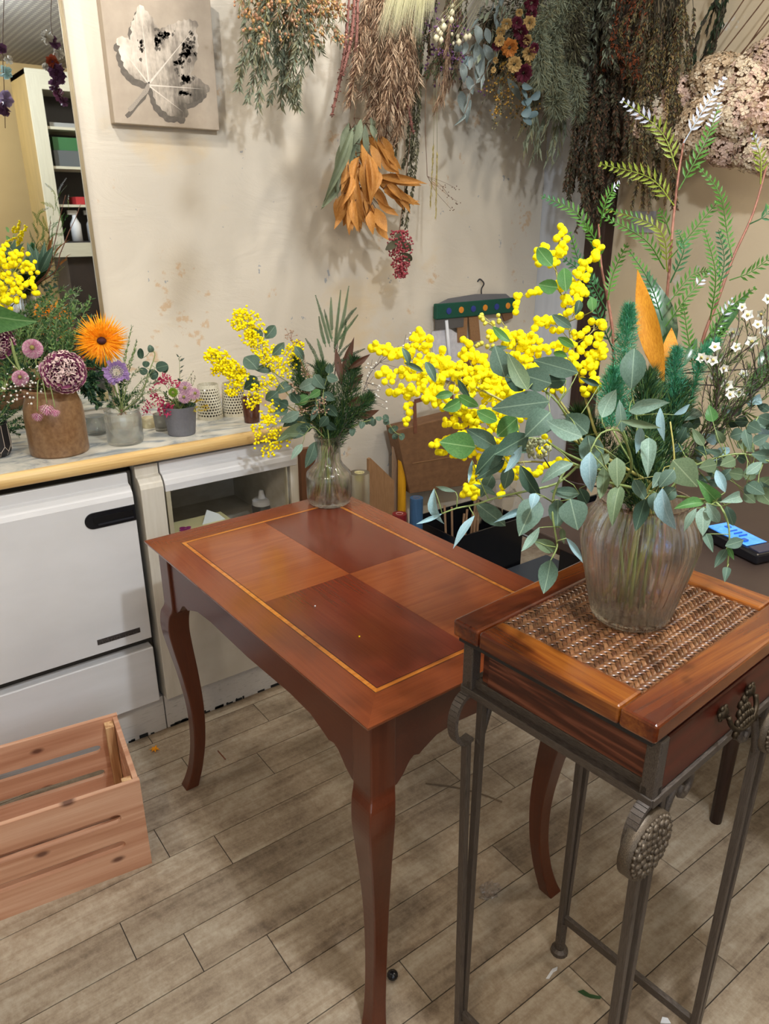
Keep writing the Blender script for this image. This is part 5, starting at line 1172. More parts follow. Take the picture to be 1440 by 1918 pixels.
for k in range(80):
    p = at(R.gauss(50, 28), R.gauss(720, 17), CD_-.05+R.gauss(0, .02)); s.tube([CR.lerp(p, .5), p], .0004, 3); b.ball(p, R.uniform(.0016, .0034))
b.build('blossom', M_wax, t, kind='stuff', smooth=True); s.build('twig', M_stemr, t, kind='stuff')
spray('dense dark greens between crock and glass jar', CR+V((.07,.09,0)), tips(((170,700),(180,720),(165,740),(190,735),(175,680),(160,720),(200,700),(150,690),(185,760),(175,750)), CD_+.08, .04), [L_dd, L_m, L_dd], 90, .018, .008)
spray('wide leafy greens left of the crock behind the black pot', CR+V((-.10,.05,0)), tips(((0,690),(10,660),(-20,700),(30,650),(20,620),(-10,640),(40,720),(0,720),(60,680)), CD_+.04, .04), [L_m, L_dd, L_l], 80, .018, .006)
spray('tall conifer like greens reflected in the mirror', CR+V((.02,.22,0)), tips(((150,540),(140,560),(160,570),(120,570),(175,590),(110,600),(80,590),(130,600),(165,610),(100,560)), CD_+.24, .02), [L_m, L_s, L_m], 110, .014, .004)
# broad leaf on a pale stem at the left edge
t = empty('broad_leaf_stem', CR-RT*.04, 'pale green thick stem with one broad leaf at the left edge', 'foliage branch')
c = stem(t, [V(t.location), at(36,690,CD_), at(20,640,CD_-.02), at(2,590,CD_-.02), at(-14,560,CD_-.02)], .0042, .0038, M_stemg, 8)
put_leaf(t, at(-60,572,CD_-.03), at(66,604,CD_-.05), 62/FOC*CD_, G_k, 'lance', 20, 2); petioles(t, c, [at(-60,572,CD_-.03)], .002, M_stemg)
# mimosa and dark pointed leaves reflected by and standing before the mirror
mp = V((.215, 2.24, CZ)); mj = empty('vase', mp, 'plain glass vase left of the photo edge before the mirror', 'vase')
MB().lathe([(.01, 0), (.04, 0), (.042, .01), (.036, .15), (.033, .15), (.038, .012), (.01, .008)], mp, 28, close=True).build('vessel', M_glass, mj, smooth=True)
MD = dep_of(mp+Z*.3)
mimosa('yellow mimosa branch before the mirror at the left edge', mp+Z*.01, [(-60,690),(-30,600),(20,520),(40,490)], [([(0,560),(25,520),(50,490)], 50, .5), ([(-10,530),(10,490),(25,468)], 44, .5), ([(10,570),(35,545),(55,520)], 40, .5), ([(50,540),(75,550)], 18, .4), ([(-20,560),(5,540)], 40, .5)], MD, (), .0066, None, 300)
spray('dark pointed leaves standing behind the left mimosa', mp+Z*.02, [], L_dd)if False else None
t = empty('pointed_leaf_twig', mp+Z*.01, 'twig of dark pointed leaves before the mirror above the mimosa', 'foliage branch')
c = stem(t, [mp+Z*.01, at(-20,640,MD+.05), at(50,540,MD+.06), at(76,510,MD+.06)], .002, .0012, M_stemd)
for x, y in ((50,452),(66,462),(84,452),(100,460),(92,480),(60,480)): put_leaf(t, at(74,512,MD+.06), at(x,y,MD+.06+R.uniform(-.02,.02)), 15/FOC*MD, G_d, 'lance', R.uniform(-20,20))
b = None
gum('eucalyptus sprig with dark leaves low at the left of the small bouquet', bl(), [(612,832),(590,790),(550,770),(520,760)], [(555,775,530,800,20,'d'),(540,765,512,775,18,'g'),(530,760,505,748,18,'d'),(570,780,552,808,22,'g'),(585,790,566,778,18,'d'),(575,760,560,778,16,'g'),(560,750,540,738,18,'g')], B0, group=g2)
gum('eucalyptus sprig with leaves facing the middle of the small bouquet', bl(), [(616,832,-.02),(612,790,-.04),(605,740,-.05),(615,700,-.04)], [(610,760,632,780,20,'d'),(606,745,590,760,18,'g'),(606,735,628,750,18,'g'),(612,712,596,722,16,'d'),(612,705,634,712,18,'g'),(616,700,618,680,16,'d'),(614,780,598,800,18,'d'),(612,790,630,805,16,'d')], B0, group=g2)
# ---- in the niche
sq = on(491, 948, 1, 2.06); so = empty('squeeze_bottle', (sq.x, 2.06, NZ), 'white squeeze bottle with pointed nozzle in the open niche', 'bottle'); q = V(so.location); hh = on(491, 917, 1, 2.06).z-NZ; kb = dep_of(q)/FOC
M_wp = mat('white_plastic', 'dadde2', None, 5, .35); M_cp = clearglass('milky_plastic', (.85, .88, .95, 1), .25, .35)
zz = on(491, 944, 1, 2.06).z-NZ
MB().lathe([(.002, 0), (18*kb, 0), (19*kb, .004), (19*kb, zz), (15*kb, zz+.004), (.002, zz+.004)], q, 28, close=True).build('body', M_cp, so, smooth=True)
MB().lathe([(18*kb, zz+.001), (18*kb, zz+.016), (15*kb, zz+.020), (7*kb, zz+.021), (4.5*kb, hh-.004), (3*kb, hh), (.001, hh)], q, 28, close=True).build('cap', M_wp, so, smooth=False)
bx = on(365, 985, 1, 2.0); pk = empty('paper_packet', (bx.x, 2.02, NZ), 'pale yellow printed packet with white paper in the open niche', 'packet')
zt_ = on(360, 985, 1, 2.0).z
MB().box((bx.x-.07, 1.96, NZ), (bx.x+.11, 2.06, zt_)).build('box', mat('pale_yellow_card', 'd6cf9c', None, 5, .6), pk)
MB().prism([(0, 0), (.075, .0), (.055, .022), (.02, .042)], (bx.x+.02, 1.99, zt_+.0005), (1, 0, 0), (0, .1, 1), (0, 1, -.1), .002).build('paper', mat('white_paper', 'd4dde2', None, 5, .6), pk)
b = MB()
for x, y, r_ in ((-.045, 1.985, .009), (-.030, 1.98, .010), (-.038, 2.0, .010), (-.022, 1.995, .008)): b.lathe([(.0005, .0008), (r_, .0008), (r_, 0)], (bx.x+x, y, zt_), 10)
b.build('printed_flower', mat('magenta_print', 'b82f7a', '5a2a6a', 200, .6), pk, kind='stuff')
MB().tube([on(320, 975, 1, 1.97), on(308, 945, 1, 2.1)], .0018, 6).build('thin_rod', mat('pale_rod', 'cfcabf', None, 5, .5), None, False, 'thin pale rod leaning in the left corner of the niche', 'rod')
# ================================================================ dried bunches hanging from the ceiling
HY = 2.12                      # plane of the bunches near the back wall
ROD = 2.34
rail = empty('hanging_rail', (1.9, 2.14, 2.33), 'thin metal rail near the ceiling from which the dried bunches hang', 'rail')
MB().tube([(.9, 2.16, ROD), (2.45, 2.10, ROD), (2.38, .9, ROD)], .007, 8).build('bar', M_ironb, rail)
for p in ((1.0, 2.156), (2.44, 2.10), (2.385, 1.0)): MB().tube([(*p, ROD), (*p, 2.5)], .005, 6).build('hanger', M_ironb, rail)
M_tw = mat('twine', 'b09a70', None, 5, .8)
def bunch(name, label, x, y=HY, cat='dried bunch', group='dried bunches hanging upside down'):
    t = empty(name, (x, y, ROD-.02), label, cat, group)
    MB().lathe([(.016, -.02), (.018, -.012), (.018, .004), (.016, .012)], (x, y, ROD-.03), 12, close=True).build('twine', M_tw, t)
    return t
def hang(t, px, py, y, sag=.0, k=14, j=.02, kink=.3):       # a strand from the tie to a traced tip
    e = on(px, py, 1, y); r0 = V(t.location)+V((R.gauss(0,.008), R.gauss(0,.008), -.01))
    m = r0.lerp(e, kink); m.x += (e.x-r0.x)*.15; m.z = min(r0.z-.01, m.z+.02)
    return bez([r0, m+rv(j*.4), r0.lerp(e, .7)+rv(j), e], k)
def strands(t, tips, y, m, r=.0011, dy=.05, j=.02):
    b = MB(); cs = []
    for px, py in tips: c = hang(t, px, py, y+R.uniform(-dy, dy), j=j); cs.append(c); b.tube(c, [r*(1-.5*i/len(c)) for i in range(len(c))], 4)
    b.build('stem', m, t, kind='stuff'); return cs
def scat(x0, x1, y0, y1, n): return [(R.uniform(x0, x1), R.uniform(y0, y1)) for _ in range(n)]
D_ol = leafmat('dry_olive', '787659', '8a876a', .6, .15, 30); D_dk = leafmat('dry_dark', '4a4838', '5a5844', .6, .1, 30); D_gr = leafmat('dry_greygreen', '7b8472', '90977f', .6, .15, 30)
D_br = leafmat('dry_tan', '9a8068', 'b09478', .65, .15, 30); D_bd = leafmat('dry_brown', '5e4536', '725642', .65, .12, 30); D_ft = leafmat('dry_feather', 'b49c82', 'c6ae94', .65, .15, 30); D_bk = leafmat('dry_black', '322e26', '423c30', .7, .05, 30)
B_or = mat('orange_berry', 'b57f44', 'c49a62', 60, .5); B_pk = mat('pinkish_berry', 'bd9070', 'b0805e', 60, .5); B_yl = mat('ochre_berry', '9a7428', 'b08a38', 60, .55)
DENS = {'dark_bush_bunch': 2.6, 'olive_bush_bunch': 2.6, 'grey_leaf_bunch': 2.2, 'tan_moss_bunch': 2.4, 'rusty_bunch': 2, 'stem_bundle': 1.6, 'dark_green_bundle': 1.8, 'dark_filler_bunch': 2.2, 'statice_bunch': 1.8}
def leafy(t, cs, mats, per, ln, wd, spread=.6, lo=.2, fwd=.8, name='leaflet', bend=.2):
    b = MB(); per = int(per*DENS.get(t.name.split('.')[0], 1.))
    for c in cs: leaflets(b, c, per, ln, wd, spread, list(range(len(mats))), V((0,0,-.5)), lo, fwd, bend)
    b.build(name, mats, t, kind='stuff')
def berries(t, cs, mats, per, rad, spr, lo=.4, name='berry', clus=5):
    b = MB(); s = MB()
    for c in cs:
        for k in range(per):
            i = int((lo+(1-lo)*R.random())*(len(c)-1)); p0 = c[i]+rv(spr); s.tube([c[i], p0], .0006, 3, cap=False)
            for q in range(clus): p = p0+rv(rad*2.2); s.tube([p0, p], .0004, 3, cap=False); b.ball(p, rad*R.uniform(.8, 1.2), R.randrange(len(mats)), sub=0)
    b.build(name, mats, t, smooth=True, kind='stuff'); s.build('twig', M_stemy if rad > .004 else D_br, t, kind='stuff')
# 1 pepper berries with olive leaves (left)
t = bunch('pepperberry_bunch', 'orange pepperberry bunch with grey green leaves, leftmost of the hanging bunches', 1.30, 2.14)
cs = strands(t, [(446,165),(462,190),(482,205),(497,150),(505,188),(525,200),(540,150),(548,196),(556,172),(470,120),(450,130),(468,60),(580,120),(520,120),(545,110),(490,100),(560,205),(535,175),(600,95)], 2.13, D_bd, .0013)
leafy(t, cs, [D_gr, D_ol, D_gr], 230, .030, .0060, .95, .25)
cs2 = strands(t, [(448,20),(470,75),(480,40),(500,60),(490,95),(545,95),(530,85),(560,60),(600,50),(608,85),(585,90),(640,30),(620,70),(655,50),(575,30),(600,20),(640,80),(630,55),(520,30),(465,10),(550,25)], 2.09, M_stemy, .0011)
berries(t, cs2, [B_or, B_pk, B_pk], 10, .0043, .017, .5)
leafy(t, cs2, [D_ol, D_gr, D_br], 110, .024, .005, .9, .3)
# 2 feathery brown bunch
t = bunch('feathery_bunch', 'feathery tan grevillea bunch hanging above the orange leaves', 1.62, 2.12)
cs = strands(t, [(668,135),(690,140),(700,125),(680,175),(705,200),(690,215),(712,245),(725,265),(738,262),(747,250),(742,205),(760,190),(776,170),(782,150),(770,125),(757,150),(735,150),(720,170),(660,85),(676,100),(655,195),(697,190),(730,225),(715,215),(765,175),(752,215)], 2.10, D_bd, .0014, .06, .015)
leafy(t, cs, [D_br, D_ft, D_bd], 330, .046, .0036, .75, .2, .8, bend=.4)
# 3 amaranthus tails
t = bunch('amaranthus_bunch', 'dull red amaranthus tails hanging among the feathery bunch', 1.52, 2.13)
M_am = mat('amaranthus_red', '6d4540', '8a5c50', 150, .8)
for px, py in ((622,214),(652,195),(748,230),(773,246),(642,140),(735,205)):
    c = hang(t, px, py, 2.10, k=22, j=.008); b = MB(); n = len(c); b.tube(c, [.0015+.0035*math.sin(PI*min(1, max(0, (i/n-.35)/.65*.95)))+.0004*(i % 2) for i in range(n)], 8)
    for i in range(n//3, n):
        for k in range(16): b.ball(c[i]+rv(.0032), .0022)
    b.build('tail', M_am, t, smooth=True)
# 4 pale grass
t = bunch('pale_grass_bunch', 'pale yellow green grass bunch cut by the top edge', 1.70, 2.06)
M_pg = leafmat('pale_grass', 'f4f3cf', 'faf8dc', .6, .3, 20)
b = MB()
for k in range(900):
    x = R.uniform(702, 812); y = (72 if x < 745 else (60 if x < 770 else 78 if x < 790 else 35))+R.gauss(0, 9)
    e = on(x, y, 1, 2.05+R.uniform(-.05, .05)); r0 = V(t.location)+V((R.gauss(0,.014), R.gauss(0,.014), -.02)); m = V((r0.x*.35+e.x*.65, r0.y*.35+e.y*.65, r0.z*.55+e.z*.45)); s = V((.00075, .0004, 0))
    b.add([r0-s, r0+s, m-s, m+s, e], [(0,1,3,2),(2,3,4)])
b.build('grass_blades', M_pg, t, kind='stuff')
# 5 orange magnolia leaves
t = bunch('magnolia_bunch', 'bunch of large dried orange magnolia leaves pointing down', 1.66, 2.16)
M_ol_ = leafmat('dried_orange_leaf', 'bd7f3e', 'd09a56', .5, .2, 16, 'b07a3c'); M_gl = leafmat('dried_green_leaf', '6f7a64', '818a72', .55, .15, 16, '8c9480')
cs = strands(t, [(668,300),(650,290),(690,300),(700,270),(720,300),(735,290),(760,310),(705,330),(680,350),(730,340)], 2.16, D_bd, .0018, .02, .008)
ends = []
for bx, by, tx, ty, w_, m in ((725,870,655,1040,62,0),(720,1000,618,1295,74,0),(715,1080,700,1325,64,0),(740,970,785,1260,72,0),(720,1120,752,1305,54,0),(800,850,815,1145,80,0),(815,730,955,975,80,0),(830,790,900,930,54,0),(840,1000,1045,1135,66,0),(860,990,1135,1030,54,0),(900,1080,1105,1152,54,0),(840,1060,918,1195,64,0),(830,1150,850,1285,60,0),(850,1170,915,1305,78,0),(960,1050,1045,1195,54,0),(740,880,690,1080,56,0),(790,1000,800,1200,60,0),(690,1080,640,1230,60,0),
                          (760,880,720,1090,50,0),(880,900,990,1010,44,0),(780,1090,800,1270,50,0),(700,950,660,1150,46,0),(860,1120,960,1180,44,0),(735,1130,720,1290,40,0),(840,930,830,1090,50,0),(770,760,790,960,60,0),(905,1000,1000,1100,44,0),(880,830,1000,960,40,0),(670,1120,625,1270,36,0),(760,1170,770,1290,40,0),(800,760,860,900,50,0),(800,1080,870,1230,44,0),
                          (670,760,655,960,36,1),(750,720,700,960,40,1),(790,700,800,900,40,1),(690,700,640,1100,44,1),(720,720,558,1142,62,1),(740,700,760,885,54,1),(700,690,650,905,44,1),(640,1040,543,1172,44,1),(770,700,730,850,50,1),(820,700,860,800,40,1)):
    for rep in range(2):
        jx, jy = R.gauss(0, 20)*rep, R.gauss(0, 30)*rep
        yy = 2.15+R.uniform(-.06, .04); a = on(420+(bx+jx*.5)/3, (by+jy)/3, 1, yy); e = on(420+(tx+jx)/3, (ty+jy)/3, 1, yy+R.uniform(-.04, .03)); put_leaf(t, a, e, w_/3*dep_of(a)/FOC*.92, (M_ol_, M_gl)[m], 'lance', R.uniform(-40, 40)); ends.append(a)
        q = min((c for c in cs), key=lambda c: (near(c, a)-a).length); MB().tube([near(q, a), a], .0014, 4).build('leaf_stalk', D_bd, t)
# 6 red berries
t = bunch('red_berry_sprig', 'small cluster of red pink berries at the lowest hanging tip', 1.78, 2.16)
B_rd = mat('red_berry', '8f2a38', 'a8434c', 90, .45); B_rp = mat('rose_berry', 'b05a60', 'a04450', 90, .5)
c = hang(t, 748, 432, 2.15, j=.004); b = MB(); b.tube(c, .0014, 5); cc = bez([c[-1], on(750, 520, 1, 2.15)], 8); b.tube(cc, .001, 5); b.build('stem', D_bd, t)
b = MB()
for k in range(560): f = R.random(); p = cc[0].lerp(cc[-1], f)+V((R.gauss(0,1), R.gauss(0,1), 0)).normalized()*.058*R.uniform(.1,1)*(1-.6*f)*(.5+.5*min(1, f*4)); b.ball(p, .0036, R.randrange(2))
b.build('berry', [B_rd, B_rp], t, smooth=True, kind='stuff')
for bx, by, tx, ty in ((745,452,722,468),(752,452,770,470),(752,474,772,488),(740,440,752,448)): put_leaf(t, on(bx,by,1,2.14), on(tx,ty,1,2.13), .026, D_dk, 'oval', 0)
# 7 dark filling behind the orange leaves, grass ear and thin twig
t = bunch('dark_filler_bunch', 'dark olive filler with a grass ear right of the orange leaves', 1.80, 2.18)
cs = strands(t, [(770,330),(755,310),(762,270),(740,290),(775,300),(752,420),(760,425),(745,250)], 2.19, D_dk, .0013, .03)
leafy(t, cs, [D_dk, D_ol, D_dk], 120, .018, .006, .7, .35)
cs = strands(t, [(816,405),(806,385)], 2.12, D_ol, .0013, .01, .006); leafy(t, cs, [leafmat('straw', 'a89a62', 'b8aa72', .6, .2)], 70, .022, .0025, .22, .72, 1.2)
b = MB(); c = hang(t, 800, 330, 2.12, j=.01); b.tube(c, .001, 4)
for e in ((852,352),(856,378),(845,392),(832,350),(842,368)): q = on(*e, 1, 2.12); cv = bez([c[-1], c[-1].lerp(q, .5)+rv(.01), q], 8); b.tube(cv, .0006, 3); [b.ball(cv[-1]+rv(.006), .002) for _ in range(5)]
b.build('twig', D_bd, t, kind='stuff')
# 8 white pods
t = bunch('pod_bunch', 'bunch of round white papery pods hanging at the top', 1.98, 2.05)
M_pod = leafmat('white_pod', 'd8d2b8', 'c8c0a0', .5, .2, 60); b = MB()
for X, Y, r_ in ((795,50,15),(790,100,22),(785,160,22),(725,215,26),(665,300,26),(703,318,22),(845,335,22),(900,295,22),(928,288,20),(835,290,16),(680,240,18),(715,165,14),(700,270,22),(800,345,12),(790,270,12),(765,140,12)):
    p = on(660+X/4.235, Y/4.235, 1, 2.04+R.uniform(-.03, .03)); b.tube(bez([V(t.location)-Z*.01, V(t.location).lerp(p, .4)-Z*.03, p+Z*.02, p], 10), .0008, 4)
    rr = r_/4.235*dep_of(p)/FOC; MB().lathe([(.0006, rr*1.2), (rr*.5, rr*.85), (rr*.97, rr*.2), (rr*.9, -.4*rr), (rr*.45, -.95*rr), (.0006, -1.25*rr)], p, 10, fn=lambda r, z, q: r*(1+.09*math.cos(5*q))).build('pod', M_pod, t, smooth=True)
b.build('stem', D_ol, t, kind='stuff')
# 9 purple statice and dark greens
t = bunch('statice_bunch', 'dark green bunch with purple statice between grass and eucalyptus', 1.88, 2.12)
cs = strands(t, [(790,120),(800,145),(815,135),(825,110),(805,100),(785,85),(830,140),(812,155),(795,140),(842,120),(850,150),(835,165),(860,190)], 2.14, D_dk, .0012, .05)
leafy(t, cs, [D_dk, leafmat('dry_green', '3c4a2c', '4c5a38', .6, .1), D_bd], 130, .016, .004, .7, .3)
berries(t, cs, [mat('purple_statice', '54305c', '6a4474', 60, .7)], 4, .0034, .02, .55, 'floret', 6)
cs = strands(t, [(830,190),(836,170),(822,150),(815,205),(845,160),(825,185)], 2.11, D_br, .0012, .03); leafy(t, cs, [D_br, D_bd], 80, .036, .0024, .45, .4, 1.)
# 10 grey eucalyptus
t = bunch('eucalyptus_bunch', 'bunch of hanging dried grey eucalyptus leaves with one pale blue disc', 2.12, 2.08)
M_ge = leafmat('dried_gum_grey', '6f7b7a', '838e8c', .5, .15, 18, '788482'); M_gb2 = leafmat('dried_gum_blue', 'a3bcc0', None, .5, .1)
cs = strands(t, [(885,130),(900,150),(870,120),(915,130),(880,170),(935,160),(860,90)], 2.10, D_bd, .0012, .03)
for X, Y, X2, Y2, w_, m in ((905,445,908,540,70,1),(980,330,1025,650,84,0),(1040,350,1125,515,64,0),(875,500,885,660,55,0),(920,600,955,755,55,0),(860,720,885,905,64,0),(940,790,905,985,48,0),(890,900,803,1002,22,0),(1225,620,1342,805,52,0),(985,200,1000,360,60,0),(830,350,850,420,60,0),(940,440,930,560,40,0),(1000,520,980,640,40,0),(1060,220,1090,350,50,0),(900,330,880,440,50,0)):
    yy = 2.09+R.uniform(-.04, .04); a = on(660+X/4.235, Y/4.235, 1, yy); e = on(660+X2/4.235, Y2/4.235, 1, yy+R.uniform(-.02, .02)); put_leaf(t, a, e, w_/4.235*dep_of(a)/FOC*1.15, (M_ge, M_gb2)[m], 'round' if m else 'gum', R.uniform(-25, 25))
    q = min((c for c in cs), key=lambda c: (near(c, a)-a).length); MB().tube(bez([near(q, a), near(q, a).lerp(a, .5)+rv(.004), a], 4), .001, 4).build('leaf_stalk', D_bd, t)
leafy(t, cs, [M_ge, D_gr], 14, .045, .014, .5, .3, 1.)
# 11 strawflowers with maroon
t = bunch('strawflower_bunch', 'bunch of tan strawflowers and maroon blooms hanging near the corner', 2.22, 2.00)
F_t = leafmat('straw_tan', 'a88a56', 'b89a66', .6, .15, 40); F_m = leafmat('maroon', '4a1626', '5a2030', .6, .1, 40); F_o = leafmat('dull_orange', 'a4642c', 'b07438', .6, .15, 40)
cs = strands(t, [(930,60),(960,100),(975,40),(990,95),(940,80),(985,120),(965,130),(950,40),(1000,70)], 2.02, D_ol, .0013, .04)
def strawf(p, R0, m):
    n = ((EYE-p).normalized()-Z*.5+rv(.3)).normalized(); a = n.cross(V((.2,.4,.9))).normalized(); b_ = n.cross(a); o = MB()
    for k in range(26):
        f = (k+.5)/26; el = math.acos(1-1.2*f); q = k*2.4; w_ = n*math.cos(el)+(a*math.cos(q)+b_*math.sin(q))*math.sin(el); s = n.cross(w_)*.32*R0
        o.add([p+w_*R0*.2, p+w_*R0*.75+s, p+w_*R0*1.05, p+w_*R0*.75-s], [(0,1,2,3)])
    o.build('flower_head', m, t)
for X, Y, r_, m in ((290,95,26,F_t),(365,170,44,F_t),(150,235,34,F_t),(195,175,38,F_t),(140,305,36,F_t),(215,355,58,F_o),(350,295,34,F_t),(365,400,48,F_t),(350,485,26,F_t),(115,450,22,F_t),(95,525,20,F_t),(250,480,52,F_t),(300,240,52,F_m),(330,310,40,F_m),(320,545,60,F_m),(380,20,50,F_m),(120,340,36,F_m),(380,100,40,F_m),(270,170,40,F_m),(400,360,34,F_m)):
    p = on(900+X/4, Y/4, 1, 1.95+R.uniform(-.03, .03)); q = min((c for c in cs), key=lambda c: (near(c, p)-p).length); MB().tube([near(q, p+Z*.04), p], .0012, 4).build('flower_stalk', D_ol, t); strawf(p, r_/4*dep_of(p)/FOC*1.15, m)
leafy(t, cs, [D_dk, D_gr, D_bk], 70, .026, .006, .6, .2)
# 12 ochre berries and dark berries
t = bunch('ochre_berry_sprig', 'sprigs of small ochre berries hanging before the grey corner wall', 2.24, 2.08)
cs = strands(t, [(922,240),(945,250),(965,262),(975,240),(935,215),(955,200),(905,190),(925,245),(980,225)], 2.10, D_dk, .001, .04)
berries(t, cs, [B_yl, D_dk, B_yl], 9, .0036, .014, .62); leafy(t, cs, [D_dk, D_ol], 40, .014, .004, .7, .4)
# 13 grey green fuzzy ropes
t = bunch('fuzzy_rope_bunch', 'long grey green fuzzy ropes hanging left of the room corner', 2.38, 1.98)
def rope(pts, rad, n, mats, ln=.03, w=.0016, y=1.98):
    c = [V(t.location)-Z*.01]+[on(900+X/4, Y/4, 1, y+R.uniform(-.02,.02)) for X, Y in pts]; plume(t, c, rad, n, ln, None, 'fuzzy_rope', w, .5, mats=mats, taper=False)
for pts, rad in (([(600,150),(640,420),(720,650),(750,900)], .036), ([(470,150),(450,420),(440,650)], .034), ([(560,200),(540,450),(560,700),(560,800)], .042), ([(520,300),(560,600),(600,880)], .04)): rope(pts, rad, 3600, [D_gr, D_gr, D_ol])
rope([(700,150),(680,300),(700,420)], .06, 3000, [D_dk, D_ol, D_bk])
rope([(330,100),(300,300),(330,560)], .05, 3000, [D_dk, D_bk, D_gr], y=2.16); rope([(100,100),(110,300),(150,540)], .05, 3000, [D_dk, D_bk, D_ol], y=2.18)
# 14 willow like leaf tips
t = bunch('willow_leaf_bunch', 'slender grey green willow leaves hanging lowest before the corner', 2.36, 2.08)
cs = strands(t, [(1000,290),(985,270),(1010,280),(1030,290),(995,250),(1020,250),(1045,280),(980,235),(1035,255),(1060,240)], 2.06, D_ol, .0011, .04)
leafy(t, cs, [D_gr, D_ol, D_gr], 46, .06, .009, .4, .45, 1., bend=.3)
# 15 blue grey round leaves
t = bunch('blue_leaf_sprig', 'short sprig of dusty blue round leaves above the ochre berries', 2.27, 1.98)
M_db = leafmat('dusty_blue', '6c8288', '7d949a', .5, .1, 20); cs = strands(t, [(990,215),(992,180)], 1.99, D_dk, .0013, .01)
for x, y in ((992,160),(985,172),(1000,175),(990,190),(982,205),(998,208),(990,220),(985,185)): put_leaf(t, on(x,y,1,1.99), on(x+R.uniform(-12,12), y+R.uniform(4,14), 1, 1.97), .036, M_db, 'round', R.uniform(-40,40))
# 16 big dark masses round the corner, hanging from the side rail
RX = 2.36
def onx(px, py, x=RX): return on(px, py, 0, x)
def hangx(t, px, py, x, k=14, j=.02):
    e = onx(px, py, x); r0 = V(t.location)+V((R.gauss(0,.008), R.gauss(0,.008), -.01)); return bez([r0, r0.lerp(e, .4)+rv(j)+V((0,(e.y-r0.y)*.2,.02)), r0.lerp(e, .75)+rv(j), e], k)
def massx(name, label, y, tips_, mats, per, ln, wd, x=RX, spread=.8, lo=.35, r=.0012, berry=None, dx=.08, fwd=.6, puff=0.):
    t = bunch(name, label, RX+.02, y); b = MB(); cs = []
    for px, py in tips_: c = hangx(t, px, py, x+R.uniform(-dx, dx)); cs.append(c); b.tube(c, r, 4)
    b.build('stem', D_bk, t, kind='stuff'); leafy(t, cs, mats, per, ln, wd, spread, lo, fwd)
    if berry: berries(t, cs, *berry)
    return t
massx('dark_bush_bunch', 'almost black bushy bunch hanging in front of the dark post', 1.98, scat(1055,1150,290,400,26)+scat(1065,1140,390,435,14)+scat(1055,1180,200,300,16)+scat(1090,1170,120,240,10), [D_dk, D_bk, D_bd], 130, .018, .007, puff=.085)
massx('olive_bush_bunch', 'dark olive brown fluffy bunch right of the black one', 1.80, scat(1150,1270,290,400,24)+scat(1180,1300,180,300,14)+scat(1150,1250,100,200,10), [D_ol, leafmat('dry_moss', '86744a', '978452', .65, .1), D_bd, D_dk], 130, .016, .005, x=2.34, puff=.093)
massx('rusty_bunch', 'small rust brown bunch half hidden between the dark bunches', 1.90, scat(1150,1200,120,160,8)+scat(1130,1180,90,140,6), [leafmat('rust', '6a3520', '7a4228', .6, .1), D_bk], 60, .018, .007, x=2.30, puff=.068)
massx('grey_leaf_bunch', 'grey leafy bunch at the top in front of the dark post', 2.0, scat(1060,1180,20,140,16)+scat(1080,1150,80,180,8), [D_gr, D_dk, D_bk], 50, .035, .013, x=2.32, fwd=.9, puff=.085)
massx('tan_moss_bunch', 'tan fluffy bunch hanging low behind the tall frond tip', 1.72, scat(1190,1270,330,400,12)+scat(1200,1260,260,340,8), [leafmat('dry_tan_moss', 'a8905c', '94804e', .65, .1), D_br], 130, .013, .004, x=2.40, puff=.085)
# 17 upside-down bundles of stems at top right
massx('stem_bundle', 'slim brown green bundle hanging at the top right of the post', 1.62, [(1240,150),(1250,165),(1232,130),(1245,180),(1255,140),(1262,170),(1225,170)], [D_ol, D_dk, D_bd], 60, .03, .005, x=2.42, spread=.3, fwd=1.2, dx=.02)
massx('dark_green_bundle', 'dark green bundle hanging beside the cream hydrangeas', 1.42, [(1300,140),(1310,155),(1320,120),(1330,90),(1335,60),(1296,165),(1325,50)], [leafmat('dry_deep_green', '2c3a2a', '36462f', .6, .1), D_bk], 60, .03, .009, x=2.44, spread=.35, fwd=1.1, dx=.02)
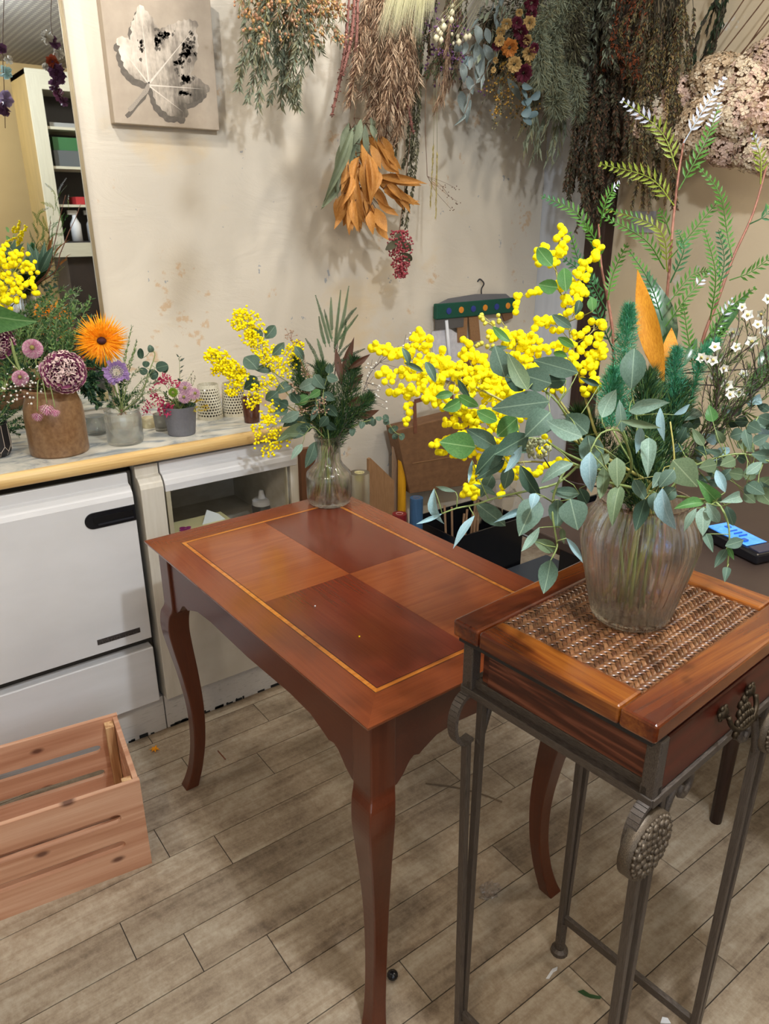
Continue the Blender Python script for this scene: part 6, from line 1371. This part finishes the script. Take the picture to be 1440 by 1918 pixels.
# 18 hydrangea heads
M_h1 = leafmat('hydrangea_cream', 'ecdcc2', 'f2e4cc', .7, .2, 40); M_h2 = leafmat('hydrangea_pink', 'e0c4b4', 'e8cebe', .7, .2, 40); M_h3 = leafmat('hydrangea_tan', 'ccb494', 'd8c2a6', .7, .2, 40)
HP = [(1235,225,62,.0),(1290,178,52,.0),(1345,150,58,.0),(1405,150,60,.0),(1440,110,46,.0),(1330,225,60,-.05),(1385,215,62,-.07),(1440,215,58,-.06),(1275,262,48,-.03),(1420,285,48,-.05),(1365,278,46,-.04),(1300,255,50,-.05),(1445,300,40,-.02)]
for i, (px, py, r_, dx) in enumerate(HP):
    p = onx(px, py, 2.42+dx); t = empty('hydrangea', p, '%s dried hydrangea head hanging at the right, %s' % (('cream', 'pinkish', 'tan')[i % 3], ('leftmost by the dark bunches', 'second along the upper edge', 'under the dark green bundle', 'upper one at the right', 'topmost at the photo edge', 'front one below the middle', 'front one at the centre', 'front one at the right photo edge', 'lower one by the frond tips', 'lower one at the right', 'lowest in the middle', 'lower one left of the middle', 'lowest cut by the photo edge')[i]), 'dried flower', None)
    R0 = r_*dep_of(p)/FOC*.95; b = MB(); top = V((RX+.03, p.y-.45, ROD)); s = MB().tube(bez([top, top.lerp(p, .5)+V((.02,0,0)), p], 10), .002, 5)
    s.build('stem', D_bd, t)
    for k in range(560):
        w_ = rv().normalized(); q = p+V((w_.x, w_.y, w_.z*.8))*R0*R.uniform(.82, 1.04); a = w_.cross(V((.3,.5,.8))+rv(.3)).normalized(); c2 = w_.cross(a); z_ = R0*.13*R.uniform(.7, 1.15); mi = R.choice((0,0,1)); tl = R.uniform(-.35, .35)
        for d, s_ in ((a, c2), (c2, -a), (-a, -c2), (-c2, a)): b.add([q, q+d*z_*.6+s_*z_*.45+w_*z_*R.uniform(0,.3), q+d*z_*1.05+w_*z_*tl, q+d*z_*.6-s_*z_*.45+w_*z_*R.uniform(0,.3)], [(0,1,2,3)], mi)
    b.ball(p, R0*.8, 2, sub=1, sc=(1,1,.8)); b.build('florets', [(M_h1, M_h2, M_h3)[i % 3], (M_h2, M_h3, M_h1)[i % 3], D_bd], t, kind='stuff')
# ================================================================ canvas with the printed leaf
cA, cB = on(180, 0, 1, WY-.035), on(218, 235, 1, WY-.035); cC = on(411, 240, 1, WY-.035)
x0, x1 = cB.x-.004, cC.x; z0 = (cB.z+cC.z)/2; z1 = z0+.34
cv = empty('picture', ((x0+x1)/2, WY-.02, z0), 'square canvas print of a pale serrated leaf on the plaster wall', 'picture')
M_can = mat('canvas', 'b3a594', 'a99b8a', 6, .75, bump=.1, bscale=500)
MB().box((x0, WY-.036, z0), (x1, WY-.001, z1)).build('canvas', M_can, cv, bev=.002)
# leaf outline measured on the picture face, printed flat
def pf_(X, Y): p = on(X/2.996, Y/2.996, 1, WY-.0365); return (p.x, p.z)
OUT = [(830,465),(780,450),(740,425),(700,385),(690,350),(668,300),(672,260),(650,235),(668,205),(700,210),(728,225),(740,180),(735,140),(750,110),(765,60),(785,25),(815,55),(850,90),(865,130),(890,170),(930,150),(985,125),(1020,118),(1045,112),(1080,115),(1108,122),(1100,180),(1112,240),(1105,310),(1090,370),(1070,420),(1110,435),(1150,470),(1178,495),(1160,525),(1120,560),(1070,580),(1035,575),(1055,620),(1048,660),(1010,650),(960,655),(930,630),(895,600),(870,560),(850,500)]
def dense(o, amp):
    r = random.Random(3); out = []
    for i in range(len(o)):
        a, b = V((*o[i], 0)), V((*o[(i+1) % len(o)], 0)); d = b-a; n = max(2, int(d.length/16)); nn = V((d.y, -d.x, 0)).normalized()
        for k in range(n): out.append(tuple((a+d*k/n+nn*amp*(1 if k % 2 else -.4)*r.uniform(.4, 1))[:2]))
    return out
def flat(poly, y, name, m, par):
    b = bmesh.new(); vs = [b.verts.new((x, y, z)) for x, z in poly]; [b.edges.new((vs[i], vs[(i+1) % len(vs)])) for i in range(len(vs))]
    bmesh.ops.triangle_fill(b, use_beauty=True, edges=b.edges[:]); q = MB(); b.verts.index_update()
    q.add([v.co.copy() for v in b.verts], [tuple(v.index for v in (f.verts if f.normal.y < 0 else reversed(f.verts))) for f in b.faces]); b.free(); return q.build(name, m, par)
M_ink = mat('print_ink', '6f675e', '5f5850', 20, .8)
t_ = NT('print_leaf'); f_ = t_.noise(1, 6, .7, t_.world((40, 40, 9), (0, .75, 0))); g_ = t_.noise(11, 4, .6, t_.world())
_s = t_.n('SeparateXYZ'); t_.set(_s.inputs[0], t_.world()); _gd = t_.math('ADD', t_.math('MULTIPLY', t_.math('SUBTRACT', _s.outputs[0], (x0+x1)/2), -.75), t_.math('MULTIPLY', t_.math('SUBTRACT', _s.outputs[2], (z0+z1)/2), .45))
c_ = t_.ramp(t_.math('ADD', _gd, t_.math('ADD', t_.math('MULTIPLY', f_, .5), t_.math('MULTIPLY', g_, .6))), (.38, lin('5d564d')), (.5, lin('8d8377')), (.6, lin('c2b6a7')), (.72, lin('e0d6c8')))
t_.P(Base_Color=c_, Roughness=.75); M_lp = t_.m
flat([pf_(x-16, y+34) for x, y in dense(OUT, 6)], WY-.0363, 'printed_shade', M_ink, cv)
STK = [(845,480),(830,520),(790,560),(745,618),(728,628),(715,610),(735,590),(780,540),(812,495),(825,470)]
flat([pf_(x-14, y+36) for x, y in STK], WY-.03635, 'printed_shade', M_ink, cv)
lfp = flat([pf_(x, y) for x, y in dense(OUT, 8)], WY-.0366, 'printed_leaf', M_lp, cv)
flat([pf_(x, y) for x, y in STK], WY-.0367, 'printed_stalk', mat('print_light', 'b5aa9c', '8a8176', 40, .75), cv)
M_hl = mat('print_highlight', 'e6dccf', 'd6ccbe', 30, .75); M_dkp = mat('print_dark', '6a6258', '544d45', 60, .75)
for a, b_, w_ in (((835,470),(1095,150),6),((835,470),(790,60),5),((838,478),(1150,500),5),((840,485),(1030,630),4),((830,465),(680,270),4)):
    d = V((b_[0]-a[0], b_[1]-a[1])).normalized(); n = V((-d.y, d.x))*w_; flat([pf_(a[0]+n.x, a[1]+n.y), pf_(*b_), pf_(a[0]-n.x, a[1]-n.y)], WY-.0369, 'printed_vein', M_hl, cv)
    n = V((-d.y, d.x)); o = (8, 8) if n.y > 0 else (-8, -8)
r = random.Random(4); sp = MB()
for (cx, cy), (dx, dy), spr, cnt in (((1050,270),(25,-95),(34,60),70), ((890,220),(-15,-60),(22,44),40), ((1040,440),(40,20),(30,24),36), ((1035,525),(30,8),(26,14),22), ((790,270),(8,50),(10,38),16), ((1000,350),(-20,40),(24,40),26), ((930,190),(30,-30),(30,24),20)):
    for k in range(cnt):
        f = r.uniform(-1, 1); x, y = cx+dx*f*.5+r.gauss(0, spr[0]*.55), cy+dy*f*.5+r.gauss(0, spr[1]*.4); R_ = r.uniform(3, 13); a0 = r.uniform(0, 6)
        pts = [pf_(x+R_*r.uniform(.5, 1.2)*math.cos(a0+q), y+R_*1.3*r.uniform(.5, 1.2)*math.sin(a0+q)) for q in (0, -1.2, -2.4, -3.6, -5)]
        sp.add([(p[0], WY-.03685, p[1]) for p in pts], [(0, 1, 2, 3, 4)])
sp.build('printed_speckle', M_dkp, cv, kind='stuff')

# ================================================================ hanger with tags on the wall
hq = [on(x, y, 1, WY-.03) for x, y in ((815,575),(962,552),(962,582),(815,601))]
hx0, hx1 = hq[0].x, hq[1].x; hz0, hz1 = (hq[3].z+hq[2].z)/2, (hq[0].z+hq[1].z)/2; hm = (hx0+hx1)/2
hg = empty('hanger', (hm, WY-.03, hz0), 'green banded hanger with orange and blue dots on the shaded wall', 'hanger')
MB().box((hx0, WY-.042, hz0), (hx1, WY-.018, hz1)).build('band', mat('green_felt', '0f5240', '0c4636', 30, .8), hg, bev=.004)
for k in range(6):
    m = mat('dot_orange', 'd98a2a', None, 5, .7) if k % 2 else mat('dot_blue', '2c3a8a', None, 5, .7); x = hx0+(hx1-hx0)*(.14+.152*k); z = (hz0+hz1)/2
    b = MB(); b.lathe([(.0005, 0), (.013, 0), (.0125, .003), (.0005, .004)], (0,0,0), 18); b.v = [(x+p[0], WY-.042-p[2], z+p[1]) for p in b.v]; b.build('dot', m, hg)
MB().prism([(hx0+.02, hz1), (hx1-.02, hz1), (hx1-.05, hz1+.018), (hm, hz1+.026), (hx0+.07, hz1+.016)], (0, WY-.034, 0), (1,0,0), (0,0,1), (0,1,0), .01).build('top_net', mat('grey_net', '77777a', '626266', 90, .8), hg)
MB().box((hx0+.004, WY-.036, hz0-.04), (hx0+.15, WY-.026, hz0)).build('fringe', mat('grey_net2', '62605e', '4c4a48', 90, .8), hg)
MB().tube(bez([(hm+.03, WY-.03, hz1+.02), (hm+.03, WY-.028, hz1+.045), (hm+.05, WY-.02, hz1+.065), (hm+.04, WY-.006, hz1+.082), (hm+.03, WY-.002, hz1+.072)], 16), .003, 6).build('hook', M_ironb, hg, smooth=True)
M_kr = mat('kraft', '9a7450', '8a6644', 14, .7); M_krd = mat('kraft_dark', '7d5a3c', '6c4c32', 14, .7)
def wallslab(px, y, th, name, m, label=None, cat=None, group=None, parent=None):
    p = [on(a, b, 1, y) for a, b in px]; return MB().prism([(q.x, q.z) for q in p], (0, y, 0), (1,0,0), (0,0,1), (0,1,0), th).build(name, m, parent, False, label, cat, group, bev=.0008)
for i, px in enumerate((((856,596),(876,594),(874,640),(858,642)), ((878,594),(896,592),(900,638),(882,640)))):
    o = wallslab(px, WY-.032, .006, 'paper_tag', M_kr, ('left', 'right')[i]+' tan kraft tag hanging below the green hanger band', 'tag', 'kraft tags on the hanger')
wallslab(((938,580),(962,572),(960,596),(945,602)), WY-.034, .008, 'brown_tag', M_krd, 'small dark brown tag at the right end of the hanger', 'tag')
wallslab(((812,622),(838,612),(852,622),(866,628),(880,640),(884,690),(850,716),(816,706),(810,650)), WY-.026, .012, 'plastic_bag', mat('white_plastic_film', 'd8d8de', 'c6c6ce', 12, .35, bump=.3), 'white crumpled plastic bag hanging below the hanger', 'bag')
MB().tube([on(836, 600, 1, WY-.04), on(846, 712, 1, WY-.045)], .007, 10).build('white_rod', M_wp, None, True, 'white rod hanging in front of the plastic bag', 'rod')
wallslab(((852,690),(872,672),(890,668),(886,712),(860,716)), WY-.040, .012, 'brown_bundle', M_krd, 'dark brown crumpled bundle beside the plastic bag', 'bundle')
# ---- kraft bag hanging on the wall
def bagp(X, Y, y=2.27): return on(X, Y, 1, y)
kb_ = empty('paper_bag', bagp(812, 900), 'brown kraft paper bag with flat handles against the back wall', 'bag')
F = [(742,806),(880,772),(900,905),(768,925)]; fr = [bagp(*p, 2.24) for p in F]; bk = [bagp(*p, 2.24)+V((.015,.09,0)) for p in F]
MB().hexa([fr[3], fr[2], bk[2], bk[3], fr[0], fr[1], bk[1], bk[0]]).build('body', M_krd, kb_, bev=.003)
for a, b_, c_ in (((778,798),(776,752),(812,742)), ((848,782),(846,740),(812,742))):
    p, q, r_ = bagp(*a, 2.238), bagp(*b_, 2.238), bagp(*c_, 2.238)
    MB().bar(p-Z*.03, q, .016, .003, (0,1,0)).bar(q, r_, .016, .003, (0,1,0)).build('handle', mat('kraft_red', '7a4c36', '6a402c', 14, .7), kb_)
MB().bar(bagp(772,868,2.2385), bagp(893,848,2.2385), .0025, .002, (0,1,0)).build('fold_line', M_kr, kb_)
MB().tube([(bagp(812,742).x, 2.36, bagp(812,742,2.24).z+.003), (bagp(812,742).x, 2.215, bagp(812,742,2.24).z+.003)], .004, 6).build('wall_hook', M_ironb, None, False, 'small dark wall hook holding the kraft paper bag', 'hook')
# ---- sheets and rolls standing behind the table
def roll(px, py, rpx, y, m, label, name='roll', cat='roll', hole=None, top=None):
    p = on(px, py, 1, y); k = dep_of(p)/FOC; r = rpx*k; o = empty(name, (p.x, y, 0), label, cat); c = V((p.x, y, 0)); h = p.z
    MB().lathe([(r*.45, 0), (r, 0), (r, h), (r*.45, h)]+([(r*.42, h-.004), (r*.42, 0)] if hole else []), c, 28, close=not hole).build('body', m, o, smooth=False)
    MB().lathe([(r*.44, h-.002), (r*.50, h+.001), (r*.44, h+.001), (r*.36, h-.03)], c, 24).build('core', top or M_kr, o); return o
roll(673, 885, 19, 2.20, clearglass('film', (.93, .92, .84, 1), .15, .4), 'upright roll of translucent wrapping film behind the table', hole=True, top=mat('cream_core', 'd9cfa0', None, 5, .6))
roll(753, 862, 8, 2.27, mat('yellow_tube', 'd39a18', 'c58c12', 9, .5), 'tall narrow yellow tube behind the table')
roll(780, 932, 12.5, 2.12, mat('blue_tube', '3a5f86', '34567a', 9, .5), 'blue paper roll standing behind the table')
roll(748, 962, 13.5, 2.10, mat('red_spool', '7d1f26', '6c1a20', 9, .4), 'dark red ribbon spool behind the far table edge', top=mat('spool_top', 'c9a8a4', None, 5, .5))
def sheet(px, y, m, label, name, th=.004, cat='sheet', to_floor=True):
    P_ = [on(a, b, 1, y) for a, b in px]; lo = min(q.x for q in P_), max(q.x for q in P_); poly = [(q.x, q.z) for q in P_]
    return MB().prism(poly+[(P_[-1].x, .0), (P_[0].x, .0)], (0, y, 0), (1,0,0), (0,0,1), (0,1,0), th).build(name, m, None, False, label, cat)
sheet(((690,860),(694,858),(738,900),(738,960)), 2.235, M_kr, 'folded kraft paper sheet standing between film roll and yellow tube', 'kraft_sheet', .012)
sheet(((737,838),(742,836),(762,940),(764,975)), 2.30, mat('kraft_pale', 'a48a74', '96795f', 14, .7), 'pale kraft strip standing behind the yellow tube', 'kraft_strip', .012)
sheet(((562,842),(590,838),(596,960)), 2.20, mat('brown_board', '7a5238', '6c4730', 12, .6), 'narrow brown board standing beside the cream cabinet', 'board', .02)
# black trays on the floor, grey box
def tray(px4, h, y0, y1, m, label, name, inner=True):
    a, b_ = on(px4[0], px4[1], 2, h), on(px4[2], px4[1], 2, h); return a, b_
def bin_(x0, x1, y0, y1, z0, z1, m, label, name='bin'):
    o = empty(name, ((x0+x1)/2, (y0+y1)/2, z0), label, 'bin'); t = .006
    MB().box((x0, y0, z0), (x1, y1, z0+t)).build('bottom', m, o)
    for a, b_ in (((x0,y0,z0+t),(x1,y0+t,z1)), ((x0,y1-t,z0+t),(x1,y1,z1)), ((x0,y0+t,z0+t),(x0+t,y1-t,z1)), ((x1-t,y0+t,z0+t),(x1,y1-t,z1))): MB().box(a, b_).build('side', m, o)
    return o
q = on(910, 1040, 1, 1.86)
gb = empty('storage_box', (1.95, 1.78, 0), 'dark grey storage box on the floor right behind the table', 'box')
gz = .10
MB().box((1.55, 1.50, 0), (2.30, 1.95, gz)).build('body', mat('grey_box', '4a525c', '434a54', 6, .5), gb, bev=.006)
MB().box((1.54, 1.49, gz), (2.31, 1.96, gz+.012)).build('lid', mat('grey_lid', '3c434c', None, 6, .5), gb, bev=.004)
la = on(945, 1045, 2, gz+.012); MB().box((la.x-.035, la.y-.02, gz+.012), (la.x+.035, la.y+.02, gz+.03)).build('latch', M_black, gb, bev=.002)
ba, bb = on(850, 1020, 1, 1.98), on(975, 1000, 1, 1.98)
bin_(ba.x, bb.x, 1.97, 2.25, 0, max(.2, on(900, 992, 1, 1.98).z), M_black, 'black open bin with brown sticks behind the storage box')
for k in range(9):
    x = ba.x+.10+R.uniform(0, .16); MB().tube([(x, 2.08+R.uniform(0,.08), .02), (x+R.uniform(-.02,.05), 2.14, .34+R.uniform(-.04,.05))], .005, 6).build('stick', mat('stick_brown', '8a6c50', '7a5c40', 20, .7), None, True, 'thin brown stick standing in the open black bin', 'stick', 'brown sticks in the black bin')
bc = on(1020, 1010, 1, 1.55)
bin_(bc.x, bc.x+.30, 1.30, 1.48, 0, max(.25, on(1040, 975, 1, 1.40).z), M_black, 'tall black bin directly behind the stand')
pw = [on(x, y, 1, 2.0) for x, y in ((880,905),(905,885),(950,880),(968,905),(960,950),(930,985),(895,980))]
b = MB(); cc_ = sum((p for p in pw), V())/len(pw); vs = [cc_]+pw; n = len(pw)
for ring_, f in ((1, .66), (2, .33)): vs += [cc_.lerp(p, f)+V((R.gauss(0,.008), R.gauss(0,.03), R.gauss(0,.008))) for p in pw]
b.add(vs, [(0, 1+2*n+k, 1+2*n+(k+1)%n) for k in range(n)]+[(1+2*n+k, 1+n+k, 1+n+(k+1)%n, 1+2*n+(k+1)%n) for k in range(n)]+[(1+n+k, 1+k, 1+(k+1)%n, 1+n+(k+1)%n) for k in range(n)])
b.build('plastic_wrap', clearglass('film_clear', (.97,.97,.97,1)), None, True, 'crumpled clear plastic wrap standing above the black bin', 'plastic wrap')
# plaque on the tan wall
pq = [on(x, y, 0, WX-.01) for x, y in ((1183,396),(1222,400),(1222,436),(1183,434))]
MB().box((WX-.012, min(p.y for p in pq), min(p.z for p in pq)), (WX-.001, max(p.y for p in pq), max(p.z for p in pq))).build('wall_holder', mat('pale_acrylic', 'b9bcc8', 'a8a8b0', 30, .15), None, False, 'small pale acrylic holder on the tan wall by the post', 'holder', bev=.001)

# ================================================================ what the mirror shows: the cabinet at the far end
def mir_(px, py, yv): q = on(px, py, 1, yv); return V((q.x, 2*WY-.024-yv, q.z))
yv = 5.62; A = mir_(38, 150, yv); zt, zb_ = mir_(60, 138, yv).z, mir_(100, 482, yv).z; yr = A.y; X0 = 1.34; X1 = X0+.95
kc = empty('display_cabinet', (X0+.45, yr-.2, 0), 'cream display cabinet with dark shelves seen only in the mirror', 'cabinet')
M_cc = mat('cream_paint', 'c6c4b2', 'bdbaa8', 6, .5); M_in = mat('dark_interior', '2c2a2c', None, 6, .6); M_sid = mat('ochre_side', '96804e', '8a7648', 6, .6)
MB().box((X0, yr-.42, zb_), (X0+.015, yr-.02, zt+.03)).build('side_panel', M_sid, kc)
MB().box((X0+.015, yr-.42, zb_), (X1, yr-.40, zt)).build('back_panel', M_in, kc)
MB().box((X0, yr-.42, zt), (X1, yr, zt+.03)).build('top_panel', M_cc, kc)
for k in range(5):
    z = zb_+.09+(zt-zb_-.15)*k/4; MB().box((X0+.015, yr-.40, z-.008), (X1, yr-.03, z+.008)).build('shelf', M_cc if k else M_in, kc)
d = MB().box((X0, yr-.02, zb_), (X0+.085, yr, zt)).build('door_stile', M_cc, kc)
MB().box((X1-.06, yr-.02, zb_), (X1, yr, zt)).build('door_stile', M_cc, kc)
MB().box((X0+.085, yr-.02, zb_), (X1-.06, yr, zb_+.09)).build('door_rail', M_cc, kc); MB().box((X0+.085, yr-.02, zt-.08), (X1-.06, yr, zt)).build('door_rail', M_cc, kc)
MB().box((X0+.1, yr-.42, 0), (X1, yr-.05, zb_)).build('lower_body', mat('dark_wood', '352c28', '2a2320', 6, .5), kc)
def shelfz(k): return zb_+.09+(zt-zb_-.15)*k/4+.008
for k, x, h, r_, m, lab, nm in ((0, .20, .20, .035, M_wp, 'left white spray bottle on the lowest cabinet shelf in the mirror', 'spray_bottle'), (0, .31, .20, .035, mat('grey_plastic', 'a8aab0', None, 5, .4), 'right greyish spray bottle on the lowest cabinet shelf in the mirror', 'spray_bottle')):
    c = V((X0+x, yr-.10, shelfz(k))); o = empty(nm, c, lab, 'bottle')
    MB().lathe([(.005, 0), (r_, 0), (r_, h*.55), (r_*.4, h*.75), (r_*.4, h*.85), (.004, h*.85)], c, 20, close=True).build('body', m, o, smooth=True)
    MB().box((c.x-.045, c.y-.012, c.z+h*.85), (c.x+.02, c.y+.012, c.z+h)).build('spray_head', m, o, bev=.004)
def cbx(k, xa, xb, h, m, lab, nm='storage_box'): MB().box((X0+xa, yr-.25, shelfz(k)), (X0+xb, yr-.08, shelfz(k)+h)).build(nm, m, None, False, lab, 'box', bev=.003)
cbx(2, .12, .34, .10, mat('slate', '565c60', None, 5, .6), 'slate grey box on the middle cabinet shelf in the mirror'); MB().box((X0+.13, yr-.22, shelfz(2)+.10), (X0+.32, yr-.10, shelfz(2)+.18)).build('storage_box', mat('leaf_green_card', '2f6a3c', None, 5, .6), None, False, 'green box lying on the slate box in the mirror', 'box')
cbx(1, .22, .28, .05, mat('red_card', 'b02c30', None, 5, .6), 'small red box on the second cabinet shelf in the mirror'); cbx(3, .12, .40, .03, mat('paper_grey', '9a9c9c', None, 5, .6), 'flat grey folder on the upper cabinet shelf in the mirror', 'folder'); cbx(2, .36, .44, .05, M_wp, 'small white box beside the slate box in the mirror')
# garland hanging before the cabinet, seen in the mirror
gy = 3.6; t = empty('garland', mir_(100, -60, gy), 'garland of purple and white blooms hanging in the mirror', 'garland')
for lst in ([(100,-60),(95,40),(103,90),(100,140),(112,180)], [(10,-60),(5,80),(8,170),(10,240)]): 
    cpts = [mir_(x, y, gy) for x, y in lst]; MB().tube(bez(cpts, 16), .0016, 5).build('stem', D_bd, t, smooth=True)
F_w = leafmat('bloom_white', 'd8d4cc', 'c8c4bc', .6, .2); F_p = leafmat('bloom_purple', '5c3a5c', '6e4a6a', .6, .15); F_l = leafmat('bloom_lilac', '9c8ab0', 'ac9abf', .6, .2)
def strawf2(p, R0, m):
    o = MB()
    for k in range(30):
        w_ = rv().normalized(); s = w_.cross(rv()).normalized()*R0*.4; o.add([p, p+w_*R0*.7+s, p+w_*R0, p+w_*R0*.7-s], [(0,1,2,3)])
    o.build('bloom', m, t)
for x, y, r_, m in ((88,70,9,F_w),(103,80,8,F_p),(110,100,8,F_w),(98,115,9,mat('bloom_red','a04a30')),(85,125,5,F_w),(104,130,12,F_p),(112,140,12,F_p),(100,160,8,F_p),(112,178,9,leafmat('bloom_plum','6a3a5a','7c4a68',.6,.15)),(120,190,7,F_p),(10,135,9,leafmat('bloom_aqua','a8c8cc')),(3,90,7,F_p),(16,112,6,F_w),(10,185,11,F_l),(8,205,9,F_p)): strawf2(mir_(x, y, gy), r_*1.1*gy*1.1/FOC, m)

# ================================================================ litter
def floorp(px, py, z=.0): return on(px, py, 2, z)
def scrap(pts, m, name, label, cat, th=.002, z=.0005):
    P_ = [floorp(x, y) for x, y in pts]; MB().prism([(p.x, p.y) for p in P_], (0, 0, z), (1,0,0), (0,1,0), (0,0,1), th).build(name, m, None, False, label, cat)
c = floorp(290, 1405); b = MB()
for k in range(7): a = k*.9; b.blade(c+Z*.002, c+V((math.cos(a), math.sin(a), .25))*R.uniform(.012,.02), .006, Z, bend=.002)
b.build('fallen_petal', M_pet_o, None, False, 'fallen orange flower scrap on the floor by the left table leg', 'petal')
MB().tube([floorp(408,1406,.002), floorp(422,1422,.002)], .0018, 5).build('twig', M_bark, None, False, 'short brown twig on the floor behind the left table leg', 'twig')
MB().tube(bez([floorp(797,1467,.002), floorp(850,1474,.002), floorp(900,1487,.002), floorp(940,1502,.002)], 10), .0022, 5).build('twig', mat('pale_twig', '7a6a56', '6a5a48', 30, .7), None, False, 'long thin pale twig lying on the floor under the table', 'twig')
scrap([(1082,1858),(1092,1855),(1104,1863),(1126,1868),(1124,1872),(1106,1870),(1095,1866)], mat('leaf_scrap', '31502c', None, 5, .6), 'fallen_leaf', 'narrow dark green leaf lying on the floor under the stand', 'leaf')
scrap([(1022,1834),(1034,1816),(1044,1812),(1043,1818),(1036,1822),(1028,1834)], M_wp, 'paper_scrap', 'small white torn scrap on the floor under the stand', 'scrap')
scrap([(1236,1918),(1240,1906),(1250,1908),(1256,1918)], M_wp, 'paper_scrap', 'white scrap at the bottom photo edge beside the front stand leg', 'scrap')
scrap([(864,1785),(870,1783),(872,1798),(866,1800)], M_wp, 'paper_scrap', 'tiny white oval scrap beside the left stand leg', 'scrap', .004)
c = floorp(735, 1826, .012); MB().ball(c, .012, sub=1, sc=(1, 1, .8)).build('stopper', M_black, None, True, 'small black stopper on the floor beside the near table leg', 'stopper')
c = floorp(917, 1668, .012); b = MB(); vs, fs = ICO[2]; rr = random.Random(9)
b.add([c+V((p.x*.026, p.y*.018, p.z*.011))*(1+rr.uniform(-.35, .35)) for p in vs], fs); b.build('plastic_scrap', clearglass('wrap_scrap', (.98,.98,1,1)), None, False, 'crumpled clear plastic scrap on the floor between table and stand', 'scrap')
for i, (x, y) in enumerate(((673,1192), (590,1135))):
    MB().ball(on(x, y, 2, TH+.0015), .0018, sub=0).build('crumb', M_mim if i == 0 else M_wp, None, True, ('yellow blossom crumb on the near veneer panel', 'white crumb on the near veneer panel')[i], 'crumb')
